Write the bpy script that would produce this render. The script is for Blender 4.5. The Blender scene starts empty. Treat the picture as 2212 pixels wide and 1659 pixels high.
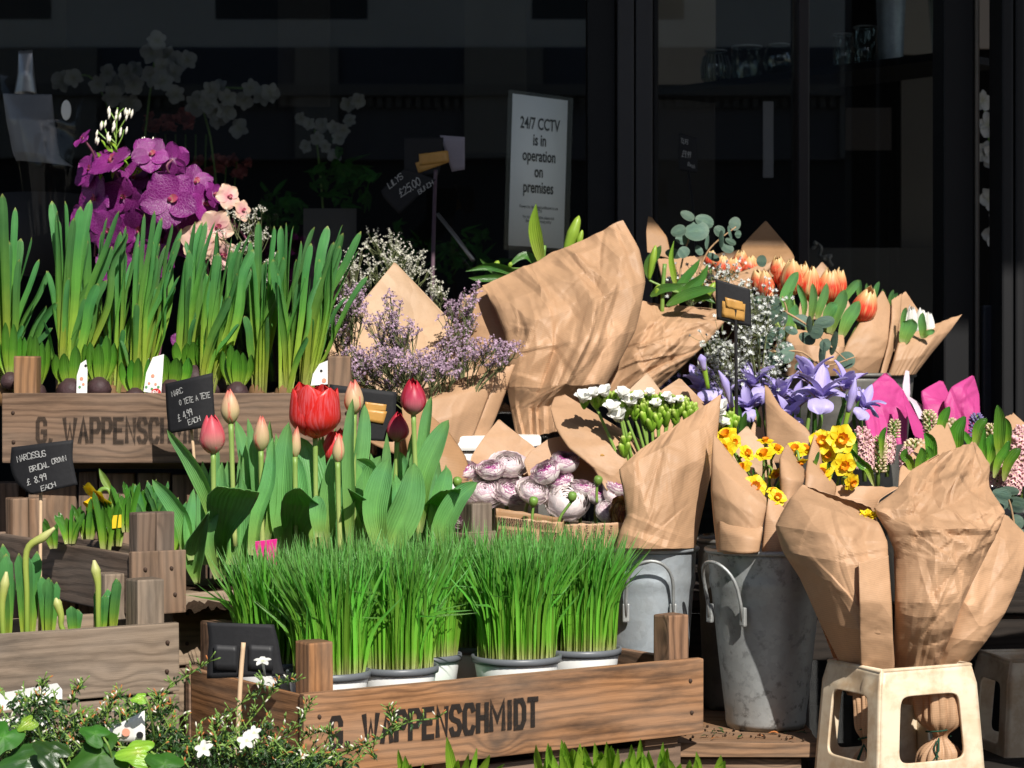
import bpy, bmesh, math, random
from mathutils import Vector, Matrix, noise
V = Vector
R = math.radians
rnd = random.Random(7)
sc = bpy.context.scene
COL = sc.collection

# ------------------------------------------------------------------ camera
CH, FD, CX, CY = 1.10, 4718.0, 1106.0, 829.5     # camera height, focal length and centre in the photo's viewing units
cam_d = bpy.data.cameras.new('camera')
cam_d.sensor_width = 36.0
cam_d.lens = 36.0 * FD / 2212.0
cam_d.clip_end = 200
cam_d.dof.use_dof = True
cam_d.dof.focus_distance = 2.66
cam_d.dof.aperture_fstop = 16.0
cam = bpy.data.objects.new('camera', cam_d)
cam.location = (0, 0, CH)
cam.rotation_euler = (R(90), 0, 0)
COL.objects.link(cam)
sc.camera = cam

# ------------------------------------------------------------------ light
SUN_AZ, SUN_EL = R(20), R(41)
SDIR = V((math.sin(SUN_AZ) * math.cos(SUN_EL), -math.cos(SUN_AZ) * math.cos(SUN_EL), math.sin(SUN_EL)))
w = bpy.data.worlds.new('World')
sc.world = w
w.use_nodes = True
wn = w.node_tree
sky = wn.nodes.new('ShaderNodeTexSky')
sky.sky_type = 'NISHITA'
sky.sun_disc = False
sky.sun_elevation = SUN_EL
sky.sun_rotation = math.atan2(SDIR.x, SDIR.y)
bg = wn.nodes['Background']
bg.inputs['Strength'].default_value = 0.075
wn.links.new(sky.outputs[0], bg.inputs['Color'])
sun_d = bpy.data.lights.new('sun', 'SUN')
sun_d.energy = 5.0
sun_d.angle = R(0.5)
sun_d.color = (1.0, 0.955, 0.88)
sun = bpy.data.objects.new('sun', sun_d)
sun.rotation_euler = SDIR.to_track_quat('Z', 'Y').to_euler()
sun.location = SDIR * 20
COL.objects.link(sun)
sc.view_settings.view_transform = 'Standard'
sc.view_settings.look = 'None'
sc.view_settings.exposure = 0.38
sc.view_settings.gamma = 1.0
sc.view_settings.use_curve_mapping = False
sc.cycles.use_denoising = True
sc.cycles.max_bounces = 8
sc.cycles.transparent_max_bounces = 16
sc.cycles.caustics_reflective = False
sc.cycles.caustics_refractive = False

# ------------------------------------------------------------------ helpers
def P(x, y, Y):
    return V(((x - CX) / FD * Y, Y, CH - (y - CY) / FD * Y))

def lerp(a, b, t):
    return a + (b - a) * t

def catmull(pts, n):
    if len(pts) == 2:
        return [pts[0].lerp(pts[1], i / n) for i in range(n + 1)]
    q = [pts[0] * 2 - pts[1]] + list(pts) + [pts[-1] * 2 - pts[-2]]
    m = len(pts) - 1
    out = []
    for i in range(n + 1):
        s = i / n * m
        k = min(int(s), m - 1)
        t = s - k
        a, b, c, d = q[k], q[k + 1], q[k + 2], q[k + 3]
        out.append(0.5 * ((2 * b) + (c - a) * t + (2 * a - 5 * b + 4 * c - d) * t * t + (3 * b - a - 3 * c + d) * t ** 3))
    return out

def cat1(vals, t):
    m = len(vals) - 1
    s = t * m
    k = min(int(s), m - 1)
    return lerp(vals[k], vals[k + 1], s - k)

ORIGIN = {}

class MB:
    """collects surfaces of one mesh; c = (along, across, random, extra) per vertex"""
    def __init__(s):
        s.v, s.f, s.c, s.uv, s.mi, s.sharp = [], [], [], [], [], False
        s.m = 0
    def add(s, p, c=(0, 0, 0, 0), uv=None):
        s.v.append(p)
        s.c.append(c)
        s.uv.append(uv if uv else (c[0], c[1]))
        return len(s.v) - 1
    def face(s, *ix):
        s.f.append(ix)
        s.mi.append(s.m)
    def grid(s, rows, cols, fn, wrap=False):
        b = len(s.v)
        for i in range(rows + 1):
            for j in range(cols + (0 if wrap else 1)):
                r = fn(i / rows, j / cols)
                s.add(*r)
        n = cols if wrap else cols + 1
        for i in range(rows):
            for j in range(cols):
                j2 = (j + 1) % n if wrap else j + 1
                s.face(b + i * n + j, b + i * n + j2, b + (i + 1) * n + j2, b + (i + 1) * n + j)
    def tube(s, pts, rad, n=6, c=None, cap=True, r=0.5):
        L = len(pts)
        if not callable(rad):
            if isinstance(rad, (list, tuple)):
                rl = list(rad)
                rad = lambda t: cat1(rl, t)
            else:
                r0 = rad
                rad = lambda t: r0
        base = len(s.v)
        up = V((0.31, 0.17, 0.93))
        for i, p in enumerate(pts):
            t = (pts[min(i + 1, L - 1)] - pts[max(i - 1, 0)]).normalized()
            a = t.cross(up)
            if a.length < 1e-3:
                a = t.cross(V((1, 0, 0)))
            a.normalize()
            b = t.cross(a)
            up = a.cross(t)
            k = i / max(1, L - 1)
            for j in range(n):
                an = 2 * math.pi * j / n
                s.add(p + (a * math.cos(an) + b * math.sin(an)) * rad(k), (k, j / n, r, 0), (k, j / n))
        for i in range(L - 1):
            for j in range(n):
                s.face(base + i * n + j, base + i * n + (j + 1) % n, base + (i + 1) * n + (j + 1) % n, base + (i + 1) * n + j)
        if cap:
            s.face(*[base + j for j in range(n)][::-1])
            s.face(*[base + (L - 1) * n + j for j in range(n)])
    def lathe(s, o, prof, n=32, axis=V((0, 0, 1)), r=0.5, sq=1.0):
        ax = axis.normalized()
        a = ax.cross(V((0, 1, 0.01))).normalized()
        b = ax.cross(a)
        m = len(prof) - 1
        s.grid(m, n, lambda i, j: (o + ax * prof[round(i * m)][1] + (a * math.cos(2 * math.pi * j) + b * math.sin(2 * math.pi * j) * sq) * prof[round(i * m)][0],
                                   (i, j, r, 0), (j * 0.4, prof[round(i * m)][1])), wrap=True)
    def ball(s, o, rx, ry=None, rz=None, n=8, axis=None, r=0.5):
        ry = ry or rx
        rz = rz or rx
        M = axis.to_track_quat('Z', 'Y').to_matrix() if axis is not None else Matrix.Identity(3)
        s.grid(max(4, n // 2 + 1), n, lambda i, j: (o + M @ V((rx * math.sin(math.pi * (0.02 + 0.96 * i)) * math.cos(2 * math.pi * j), ry * math.sin(math.pi * (0.02 + 0.96 * i)) * math.sin(2 * math.pi * j),
                                                        -rz * math.cos(math.pi * (0.02 + 0.96 * i)))), (i, j, r, 0)), wrap=True)
    def box(s, o, ax, ay, az, dx, dy, dz, bev=0.0015, grain=None, jit=0.0):
        """box from corner o along unit axes, bevelled; uv u runs along the longest side"""
        bm = bmesh.new()
        c = {}
        for i in (0, 1):
            for j in (0, 1):
                for k in (0, 1):
                    c[i, j, k] = bm.verts.new((i * dx + rnd.uniform(-jit, jit), j * dy + rnd.uniform(-jit, jit), k * dz + rnd.uniform(-jit, jit)))
        for q in (((0,0,0),(0,1,0),(1,1,0),(1,0,0)), ((0,0,1),(1,0,1),(1,1,1),(0,1,1)), ((0,0,0),(1,0,0),(1,0,1),(0,0,1)),
                  ((0,1,0),(0,1,1),(1,1,1),(1,1,0)), ((0,0,0),(0,0,1),(0,1,1),(0,1,0)), ((1,0,0),(1,1,0),(1,1,1),(1,0,1))):
            bm.faces.new([c[t] for t in q])
        if bev:
            bmesh.ops.bevel(bm, geom=list(bm.edges), offset=bev, segments=2, profile=0.6, affect='EDGES')
        bm.normal_update()
        D = (dx, dy, dz)
        g = grain if grain is not None else D.index(max(D))
        o1, o2 = [k for k in range(3) if k != g]
        ru, rv = rnd.random() * 9, rnd.random() * 9
        for f in bm.faces:
            n = f.normal
            ix = []
            for vv in f.verts:
                q = vv.co
                if abs(n[g]) > 0.7:
                    uv = (q[o1] * 0.3 + ru, q[o2] + rv)
                else:
                    k = o1 if abs(n[o2]) > abs(n[o1]) else o2
                    uv = (q[g] + ru, q[k] + rv + (0.37 if k == o1 else 0))
                ix.append(s.add(o + ax * q.x + ay * q.y + az * q.z, (q[g] / max(D[g], 1e-6), 0.5, ru / 9, 1.0 if abs(n[g]) > 0.7 else 0.0), uv))
            s.face(*ix)
        bm.free()
    def build(s, name, mats, parent=None, solid=0.0, smooth=True, loc=None):
        me = bpy.data.meshes.new(name)
        if parent is not None:
            o0 = ORIGIN[parent.name]
        else:
            if loc is None:
                n = max(1, len(s.v))
                loc = V((sum(p.x for p in s.v) / n, sum(p.y for p in s.v) / n, min(p.z for p in s.v)))
            o0 = loc.copy()
        me.from_pydata([tuple(p - o0) for p in s.v], [], s.f)
        at = me.attributes.new('c', 'FLOAT_COLOR', 'POINT')
        at.data.foreach_set('color', [x for c in s.c for x in c])
        ul = me.uv_layers.new(name='UVMap')
        flat = []
        for f in s.f:
            for i in f:
                flat.extend(s.uv[i])
        ul.data.foreach_set('uv', flat)
        if smooth:
            me.polygons.foreach_set('use_smooth', [True] * len(me.polygons))
        for m in (mats if isinstance(mats, (list, tuple)) else [mats]):
            me.materials.append(m)
        if any(s.mi):
            me.polygons.foreach_set('material_index', s.mi)
        me.update()
        ob = bpy.data.objects.new(name, me)
        COL.objects.link(ob)
        if parent is not None:
            ob.parent = parent
        else:
            ob.location = o0
        ORIGIN[ob.name] = o0
        if solid:
            md = ob.modifiers.new('thickness', 'SOLIDIFY')
            md.thickness = solid
            md.offset = 0
        return ob

def thing(name, label, cat, loc, group=None):
    o = bpy.data.objects.new(name, None)
    o.empty_display_size = 0.02
    COL.objects.link(o)
    o.location = loc
    ORIGIN[o.name] = V(loc)
    return tag(o, label, cat, group)

def tag(o, label=None, cat=None, group=None, kind=None):
    if label: o['label'] = label
    if cat: o['category'] = cat
    if group: o['group'] = group
    if kind: o['kind'] = kind
    return o

# ------------------------------------------------------------------ materials
class NT:
    def __init__(s, name):
        s.mat = bpy.data.materials.new(name)
        s.mat.use_nodes = True
        s.t = s.mat.node_tree
        s.t.nodes.clear()
        s.out = s.t.nodes.new('ShaderNodeOutputMaterial')
    def n(s, ty, props=None, **inp):
        nd = s.t.nodes.new('ShaderNode' + ty)
        for k, v in (props or {}).items():
            setattr(nd, k, v)
        for k, v in inp.items():
            k = k.replace('_', ' ')
            key = int(k[1:]) if k[0] == 'i' and k[1:].isdigit() else k
            s.set(nd.inputs[key], v)
        return nd
    def set(s, sock, v):
        if isinstance(v, bpy.types.NodeSocket):
            s.t.links.new(v, sock)
        elif isinstance(v, bpy.types.Node):
            s.t.links.new(v.outputs[0], sock)
        else:
            if isinstance(v, (tuple, list)) and len(v) == 3 and sock.type == 'RGBA':
                v = (*v, 1)
            sock.default_value = v
    def math(s, op, a, b=0.5, clamp=False):
        nd = s.n('Math', {'operation': op, 'use_clamp': clamp})
        s.set(nd.inputs[0], a)
        s.set(nd.inputs[1], b)
        return nd.outputs[0]
    def mix(s, fac, a, b, mode='MIX'):
        nd = s.n('Mix', {'data_type': 'RGBA', 'blend_type': mode})
        s.set(nd.inputs[0], fac)
        s.set(nd.inputs[6], a)
        s.set(nd.inputs[7], b)
        return nd.outputs[2]
    def ramp(s, fac, stops, interp='LINEAR'):
        nd = s.n('ValToRGB')
        cr = nd.color_ramp
        cr.interpolation = interp
        while len(cr.elements) > 1:
            cr.elements.remove(cr.elements[-1])
        for i, (p, c) in enumerate(stops):
            e = cr.elements[0] if i == 0 else cr.elements.new(p)
            e.position = p
            if not isinstance(c, (tuple, list)):
                c = (c, c, c)
            e.color = (*c[:3], 1)
        s.set(nd.inputs[0], fac)
        return nd.outputs[0]
    def attr(s):
        a = s.n('Attribute', {'attribute_name': 'c'})
        sp = s.n('SeparateColor', Color=a.outputs['Color'])
        return sp.outputs[0], sp.outputs[1], sp.outputs[2], a.outputs['Alpha']
    def noise(s, scale, detail=4, vec=None, rough=0.5, dist=0.0):
        nd = s.n('TexNoise', Scale=scale, Detail=detail, Roughness=rough, Distortion=dist)
        if vec is not None:
            s.set(nd.inputs['Vector'], vec)
        return nd.outputs[0]
    def obj(s):
        return s.n('TexCoord').outputs['Object']
    def uv(s):
        return s.n('TexCoord').outputs['UV']
    def vmul(s, vec, xyz):
        nd = s.n('VectorMath', {'operation': 'MULTIPLY'})
        s.set(nd.inputs[0], vec)
        nd.inputs[1].default_value = xyz
        return nd.outputs[0]
    def bump(s, h, strength=0.3, dist=0.002, nrm=None):
        nd = s.n('Bump', Strength=strength, Distance=dist, Height=h)
        if nrm is not None:
            s.set(nd.inputs['Normal'], nrm)
        return nd.outputs[0]
    def surf(s, col, rough=0.5, spec=0.4, metal=0.0, nrm=None, transl=0.0, tcol=None, alpha=None, sheen=0.0):
        b = s.n('BsdfPrincipled')
        s.set(b.inputs['Base Color'], col)
        s.set(b.inputs['Roughness'], rough)
        s.set(b.inputs['Metallic'], metal)
        s.set(b.inputs['Specular IOR Level'], spec)
        if sheen:
            b.inputs['Sheen Weight'].default_value = sheen
        if nrm is not None:
            s.set(b.inputs['Normal'], nrm)
        if alpha is not None:
            s.set(b.inputs['Alpha'], alpha)
        sh = b.outputs[0]
        if transl:
            t = s.n('BsdfTranslucent')
            s.set(t.inputs[0], tcol if tcol is not None else col)
            if nrm is not None:
                s.set(t.inputs['Normal'], nrm)
            mx = s.n('MixShader')
            s.set(mx.inputs[0], transl)
            s.t.links.new(sh, mx.inputs[1])
            s.t.links.new(t.outputs[0], mx.inputs[2])
            sh = mx.outputs[0]
        s.t.links.new(sh, s.out.inputs[0])
        return s.mat

def leafmat(name, stops, transl=0.3, rough=0.42, spec=0.45, vary=0.35, veins=40, hue=0.02, blotch=0.25):
    m = NT(name)
    a, b, r, x = m.attr()
    col = m.ramp(a, stops)
    nz = m.noise(45, 3, m.obj())
    col = m.mix(m.math('MULTIPLY', m.ramp(nz, [(0.35, 0.0), (0.7, 1.0)]), blotch), col, tuple(c * 0.55 for c in stops[len(stops) // 2][1]))
    h = m.n('HueSaturation', Hue=m.math('ADD', m.math('MULTIPLY', r, hue), 0.5 - hue / 2), Saturation=1.0,
            Value=m.math('ADD', m.math('MULTIPLY', r, vary), 1 - vary / 2), Color=col)
    col = h.outputs[0]
    st = m.math('SINE', m.math('MULTIPLY', b, veins * 2.0))
    fs = m.noise(1.0, 3, m.n('CombineXYZ', X=m.math('MULTIPLY', a, 2.5), Y=m.math('MULTIPLY', b, veins * 0.9), Z=m.math('MULTIPLY', r, 50)).outputs[0])
    col = m.mix(m.math('MULTIPLY', m.ramp(fs, [(0.35, 1), (0.62, 0)]), 0.28), col, m.mix(1.0, col, (0.5, 0.55, 0.5), 'MULTIPLY'))
    rib = m.math('MULTIPLY', m.ramp(m.math('ABSOLUTE', m.math('SUBTRACT', b, 0.5)), [(0.0, 1), (0.06, 0)]), 0.35)
    col = m.mix(rib, col, m.mix(1.0, col, (1.5, 1.45, 1.3), 'MULTIPLY'))
    nrm = m.bump(m.math('ADD', m.math('MULTIPLY', fs, 3.0), m.math('ADD', st, m.math('MULTIPLY', nz, 2.0))), 0.4, 0.0006)
    tc = m.mix(1.0, col, (1.25, 1.35, 0.55), 'MULTIPLY')
    return m.surf(col, rough, spec, nrm=nrm, transl=transl, tcol=tc)

def petalmat(name, stops, edge=None, edge_w=0.3, transl=0.25, rough=0.45, vary=0.2, streak=0.3, streak_col=None, tip=None):
    """stops run from the petal's foot to its tip; edge colours the two rims"""
    m = NT(name)
    a, b, r, x = m.attr()
    col = m.ramp(a, stops)
    uvn = m.n('CombineXYZ', X=m.math('MULTIPLY', a, 3.0), Y=m.math('MULTIPLY', b, 26.0), Z=m.math('MULTIPLY', r, 40))
    st = m.noise(1.0, 3, uvn.outputs[0])
    if streak_col:
        col = m.mix(m.math('MULTIPLY', m.ramp(st, [(0.45, 0), (0.62, 1)]), streak), col, streak_col)
    else:
        col = m.mix(m.math('MULTIPLY', m.ramp(st, [(0.35, 0), (0.7, 1)]), streak), col, m.mix(1.0, col, (0.6, 0.55, 0.6), 'MULTIPLY'))
    if edge:
        e = m.math('ABSOLUTE', m.math('SUBTRACT', b, 0.5))
        e = m.math('MULTIPLY', e, 2.0)
        e = m.math('ADD', e, m.math('MULTIPLY', m.math('SUBTRACT', st, 0.5), 0.5))
        col = m.mix(m.ramp(e, [(1 - edge_w, 0.0), (1.0, 1.0)]), col, edge)
    h = m.n('HueSaturation', Value=m.math('ADD', m.math('MULTIPLY', r, vary), 1 - vary / 2), Color=col)
    col = h.outputs[0]
    nrm = m.bump(st, 0.25, 0.0006)
    return m.surf(col, rough, 0.35, nrm=nrm, transl=transl, tcol=col)

def woodmat(name, dark, light, knot=(0.05, 0.03, 0.02), grey=0.0, stain=0.5):
    m = NT(name)
    a, b, r, endg = m.attr()
    uv = m.uv()
    warp = m.noise(4.0, 4, m.vmul(uv, (1.0, 4.0, 1.0)))
    cxyz = m.n('SeparateXYZ', Vector=uv)
    # knots pull the grain lines round them
    kv = m.n('TexVoronoi', {'feature': 'F1'}, Scale=1.0, Randomness=0.9)
    m.set(kv.inputs['Vector'], m.vmul(uv, (7.0, 13.0, 1.0)))
    kd = kv.outputs['Distance']
    pull = m.ramp(kd, [(0.0, 1.0), (0.32, 0.0)], 'EASE')
    yy = m.math('ADD', m.math('ADD', m.math('MULTIPLY', cxyz.outputs[1], 640.0), m.math('MULTIPLY', warp, 24.0)), m.math('MULTIPLY', pull, 16.0))
    rings = m.math('ADD', m.math('MULTIPLY', m.math('SINE', yy), 0.5), 0.5)
    rings = m.math('POWER', rings, 2.0)
    fine = m.noise(1.0, 5, m.vmul(uv, (14.0, 900.0, 1.0)), 0.65)
    big = m.noise(6.0, 4, m.vmul(uv, (1.0, 3.5, 1.0)))
    f = m.math('ADD', m.math('MULTIPLY', rings, m.math('MULTIPLY', warp, 0.62)), m.math('MULTIPLY', fine, 0.62))
    col = m.ramp(f, [(0.15, light), (0.5, tuple(lerp(l, d, 0.45) for l, d in zip(light, dark))), (0.95, dark)])
    col = m.mix(m.ramp(m.math('ADD', kd, m.math('MULTIPLY', fine, 0.05)), [(0.07, 1.0), (0.14, 0.0)]), col, knot)
    st = m.ramp(m.noise(4.0, 5, m.vmul(uv, (1.5, 8.0, 1.0)), 0.65), [(0.47, 0.0), (0.66, 1.0)])
    col = m.mix(m.math('MULTIPLY', st, stain), col, tuple(d * 0.35 for d in dark))
    if grey:
        col = m.mix(m.math('MULTIPLY', m.ramp(big, [(0.35, 0.0), (0.65, 1.0)]), grey), col, (0.31, 0.262, 0.215))
    h = m.n('HueSaturation', Saturation=m.math('ADD', m.math('MULTIPLY', r, 0.3), 0.85), Value=m.math('ADD', m.math('MULTIPLY', r, 0.4), 0.8), Color=col)
    col = m.mix(m.math('MULTIPLY', endg, 0.35), h.outputs[0], tuple(d * 0.8 for d in dark))
    nrm = m.bump(m.math('SUBTRACT', m.math('MULTIPLY', big, 0.3), f), 0.55, 0.0012)
    return m.surf(col, 0.78, 0.2, nrm=nrm)

def papermat(name, col, rib=0.5, transl=0.2, rough=0.55, crush=0.3):
    """kraft paper: fine ribs, mottling, and sharp creases (cell borders of stretched, warped cells)"""
    m = NT(name)
    uv = m.uv()
    rot = m.n('VectorRotate', {'rotation_type': 'Z_AXIS'}, Vector=uv, Angle=0.12)
    wv = m.n('TexWave', {'bands_direction': 'Y'}, Scale=135.0, Distortion=0.6, Detail=1.0)
    m.set(wv.inputs['Vector'], rot.outputs[0])
    ob = m.obj()
    fib = m.noise(170, 4, ob, 0.7)
    mott = m.noise(9, 4, ob)
    wn_ = m.n('TexNoise', Scale=14.0, Detail=2.0)
    m.set(wn_.inputs['Vector'], uv)
    wuv = m.n('MixRGB', Fac=0.045, Color1=uv, Color2=wn_.outputs[1]).outputs[0]
    def cells(scale, sx, sy, ang):
        r2 = m.n('VectorRotate', {'rotation_type': 'Z_AXIS'}, Vector=wuv, Angle=ang)
        v = m.n('TexVoronoi', {'feature': 'F1', 'voronoi_dimensions': '2D'}, Scale=scale)
        m.set(v.inputs['Vector'], m.vmul(r2.outputs[0], (sx, sy, 1)))
        return v.outputs['Distance']
    c1, c2, c3 = cells(17, 1.0, 0.55, 0.3), cells(30, 0.8, 0.5, -0.5), cells(75, 1.0, 0.7, 0.9)
    mk = m.ramp(m.noise(13, 3, m.vmul(uv, (1, .8, 1))), [(0.42, 0.06), (0.62, 1.0)])
    crs = m.math('ADD', m.math('ADD', m.math('MULTIPLY', c1, 1.0), m.math('MULTIPLY', m.math('MULTIPLY', c2, mk), 0.45)), m.math('MULTIPLY', m.math('MULTIPLY', c3, mk), 0.05))
    cc = m.mix(m.ramp(mott, [(0.35, 0), (0.7, 1)]), tuple(x * 1.05 for x in col), tuple(x * 0.84 for x in col))
    cc = m.mix(m.math('MULTIPLY', wv.outputs[1], 0.40 * rib), cc, tuple(x * 0.42 for x in col))
    cc = m.mix(m.math('MULTIPLY', m.ramp(fib, [(0.5, 0), (0.75, 1)]), 0.25), cc, tuple(x * 0.6 for x in col))
    cc = m.mix(m.math('MULTIPLY', m.ramp(m.math('MULTIPLY', c1, mk), [(0.34, 0), (0.5, 1)]), 0.30 * crush), cc, tuple(min(.85, x * 1.35 + .03) for x in col))
    n0 = m.bump(crs, 1.0, 0.015 * crush)
    nrm = m.bump(m.math('ADD', m.math('MULTIPLY', wv.outputs[1], 0.4 * rib), fib), 0.3, 0.0006, n0)
    tc = m.mix(1.0, cc, (1.0, 0.66, 0.38), 'MULTIPLY')
    return m.surf(cc, rough, 0.4, nrm=nrm, transl=transl, tcol=tc)

def plain(name, col, rough=0.5, spec=0.4, metal=0.0, nscale=30, namt=0.3, bump=0.0, transl=0.0):
    m = NT(name)
    nz = m.noise(nscale, 4, m.obj(), 0.6)
    c = m.mix(m.math('MULTIPLY', m.ramp(nz, [(0.3, 0), (0.7, 1)]), namt), col, tuple(x * 0.5 for x in col))
    nrm = m.bump(nz, bump, 0.003) if bump else None
    return m.surf(c, rough, spec, metal, nrm, transl)

def glassmat(name, strength=1.5, tint=(0.93, 0.95, 0.95), rough=0.0):
    m = NT(name)
    lw = m.n('LayerWeight', Blend=0.5)
    fr = m.math('ADD', m.math('MULTIPLY', m.math('POWER', lw.outputs['Facing'], 5.0), 0.96), 0.042)
    tr = m.n('BsdfTransparent', Color=tint)
    gl = m.n('BsdfGlossy', Color=(1, 1, 1), Roughness=rough)
    mx = m.n('MixShader')
    m.set(mx.inputs[0], m.math('MULTIPLY', fr, strength, True))
    m.t.links.new(tr.outputs[0], mx.inputs[1])
    m.t.links.new(gl.outputs[0], mx.inputs[2])
    m.t.links.new(mx.outputs[0], m.out.inputs[0])
    return m.mat

MT = {}
MT['wood_warm'] = woodmat('wood_warm', (0.060, 0.028, 0.015), (0.35, 0.18, 0.090), grey=0.22, stain=0.7)
MT['wood_mid'] = woodmat('wood_mid', (0.062, 0.033, 0.019), (0.28, 0.16, 0.09), grey=0.2, stain=0.55)
MT['wood_grey'] = woodmat('wood_grey', (0.075, 0.050, 0.034), (0.285, 0.21, 0.148), grey=0.35, stain=0.6)
MT['wood_brown'] = woodmat('wood_brown', (0.055, 0.034, 0.023), (0.225, 0.142, 0.094), grey=0.3, stain=0.5)
MT['kraft'] = papermat('kraft_paper', (0.56, 0.34, 0.195))
MT['kraft_crushed'] = papermat('crushed_kraft_paper', (0.56, 0.34, 0.195), crush=1.0)
MT['kraft_worn'] = papermat('worn_kraft_paper', (0.56, 0.34, 0.195), crush=0.6)
MT['kraft_pale'] = papermat('pale_kraft_paper', (0.60, 0.40, 0.245), rib=0.3)
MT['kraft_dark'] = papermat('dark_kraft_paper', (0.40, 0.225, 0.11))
MT['pink_paper'] = papermat('pink_paper', (0.64, 0.072, 0.30), rib=0.4, transl=0.25, crush=0.6)
MT['pinkback_paper'] = papermat('white_paper', (0.72, 0.60, 0.70), rib=0.0, transl=0.2)
MT['tape'] = papermat('brown_tape', (0.58, 0.31, 0.08), rib=0.2, rough=0.4)
MT['black_card'] = plain('black_card', (0.012, 0.012, 0.014), 0.7, 0.3, nscale=200, namt=0.5, bump=0.1)
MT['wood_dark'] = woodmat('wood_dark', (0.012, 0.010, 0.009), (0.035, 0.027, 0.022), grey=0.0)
MT['chalk'] = plain('chalk', (0.42, 0.42, 0.41), 0.9, 0.1, nscale=600, namt=0.6)
MT['stick_pale'] = plain('pale_stick', (0.62, 0.43, 0.27), 0.6, 0.3, nscale=60, namt=0.3)
MT['stick_black'] = plain('black_stick', (0.012, 0.011, 0.012), 0.5, 0.4)
MT['stick_purple'] = plain('purple_stick', (0.11, 0.07, 0.09), 0.5, 0.4)
MT['black_frame'] = plain('black_frame', (0.008, 0.008, 0.009), 0.5, 0.25, nscale=12, namt=0.4)
MT['dark'] = plain('dark_paint', (0.020, 0.020, 0.022), 0.7, 0.2)
MT['glass'] = glassmat('window_glass', 1.6, (0.86, 0.88, 0.88))
MT['bud_white'] = plain('white_bud', (0.76, 0.72, 0.62), 0.5, 0.3)
MT['white'] = plain('white_paint', (0.78, 0.77, 0.74), 0.6, 0.3, nscale=20, namt=0.12)
MT['soil'] = plain('soil', (0.045, 0.028, 0.018), 0.9, 0.1, nscale=180, namt=0.8, bump=0.9)
# ------------------------------------------------------------------ leaf, petal, paper builders
CAMP = V((0, 0, CH))

def prof_strap(t):
    a = 0.62 + 0.38 * math.sin(min(t / 0.55, 1) * math.pi / 2)
    if t > 0.80:
        a *= max(0.0, 1 - ((t - 0.80) / 0.20) ** 2.6) ** .6 * 0.93 + 0.07
    return a
def prof_leaf(t):
    return max(0.015, ((1 - t) ** 0.62) * (0.32 + 1.35 * t ** 0.85) / 0.78)
def prof_grass(t):
    return max(0.03, (0.55 + 0.45 * min(1, t * 3)) * (1 - t ** 3.0))
def prof_oval(t):
    return max(0.03, math.sin(math.pi * min(1, max(0, 0.02 + 0.97 * t))) ** 0.55)
def prof_lance(t):
    return max(0.02, math.sin(math.pi * (0.06 + 0.93 * t ** 0.8)) ** 0.9)

def ribbon(M, pts, wid, prof=prof_strap, roll=0.0, fold=0.25, nv=12, nu=4, r=None, facing=None, twist=0.0, wav=0.0, amin=0.0):
    """a leaf blade along pts; roll turns it about its own midrib, fold bends its two halves forward"""
    r = rnd.random() if r is None else r
    ps = catmull(pts, nv)
    ph = rnd.random() * 6
    def fn(i, j):
        k = round(i * nv)
        p = ps[k]
        t = (ps[min(k + 1, nv)] - ps[max(k - 1, 0)])
        t = t.normalized() if t.length > 1e-9 else V((0, 0, 1))
        fc = (facing if facing is not None else (CAMP - p)).normalized()
        s = t.cross(fc)
        if s.length < 0.05:
            s = t.cross(V((1, 0, 0.2)))
        s.normalize()
        nn = s.cross(t)
        an = roll + twist * i
        s2 = s * math.cos(an) + nn * math.sin(an)
        n2 = nn * math.cos(an) - s * math.sin(an)
        wd = wid * prof(i) * 0.5
        b = j * 2 - 1
        off = s2 * (b * wd) + n2 * (fold * wd * (abs(b) ** 1.6))
        if wav:
            off += n2 * (wav * wd * b * math.sin(i * 9 + ph))
        return (p + off, (amin + (1 - amin) * i, j, r, 0))
    M.grid(nv, nu, fn)

def petal(M, base, axis, out, length, width, cup=0.3, curl=0.0, r=None, prof=prof_oval, nv=7, nu=4, ruff=0.0, w=0.0, side_cup=0.25):
    """a petal from base: starts along `out`, bends toward `axis` by cup (rad), tip rolls by curl"""
    r = rnd.random() if r is None else r
    axis = axis.normalized()
    out = out.normalized()
    side = axis.cross(out).normalized()
    out = side.cross(axis)
    ps, p, an = [base], base.copy(), 0.0
    for k in range(nv):
        t = (k + 0.5) / nv
        an = cup * (1 - 0.5 * t) + curl * t * t
        p = p + (out * math.cos(an) + axis * math.sin(an)) * (length / nv)
        ps.append(p)
    ph = r * 20
    def fn(i, j):
        k = round(i * nv)
        a0 = ps[max(k - 1, 0)]
        a1 = ps[min(k + 1, nv)]
        t = (a1 - a0).normalized()
        n = side.cross(t)
        if n.dot(axis) < 0: n = -n
        b = j * 2 - 1
        wd = width * 0.5 * prof(i)
        q = ps[k] + side * (b * wd) + n * (side_cup * wd * b * b)
        if ruff:
            q += n * (ruff * width * math.sin(b * 5 + ph) * i * abs(b)) + t * (ruff * width * 0.5 * math.sin(b * 9 + ph * 2) * i)
        return (q, (i, j, r, w))
    M.grid(nv, nu, fn)

def basis(ax):
    ax = ax.normalized()
    a = ax.cross(V((0.12, 0.1, 0.98)))
    if a.length < 0.05:
        a = ax.cross(V((1, 0, 0)))
    a.normalize()
    return a, ax.cross(a)

def ring(ax, an):
    a, b = basis(ax)
    return a * math.cos(an) + b * math.sin(an)

def crease(p, seed, f, a):
    q = p * f + V((seed * 3.7, seed * 1.3, seed * 2.1))
    return a * (abs(noise.noise(q)) + 0.5 * abs(noise.noise(q * 2.3 + V((5, 1, 2)))) + 0.25 * abs(noise.noise(q * 5.1)) - 0.45)

def hsh(i, j, k):
    x = math.sin(i * 127.1 + j * 311.7 + k * 74.7) * 43758.5453
    return x - math.floor(x)

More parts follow.
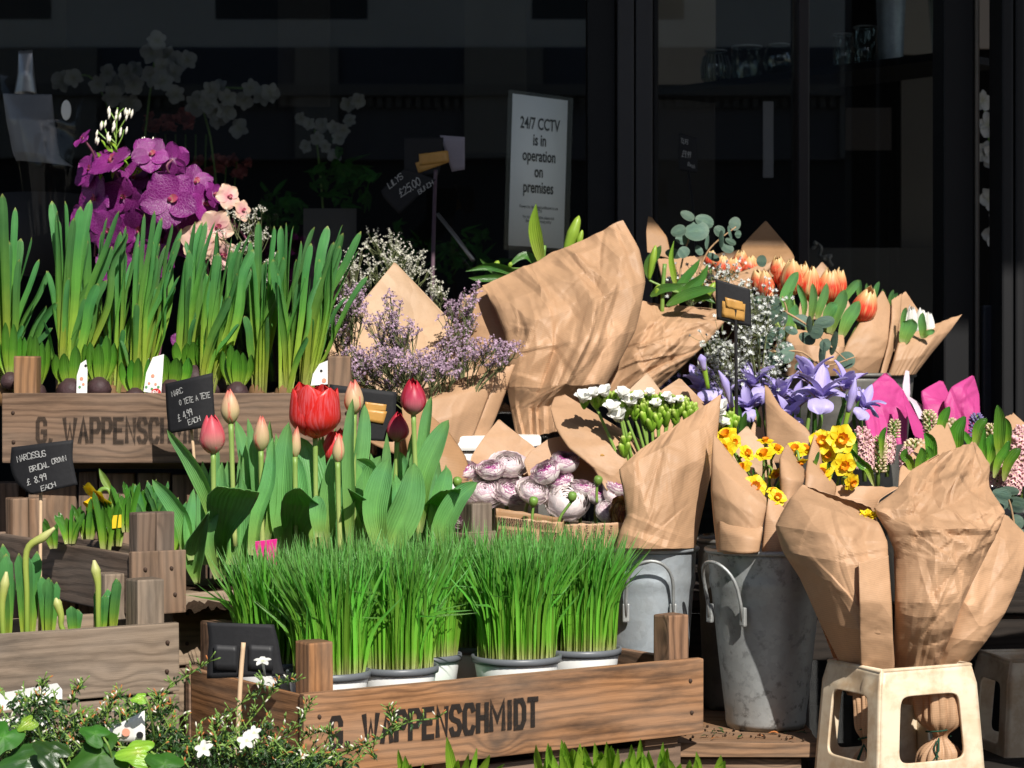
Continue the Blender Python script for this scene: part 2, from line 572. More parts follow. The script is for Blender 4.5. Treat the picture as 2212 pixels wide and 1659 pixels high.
def facet(x, y, cw, ch, seed):
    """crumpled facets: random heights on a warped lattice, joined by flat triangles"""
    wv = noise.noise(V((x / cw * .6, y / ch * .6, seed * 1.9)))
    wu = noise.noise(V((x / cw * .6 + 9, y / ch * .6, seed * 2.9)))
    u, v = x / cw + .5 * wv + .3 * y / ch + 50, y / ch + .5 * wu - .25 * x / cw + 50
    i, j = math.floor(u), math.floor(v)
    a, b = u - i, v - j
    h00, h10, h01, h11 = hsh(i, j, seed), hsh(i + 1, j, seed), hsh(i, j + 1, seed), hsh(i + 1, j + 1, seed)
    if hsh(i, j, seed + 7) < .5:
        if a + b < 1: return h00 + a * (h10 - h00) + b * (h01 - h00) - .5
        return h11 + (1 - a) * (h01 - h11) + (1 - b) * (h10 - h11) - .5
    if a > b: return h00 + a * (h10 - h00) + b * (h11 - h10) - .5
    return h00 + b * (h01 - h00) + a * (h11 - h01) - .5

def folds(seed, w_, h_, amp, n):
    """straight crease lines over a sheet of w_ by h_ metres, each fading along its length"""
    rr = random.Random(seed * 77 + 5)
    out = []
    for k in range(n):
        an = rr.choice((rr.gauss(1.57, .45), rr.gauss(1.57, .45), rr.uniform(0, 3.14)))
        wd = rr.uniform(.0022, .010)
        out.append((rr.uniform(0, w_), rr.uniform(0, h_), math.cos(an), math.sin(an), wd, rr.uniform(.025, .11), amp * wd * rr.uniform(.14, .5) * rr.choice((-1, 1, 1))))
    def f(x, y):
        d = 0.0
        for (cx_, cy_, ca, sa, wd, ln, am) in out:
            dx, dy = x - cx_, y - cy_
            t, s_ = dx * ca + dy * sa, -dx * sa + dy * ca
            s_ += .12 * t * t / max(ln, .01)
            if abs(s_) < wd * 2.2 and abs(t) < ln:
                d += am * (1 - (t / ln) ** 2) * (max(0.0, 1 - abs(s_) / wd) if s_ < 0 else max(0.0, 1 - s_ / (wd * 2.2)))
        return d
    return f

def plerp(pts, n):
    m = len(pts) - 1
    out = []
    for i in range(n + 1):
        s = i / n * m
        k = min(int(s), m - 1)
        out.append(pts[k].lerp(pts[k + 1], s - k))
    return out

def sheet(M, rows, nu=44, nv=44, cr=0.010, freq=14, seed=1, fold=0.0, nfold=7, creases=None, inv=False):
    """a sheet of paper. rows from its upper edge down: (lx, ly, rx, ry, Yl, Yr, bulge); the middle of each row stands `bulge` nearer"""
    m = len(rows) - 1
    nv = max(m, int(round(nv / m)) * m)
    L = [P(r[0], r[1], r[4]) for r in rows]
    Q = [P(r[2], r[3], r[5]) for r in rows]
    B = [r[6] for r in rows]
    Ls, Qs = plerp(L, nv), plerp(Q, nv)
    Lc, Qc = catmull(L, nv), catmull(Q, nv)
    Ls = [a.lerp(b, .35) for a, b in zip(Ls, Lc)]
    Qs = [a.lerp(b, .35) for a, b in zip(Qs, Qc)]
    hlen = sum((Ls[i + 1] - Ls[i]).length for i in range(nv))
    wlen = max((Ls[i] - Qs[i]).length for i in range(nv + 1))
    nc = creases if creases is not None else max(2, int(cr * 900 * (wlen * hlen / .02) ** .6))
    ff = folds(seed, wlen, hlen, min(2.0, cr / .018), min(64, nc))
    def fn(i, j):
        k = round(i * nv)
        a, b = Ls[k], Qs[k]
        p = a.lerp(b, j)
        bu = cat1(B, i)
        s = math.sqrt(max(0.0, 1 - (2 * j - 1) ** 2)) * 0.6 + 0.4 * math.sin(math.pi * j)
        p = p + V((0, -1, 0)) * bu * s
        wl = (a - b).length
        x, y = (j - .5) * wl + wlen / 2, i * hlen
        ed = .3 + .7 * math.sin(math.pi * j) ** .5
        d = cr * .18 * ed * (noise.noise(V((x * freq, y * freq * .7, seed * 3.1)))) + ed * ff(x, y)
        d += cr * ed * (.62 * facet(x, y, .46 / freq, .72 / freq, seed) + .30 * facet(x, y, .024, .038, seed + 3) * min(1, max(0, .35 + 2 * noise.noise(V((x * 11, y * 11, seed + 4))))))
        if fold:
            ph = j * nfold + .8 * noise.noise(V((j * 4, i * 1.5, seed)))
            d += fold * (max(0, i - .25) ** 1.5) * (abs((ph % 1) * 2 - 1) - .5) * ed
        p = p + V((0.2 * d, -d, 0.25 * d))
        if i == 0:
            p.z += .0022 * noise.noise(V((j * 9, seed * 2.0, 0)))
        return (p, ((1 - i) if inv else i, j, 0.5, 0), (x, y))
    M.grid(nv, nu, fn)

def wrap(name, label, mat, sheets, group='brown paper wraps round the cut flowers', cat='paper wrap', parts=None):
    """bouquet paper: each entry of sheets becomes one part"""
    allp = [P(r[0], r[1], r[4]) for s in sheets for r in s['rows']] + [P(r[2], r[3], r[5]) for s in sheets for r in s['rows']]
    base = V((sum(p.x for p in allp) / len(allp), sum(p.y for p in allp) / len(allp), min(p.z for p in allp)))
    t = thing(name, label, cat, base, group)
    for i, s in enumerate(sheets):
        kw = {k: v for k, v in s.items() if k not in ('rows', 'name', 'mat')}
        M = MB()
        sheet(M, s['rows'], seed=s.pop('seed', rnd.randint(1, 90)), **{k: v for k, v in kw.items() if k != 'seed'})
        M.build(s.get('name', 'front_sheet'), MT[s.get('mat', mat)], t, solid=0.0005, smooth=s.get('cr', .01) < .0095)
    return t

# ------------------------------------------------------------------ strokes: hand lettering and stencils
G = {
 'A': [[(0,0),(.5,1),(1,0)],[(.2,.35),(.8,.35)]], 'B': [[(0,0),(0,1),(.7,1),(.95,.8),(.7,.55),(.1,.52)],[(.7,.5),(1,.28),(.75,0),(0,0)]],
 'C': [[(1,.8),(.8,1),(.2,1),(0,.8),(0,.2),(.2,0),(.8,0),(1,.2)]], 'D': [[(0,0),(0,1),(.7,1),(1,.75),(1,.25),(.7,0),(0,0)]],
 'E': [[(1,1),(0,1),(0,0),(1,0)],[(.05,.52),(.8,.52)]], 'G': [[(1,.75),(1,.85),(.8,1),(.2,1),(0,.85),(0,.15),(.2,0),(.8,0),(1,.15),(1,.45),(.55,.45)]],
 'H': [[(0,0),(0,1)],[(1,0),(1,1)],[(0.05,.5),(.95,.5)]], 'I': [[(.5,0),(.5,1)]], 'L': [[(0,1),(0,0),(.9,0)]], 'M': [[(0,0),(0,1),(.5,.35),(1,1),(1,0)]],
 'N': [[(0,0),(0,1),(1,0),(1,1)]], 'O': [[(.5,1),(.1,.8),(0,.4),(.3,0),(.8,.1),(1,.6),(.5,1)]], 'P': [[(0,0),(0,1),(.8,1),(1,.85),(1,.6),(.8,.45),(.05,.45)]],
 'R': [[(0,0),(0,1),(.8,.95),(.9,.65),(.05,.5),(1,0)]], 'S': [[(1,.82),(.8,1),(.2,1),(0,.82),(0,.65),(.2,.55),(.8,.45),(1,.3),(1,.17),(.8,0),(.2,0),(0,.2)]],
 'T': [[(0,1),(1,1)],[(.5,.96),(.5,0)]], 'U': [[(0,1),(0,.2),(.3,0),(.7,0),(1,.2),(1,1)]], 'W': [[(0,1),(.25,0),(.5,.75),(.75,0),(1,1)]], 'Y': [[(0,1),(.5,.5),(1,1)],[(.5,.48),(.4,0)]],
 'V': [[(0,1),(.5,0),(1,1)]], '£': [[(.9,.85),(.6,1),(.35,.8),(.4,.3),(0,0),(1,.05)],[(.05,.5),(.8,.5)]], '.': [[(.35,.0),(.5,.1)]], '0': [[(.5,1),(.05,.7),(.1,.2),(.5,0),(.95,.3),(.9,.8),(.5,1)]],
 '2': [[(0,.8),(.4,1),(.9,.8),(.7,.45),(0,0),(1,.05)]], '4': [[(.7,0),(.75,1)],[(.6,.95),(0,.35),(1,.4)]], '5': [[(.95,1),(.2,1),(.1,.6),(.7,.6),(.95,.3),(.6,0),(0,.1)]],
 '8': [[(.5,.55),(.1,.8),(.5,1),(.9,.8),(.5,.55),(.05,.25),(.5,0),(.95,.25),(.5,.55)]], '9': [[(.9,.7),(.5,.5),(.1,.7),(.4,1),(.9,.9),(.85,.5),(.7,0)]],
 's': [[(.9,.6),(.3,.65),(.2,.4),(.8,.25),(.6,0),(0,.05)]], "'": [[(.5,1),(.4,.8)]], 'b': [[(0,1),(0,0),(.8,.05),(.9,.45),(.1,.5)]], 'u': [[(0,.6),(.1,.05),(.8,.1),(.9,.6)]], 'n': [[(0,0),(.05,.6)],[(.05,.5),(.7,.6),(.9,0)]],
 'c': [[(.9,.5),(.4,.65),(.05,.3),(.4,0),(.95,.1)]], 'h': [[(0,0),(.05,1)],[(.05,.45),(.7,.55),(.85,0)]], 'l': [[(.4,1),(.4,0)]], 'i': [[(.4,.6),(.4,0)]], 'p': [[(.1,.6),(.1,-.4)],[(.1,.5),(.8,.55),(.8,.1),(.1,.05)]], 'a': [[(.9,.6),(.2,.6),(.1,.1),(.8,.1)],[(.9,.6),(.95,0)]], 'e': [[(.1,.3),(.9,.35),(.6,.65),(.1,.4),(.3,0),(.9,.1)]],
}

def strokes(M, text, S, hw, adv=0.72, wlet=0.55, jit=0.0, space=0.6, off0=0.0004):
    """lay text on a surface: S(x, y, lift) maps letter space (x in letter heights, y 0..1) to the world; hw = half stroke width in letter heights"""
    x = 0.0
    lay = 0
    for chx in text:
        if chx == ' ':
            x += space
            continue
        wl = wlet * (0.35 if chx in "I.'l" else 1.0) * (1.45 if chx in 'WM' and not jit else 1.0)
        dy, sl, dsc = rnd.uniform(-jit, jit), rnd.uniform(-jit, jit) * 0.8, 1 + rnd.uniform(-jit, jit)
        for pl in G.get(chx, []):
            lay += 1
            pts = [(x + px * wl * dsc + (sl * py), py * dsc + dy) for px, py in pl]
            n = len(pts)
            base = len(M.v)
            closed = n > 2 and abs(pts[0][0] - pts[-1][0]) + abs(pts[0][1] - pts[-1][1]) < 1e-4
            for i, (px, py) in enumerate(pts):
                a = pts[i - 1] if i else (pts[n - 2] if closed else None)
                b = pts[i + 1] if i < n - 1 else (pts[1] if closed else None)
                def dr(u, v):
                    l = math.hypot(v[0] - u[0], v[1] - u[1]) or 1
                    return ((v[0] - u[0]) / l, (v[1] - u[1]) / l)
                d1 = dr(a, (px, py)) if a else None
                d2 = dr((px, py), b) if b else None
                d1 = d1 or d2
                d2 = d2 or d1
                nx, ny = -(d1[1] + d2[1]), d1[0] + d2[0]
                l = math.hypot(nx, ny) or 1
                nx, ny = nx / l, ny / l
                k = min(1.8, 1 / max(0.35, nx * -d1[1] + ny * d1[0])) * hw
                ex = 0.0
                if a is None or b is None:
                    ex = hw * 0.6 * (-1 if a is None else 1) * (0 if closed else 1)
                qx, qy = px + d1[0] * ex, py + d1[1] * ex
                lift = off0 + 0.00008 * (lay % 5)
                M.add(S(qx + nx * k, qy + ny * k, lift), (i / n, 0, rnd.random(), 0))
                M.add(S(qx - nx * k, qy - ny * k, lift), (i / n, 1, rnd.random(), 0))
            for i in range(n - 1):
                M.face(base + 2 * i, base + 2 * i + 1, base + 2 * i + 3, base + 2 * i + 2)
        x += wl + (adv - 0.55 if adv > 0.55 else 0.15)
    return x

def text_width(text, adv, wlet, space, jit):
    x = 0
    for chx in text:
        if chx == ' ':
            x += space
        else:
            x += wlet * (0.35 if chx in "I.'l" else 1.0) * (1.45 if chx in 'WM' and not jit else 1.0) + (adv - 0.55 if adv > 0.55 else 0.15)
    return x

def card_sign(label, rows, Y, lines=(), stick=None, stick_mat='stick_pale', stick_r=0.0022, gx=0.0, curl=0.004, name='price_sign', tapes=(), stick_front=False, extra=None, group='black price cards on sticks'):
    """black card on a stick. rows: (lx,ly,rx,ry) from the top; depth = Y + gx*(x-xc); lines: (text, x0,y0,x1,y1,height)"""
    xs = [r[0] for r in rows] + [r[2] for r in rows]
    xc = sum(xs) / len(xs)
    xw = max(xs) - min(xs)
    Yf = lambda x: Y + gx * (x - xc) - curl * math.cos((x - xc) / xw * math.pi)
    base = P(stick[-1][0], stick[-1][1], stick[-1][2]) if stick else P(xc, rows[-1][1], Y)
    t = thing(name, label, 'price sign', base, group)
    M = MB()
    nv, nu = 14, 14
    Lx = catmull([V((r[0], r[1], 0)) for r in rows], nv)
    Rx = catmull([V((r[2], r[3], 0)) for r in rows], nv)
    def fn(i, j):
        q = Lx[round(i * nv)].lerp(Rx[round(i * nv)], j)
        return (P(q.x, q.y, Yf(q.x)), (i, j, 0.5, 0))
    M.grid(nv, nu, fn)
    card = M.build('card', MT['black_card'], t, solid=0.0006)
    for k, (text, x0, y0, x1, y1, h) in enumerate(lines):
        T = MB()
        wdt = text_width(text, 0.62, 0.5, 0.5, 0.06)
        d = V((x1 - x0, y1 - y0))
        u = d / wdt
        un = V((d.y, -d.x)).normalized() * h
        h = h * .84
        def S(a, b, lift):
            x = x0 + u.x * a + un.x * b * 0.6
            y = y0 + u.y * a - h * b
            return P(x, y, Yf(x) - 0.0006 - lift)
        strokes(T, text, S, 0.058, adv=0.62, wlet=0.5, jit=0.06, space=0.5)
        T.build('chalk_lettering', MT['chalk'], card)
    for k, tp in enumerate(tapes):
        T = MB()
        dz = 0.0012 + 0.0008 * k
        T.grid(4, 6, lambda i, j: (lambda q: (P(q[0], q[1], Yf(q[0]) - dz - 0.003 * math.exp(-((q[0] - stick[0][0]) / 6) ** 2)), (i, j, 0.5, 0), (j * 0.03, i * 0.02)))(
            (lerp(lerp(tp[0][0], tp[1][0], j), lerp(tp[3][0], tp[2][0], j), i), lerp(lerp(tp[0][1], tp[1][1], j), lerp(tp[3][1], tp[2][1], j), i))))
        T.build('tape_strip', MT['tape'], t, solid=0.0003)
    if stick:
        S_ = MB()
        pts = [P(x, y, yy) for x, y, yy in stick]
        S_.tube(catmull(pts, 12), stick_r, 8)
        S_.build('stick', MT[stick_mat], t)
    return t

# ------------------------------------------------------------------ crates
def crate(label, corner, ang, L, W, H, mat, nb=1, posts=True, post_h=0.045, th=0.010, pw=0.024, text=None, tx=(0.03, 0.5), group='wooden crates of the display', floor=True, gap=0.004, end_h=None, ptop=None, name='wooden_crate'):
    """corner = front-left bottom; e1 along the front, e2 to the back"""
    e1 = V((math.cos(ang), math.sin(ang), 0))
    e2 = V((-math.sin(ang), math.cos(ang), 0))
    up = V((0, 0, 1))
    t = thing(name, label, 'crate', corner + e1 * L / 2 + e2 * W / 2, group)
    m = MT[mat]
    j = 0.0008
    bh = (H - gap * (nb - 1)) / nb
    fr = None
    for b in range(nb):
        z = up * (b * (bh + gap))
        M = MB(); M.box(corner + z, e1, e2, up, L, th, bh, 0.0018, jit=j); f = M.build('front_board', m, t, smooth=False)
        if b == nb - 1: fr = f
        M = MB(); M.box(corner + z + e2 * (W - th), e1, e2, up, L, th, bh, 0.0018, jit=j); M.build('back_board', m, t, smooth=False)
        eh = bh
        for s in (0, 1):
            M = MB(); M.box(corner + z + e2 * (th + 0.0005) + e1 * (s * (L - th) + (0.002 if not s else -0.002)), e1, e2, up, th, W - 2 * th - 0.001, eh - 0.003, 0.0018, grain=1, jit=j)
            M.build('end_board', m, t, smooth=False)
    if posts:
        for s1 in (0, 1):
            for s2 in (0, 1):
                M = MB()
                o = corner + e1 * ((th + 0.003) if not s1 else (L - th - 0.003 - pw)) + e2 * ((th + 0.0015) if not s2 else (W - th - 0.0015 - pw)) + up * 0.006
                M.box(o, e1, e2, up, pw, pw, H + post_h - 0.006, 0.0025, grain=2, jit=j)
                M.build('corner_post', m, t, smooth=False)
    if floor:
        n = max(2, int(W / 0.07))
        for k in range(n):
            M = MB()
            M.box(corner + e1 * (th + 0.004) + e2 * (th + 0.002 + k * (W - 2 * th - 0.004) / n) + up * 0.002, e1, e2, up, L - 2 * th - 0.008, (W - 2 * th - 0.004) / n - 0.006, 0.005, 0.001)
            M.build('base_board', m, t, smooth=False)
    for b in range(nb):
        for xx in (0.018, L - 0.018):
            for zz in (.3, .72):
                M = MB(); c = corner + e1 * (xx + rnd.uniform(-.004, .004)) + up * (b * (bh + gap) + bh * zz) - e2 * .0008; M.ball(c, .0026, .0012, .0026, 8); M.build('nail', MT['nail'], t)
    if text:
        T = MB()
        x0, z0, hh, cw = text
        S = lambda a, b, lift: corner + e1 * (x0 + a * hh * cw) + up * (z0 + b * hh) - e2 * (0.0006 + lift)
        wv = strokes(T, 'G. WAPPENSCHMIDT', S, 0.098, adv=0.755, wlet=0.37, jit=0.0, space=0.40)
        T.build('stencil_lettering', MT['stencil_faded' if corner.z > .9 else 'stencil'], fr, smooth=False)
    return t

MT['nail'] = plain('rusty_nail', (0.05, 0.028, 0.018), 0.7, 0.3, nscale=300)
def stencilmat(k=1):
    m = NT('stencil_ink%s' % (k if k != 1 else ''))
    ob = m.obj()
    n1 = m.noise(160, 5, ob, 0.7)
    n2 = m.noise(22, 3, ob)
    al = m.ramp(m.math('ADD', m.math('MULTIPLY', n1, 0.7), m.math('MULTIPLY', n2, 0.5)), [(0.40, 0.35 * k), (0.55, 0.93 * k)])
    return m.surf((0.018, 0.014, 0.012), 0.8, 0.2, alpha=al)
MT['stencil'] = stencilmat()
MT['stencil_faded'] = stencilmat(0.62)

# ------------------------------------------------------------------ plant materials
MT['daff_leaf'] = leafmat('daffodil_leaf', [(0.0, (0.46, 0.46, 0.14)), (0.16, (0.36, 0.47, 0.05)), (0.38, (0.13, 0.32, 0.045)), (0.7, (0.070, 0.235, 0.065)), (0.96, (0.10, 0.30, 0.09)), (1.0, (0.38, 0.40, 0.10))], 0.30, 0.38, vary=0.6, veins=30)
MT['tulip_leaf'] = leafmat('tulip_leaf', [(0.0, (0.46, 0.50, 0.22)), (0.12, (0.26, 0.42, 0.09)), (0.35, (0.19, 0.45, 0.12)), (0.8, (0.155, 0.40, 0.155)), (1.0, (0.19, 0.40, 0.12))], 0.30, 0.32, spec=0.6, vary=0.3, veins=34, blotch=0.3)
MT['grass'] = leafmat('cat_grass', [(0.0, (0.60, 0.58, 0.34)), (0.07, (0.38, 0.46, 0.12)), (0.18, (0.20, 0.47, 0.04)), (0.75, (0.12, 0.37, 0.045)), (1.0, (0.20, 0.42, 0.13))], 0.33, 0.34, vary=0.7, hue=0.03, veins=8, blotch=0.15)
MT['bulb_leaf'] = leafmat('hyacinth_leaf', [(0.0, (0.50, 0.48, 0.20)), (0.2, (0.24, 0.38, 0.04)), (0.45, (0.09, 0.25, 0.022)), (1.0, (0.045, 0.16, 0.02))], 0.2, 0.2, spec=0.75, veins=20)
MT['dark_leaf'] = leafmat('dark_leaf', [(0.0, (0.04, 0.09, 0.018)), (0.5, (0.024, 0.072, 0.015)), (1.0, (0.035, 0.09, 0.018))], 0.2, 0.35, spec=0.5, vary=0.7, veins=12)
MT['lily_leaf'] = leafmat('lily_leaf', [(0.0, (0.12, 0.24, 0.04)), (0.5, (0.06, 0.18, 0.03)), (1.0, (0.08, 0.20, 0.03))], 0.22, 0.3, spec=0.6, vary=0.4, veins=24)
MT['bright_leaf'] = leafmat('bright_leaf', [(0.0, (0.40, 0.46, 0.09)), (0.4, (0.30, 0.50, 0.045)), (1.0, (0.22, 0.44, 0.04))], 0.32, 0.32, spec=0.5, vary=0.3, veins=20)
MT['ivy_leaf'] = leafmat('ivy_leaf', [(0.0, (0.06, 0.19, 0.02)), (0.5, (0.035, 0.14, 0.015)), (1.0, (0.04, 0.14, 0.015))], 0.25, 0.52, spec=0.3, vary=0.6, veins=6)
MT['euca_leaf'] = leafmat('eucalyptus_leaf', [(0.0, (0.10, 0.165, 0.115)), (0.5, (0.09, 0.155, 0.118)), (1.0, (0.11, 0.165, 0.12))], 0.12, 0.6, spec=0.3, vary=0.5, veins=5)
MT['stem'] = leafmat('green_stem', [(0.0, (0.22, 0.34, 0.06)), (1.0, (0.16, 0.30, 0.06))], 0.1, 0.45, veins=4)
MT['pale_stem'] = leafmat('pale_stem', [(0.0, (0.42, 0.46, 0.16)), (1.0, (0.22, 0.36, 0.08))], 0.12, 0.45, veins=4)
MT['twig'] = plain('twig', (0.16, 0.10, 0.05), 0.7, 0.2)
MT['dry_stem'] = plain('dry_stem', (0.14, 0.16, 0.07), 0.7, 0.2)
MT['bulb'] = plain('bulb_skin', (0.055, 0.028, 0.03), 0.6, 0.3, nscale=120, namt=0.7, bump=0.5)
MT['tulip_red'] = petalmat('red_tulip_petal', [(0.0, (0.40, 0.12, 0.04)), (0.12, (0.66, 0.045, 0.03)), (0.6, (0.72, 0.025, 0.022)), (1.0, (0.76, 0.03, 0.02))], edge=(0.42, 0.008, 0.01), edge_w=0.14, transl=0.32, rough=0.3, streak=0.6, streak_col=(0.78, 0.17, 0.20))
MT['tulip_pink'] = petalmat('pink_tulip_petal', [(0.0, (0.62, 0.52, 0.34)), (0.25, (0.70, 0.38, 0.30)), (0.6, (0.74, 0.16, 0.19)), (1.0, (0.76, 0.07, 0.11))], edge=(0.76, 0.10, 0.14), edge_w=0.45, transl=0.28, rough=0.4, streak=0.4)
MT['tulip_rose'] = petalmat('dark_rose_tulip_petal', [(0.0, (0.56, 0.42, 0.34)), (0.25, (0.55, 0.17, 0.20)), (0.6, (0.50, 0.05, 0.10)), (1.0, (0.45, 0.012, 0.03))], edge=(0.45, 0.012, 0.03), edge_w=0.5, transl=0.22, rough=0.4, streak=0.4)
MT['tulip_bud'] = petalmat('pale_tulip_bud_petal', [(0.0, (0.42, 0.44, 0.16)), (0.3, (0.60, 0.50, 0.26)), (0.75, (0.68, 0.42, 0.26)), (1.0, (0.70, 0.12, 0.10))], edge=(0.72, 0.14, 0.12), edge_w=0.28, transl=0.22, rough=0.42, streak=0.3)
MT['tulip_flame'] = petalmat('flamed_tulip_petal', [(0.0, (0.70, 0.40, 0.12)), (0.15, (0.72, 0.05, 0.03)), (0.60, (0.76, 0.06, 0.03)), (0.84, (0.80, 0.46, 0.20)), (1.0, (0.80, 0.62, 0.32))], edge=(0.80, 0.60, 0.28), edge_w=0.35, transl=0.28, rough=0.4, streak=0.55, streak_col=(0.80, 0.50, 0.22))
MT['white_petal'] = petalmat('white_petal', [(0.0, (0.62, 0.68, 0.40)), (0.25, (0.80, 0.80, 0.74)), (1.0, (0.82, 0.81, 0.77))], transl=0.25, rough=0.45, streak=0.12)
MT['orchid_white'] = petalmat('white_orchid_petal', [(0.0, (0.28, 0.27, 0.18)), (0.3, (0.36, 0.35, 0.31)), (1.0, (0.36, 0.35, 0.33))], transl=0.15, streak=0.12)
MT['peach_petal'] = petalmat('peach_orchid_petal', [(0.0, (0.72, 0.28, 0.34)), (0.4, (0.76, 0.46, 0.42)), (1.0, (0.76, 0.55, 0.38))], transl=0.25, streak=0.2)
MT['yellow_petal'] = petalmat('daffodil_petal', [(0.0, (0.84, 0.60, 0.01)), (1.0, (0.90, 0.73, 0.03))], transl=0.3, rough=0.45, streak=0.2)
MT['orange_petal'] = petalmat('daffodil_cup', [(0.0, (0.80, 0.36, 0.01)), (1.0, (0.82, 0.22, 0.01))], transl=0.25, rough=0.45, streak=0.2)
MT['iris_petal'] = petalmat('iris_petal', [(0.0, (0.50, 0.42, 0.70)), (0.5, (0.46, 0.39, 0.76)), (1.0, (0.54, 0.48, 0.82))], transl=0.3, rough=0.5, streak=0.35, vary=0.35, streak_col=(0.30, 0.22, 0.60))
MT['iris_fall'] = petalmat('iris_fall', [(0.0, (0.80, 0.52, 0.02)), (0.30, (0.80, 0.55, 0.03)), (0.40, (0.64, 0.58, 0.70)), (0.55, (0.54, 0.47, 0.80)), (1.0, (0.52, 0.46, 0.82))], edge=(0.50, 0.43, 0.80), edge_w=0.75, transl=0.25, streak=0.3)
MT['hyac_pink'] = petalmat('pink_hyacinth_floret', [(0.0, (0.62, 0.56, 0.28)), (0.35, (0.80, 0.52, 0.50)), (1.0, (0.84, 0.46, 0.54))], transl=0.25, vary=0.4, streak=0.2)
MT['hyac_green'] = petalmat('green_hyacinth_floret', [(0.0, (0.46, 0.54, 0.16)), (0.5, (0.70, 0.64, 0.34)), (1.0, (0.82, 0.60, 0.50))], transl=0.25, vary=0.4, streak=0.2)
MT['hyac_blue'] = petalmat('blue_hyacinth_floret', [(0.0, (0.25, 0.22, 0.35)), (1.0, (0.24, 0.19, 0.44))], transl=0.2, vary=0.4)
MT['statice'] = petalmat('statice_floret', [(0.0, (0.20, 0.14, 0.18)), (0.5, (0.38, 0.26, 0.36)), (1.0, (0.58, 0.43, 0.54))], transl=0.15, vary=0.8, streak=0.2)
MT['statice_white'] = petalmat('white_statice_floret', [(0.0, (0.42, 0.42, 0.30)), (1.0, (0.72, 0.70, 0.62))], transl=0.15, vary=0.6)
MT['gyp'] = petalmat('gypsophila_floret', [(0.0, (0.50, 0.55, 0.45)), (1.0, (0.80, 0.81, 0.80))], transl=0.2, vary=0.35)
MT['freesia_bud'] = petalmat('freesia_bud', [(0.0, (0.16, 0.36, 0.025)), (0.6, (0.26, 0.46, 0.04)), (1.0, (0.50, 0.58, 0.16))], transl=0.2, vary=0.4, rough=0.35)
MT['lily_bud'] = petalmat('lily_bud', [(0.0, (0.20, 0.36, 0.03)), (1.0, (0.34, 0.48, 0.06))], transl=0.2, rough=0.35, streak=0.3)
MT['withered'] = plain('withered_petal', (0.45, 0.16, 0.05), 0.7, 0.2)

def vandamat():
    m = NT('vanda_petal')
    a, b, r, x = m.attr()
    vv = m.n('CombineXYZ', X=m.math('MULTIPLY', a, 9.0), Y=m.math('MULTIPLY', b, 8.0), Z=m.math('MULTIPLY', r, 30))
    vo = m.n('TexVoronoi', {'feature': 'DISTANCE_TO_EDGE'}, Scale=1.3)
    m.set(vo.inputs['Vector'], vv.outputs[0])
    e = m.ramp(vo.outputs['Distance'], [(0.0, 1.0), (0.16, 0.0)])
    col = m.mix(m.math('MULTIPLY', e, 0.42), m.ramp(a, [(0.0, (0.66, 0.40, 0.58)), (0.14, (0.20, 0.010, 0.16)), (1.0, (0.15, 0.006, 0.13))]), (0.42, 0.11, 0.37))
    h = m.n('HueSaturation', Value=m.math('ADD', m.math('MULTIPLY', r, 0.5), 0.75), Color=col)
    return m.surf(h.outputs[0], 0.42, 0.4, nrm=m.bump(e, 0.3, 0.001), transl=0.25)
MT['vanda'] = vandamat()

def ranmat():
    m = NT('ranunculus_petal')
    a, b, r, w_ = m.attr()
    vv = m.n('CombineXYZ', X=m.math('MULTIPLY', a, 5.0), Y=m.math('MULTIPLY', b, 9.0), Z=m.math('MULTIPLY', r, 50))
    nz = m.noise(1.2, 4, vv.outputs[0], 0.65)
    base = m.ramp(a, [(0.0, (0.55, 0.60, 0.30)), (0.25, (0.86, 0.82, 0.76)), (1.0, (0.86, 0.78, 0.78))])
    f = m.math('ADD', a, m.math('MULTIPLY', m.math('SUBTRACT', nz, 0.5), 0.20))
    f = m.math('ADD', f, m.math('MULTIPLY', m.math('ABSOLUTE', m.math('SUBTRACT', b, 0.5)), 0.14))
    f = m.ramp(f, [(0.935, 0.0), (0.975, 1.0)])
    col = m.mix(m.math('MULTIPLY', f, w_, True), base, m.ramp(nz, [(0.3, (0.42, 0.06, 0.28)), (0.7, (0.20, 0.02, 0.13))]))
    return m.surf(col, 0.5, 0.3, transl=0.22, tcol=col)
MT['ran'] = ranmat()
MT['ran_gold'] = petalmat('gold_ranunculus_petal', [(0.0, (0.60, 0.50, 0.30)), (0.7, (0.78, 0.62, 0.30)), (0.9, (0.60, 0.34, 0.08)), (1.0, (0.14, 0.02, 0.05))], streak=0.3)

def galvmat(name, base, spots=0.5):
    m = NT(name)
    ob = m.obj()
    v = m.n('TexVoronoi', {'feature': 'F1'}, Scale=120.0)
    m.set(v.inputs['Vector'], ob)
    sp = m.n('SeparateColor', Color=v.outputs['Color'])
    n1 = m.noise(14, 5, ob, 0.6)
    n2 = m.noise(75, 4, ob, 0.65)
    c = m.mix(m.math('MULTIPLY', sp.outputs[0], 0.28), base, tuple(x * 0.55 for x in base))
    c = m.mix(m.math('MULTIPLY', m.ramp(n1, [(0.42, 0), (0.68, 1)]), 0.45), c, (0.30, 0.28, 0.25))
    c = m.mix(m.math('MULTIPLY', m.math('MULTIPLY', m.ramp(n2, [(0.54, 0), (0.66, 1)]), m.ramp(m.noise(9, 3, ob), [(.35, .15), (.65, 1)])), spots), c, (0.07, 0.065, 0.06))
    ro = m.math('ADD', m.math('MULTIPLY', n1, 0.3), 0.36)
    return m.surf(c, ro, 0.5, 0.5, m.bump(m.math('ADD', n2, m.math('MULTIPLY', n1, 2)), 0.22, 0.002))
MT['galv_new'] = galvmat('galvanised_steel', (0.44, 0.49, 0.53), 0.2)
MT['galv_old'] = galvmat('weathered_galvanised_steel', (0.40, 0.42, 0.42), 0.85)
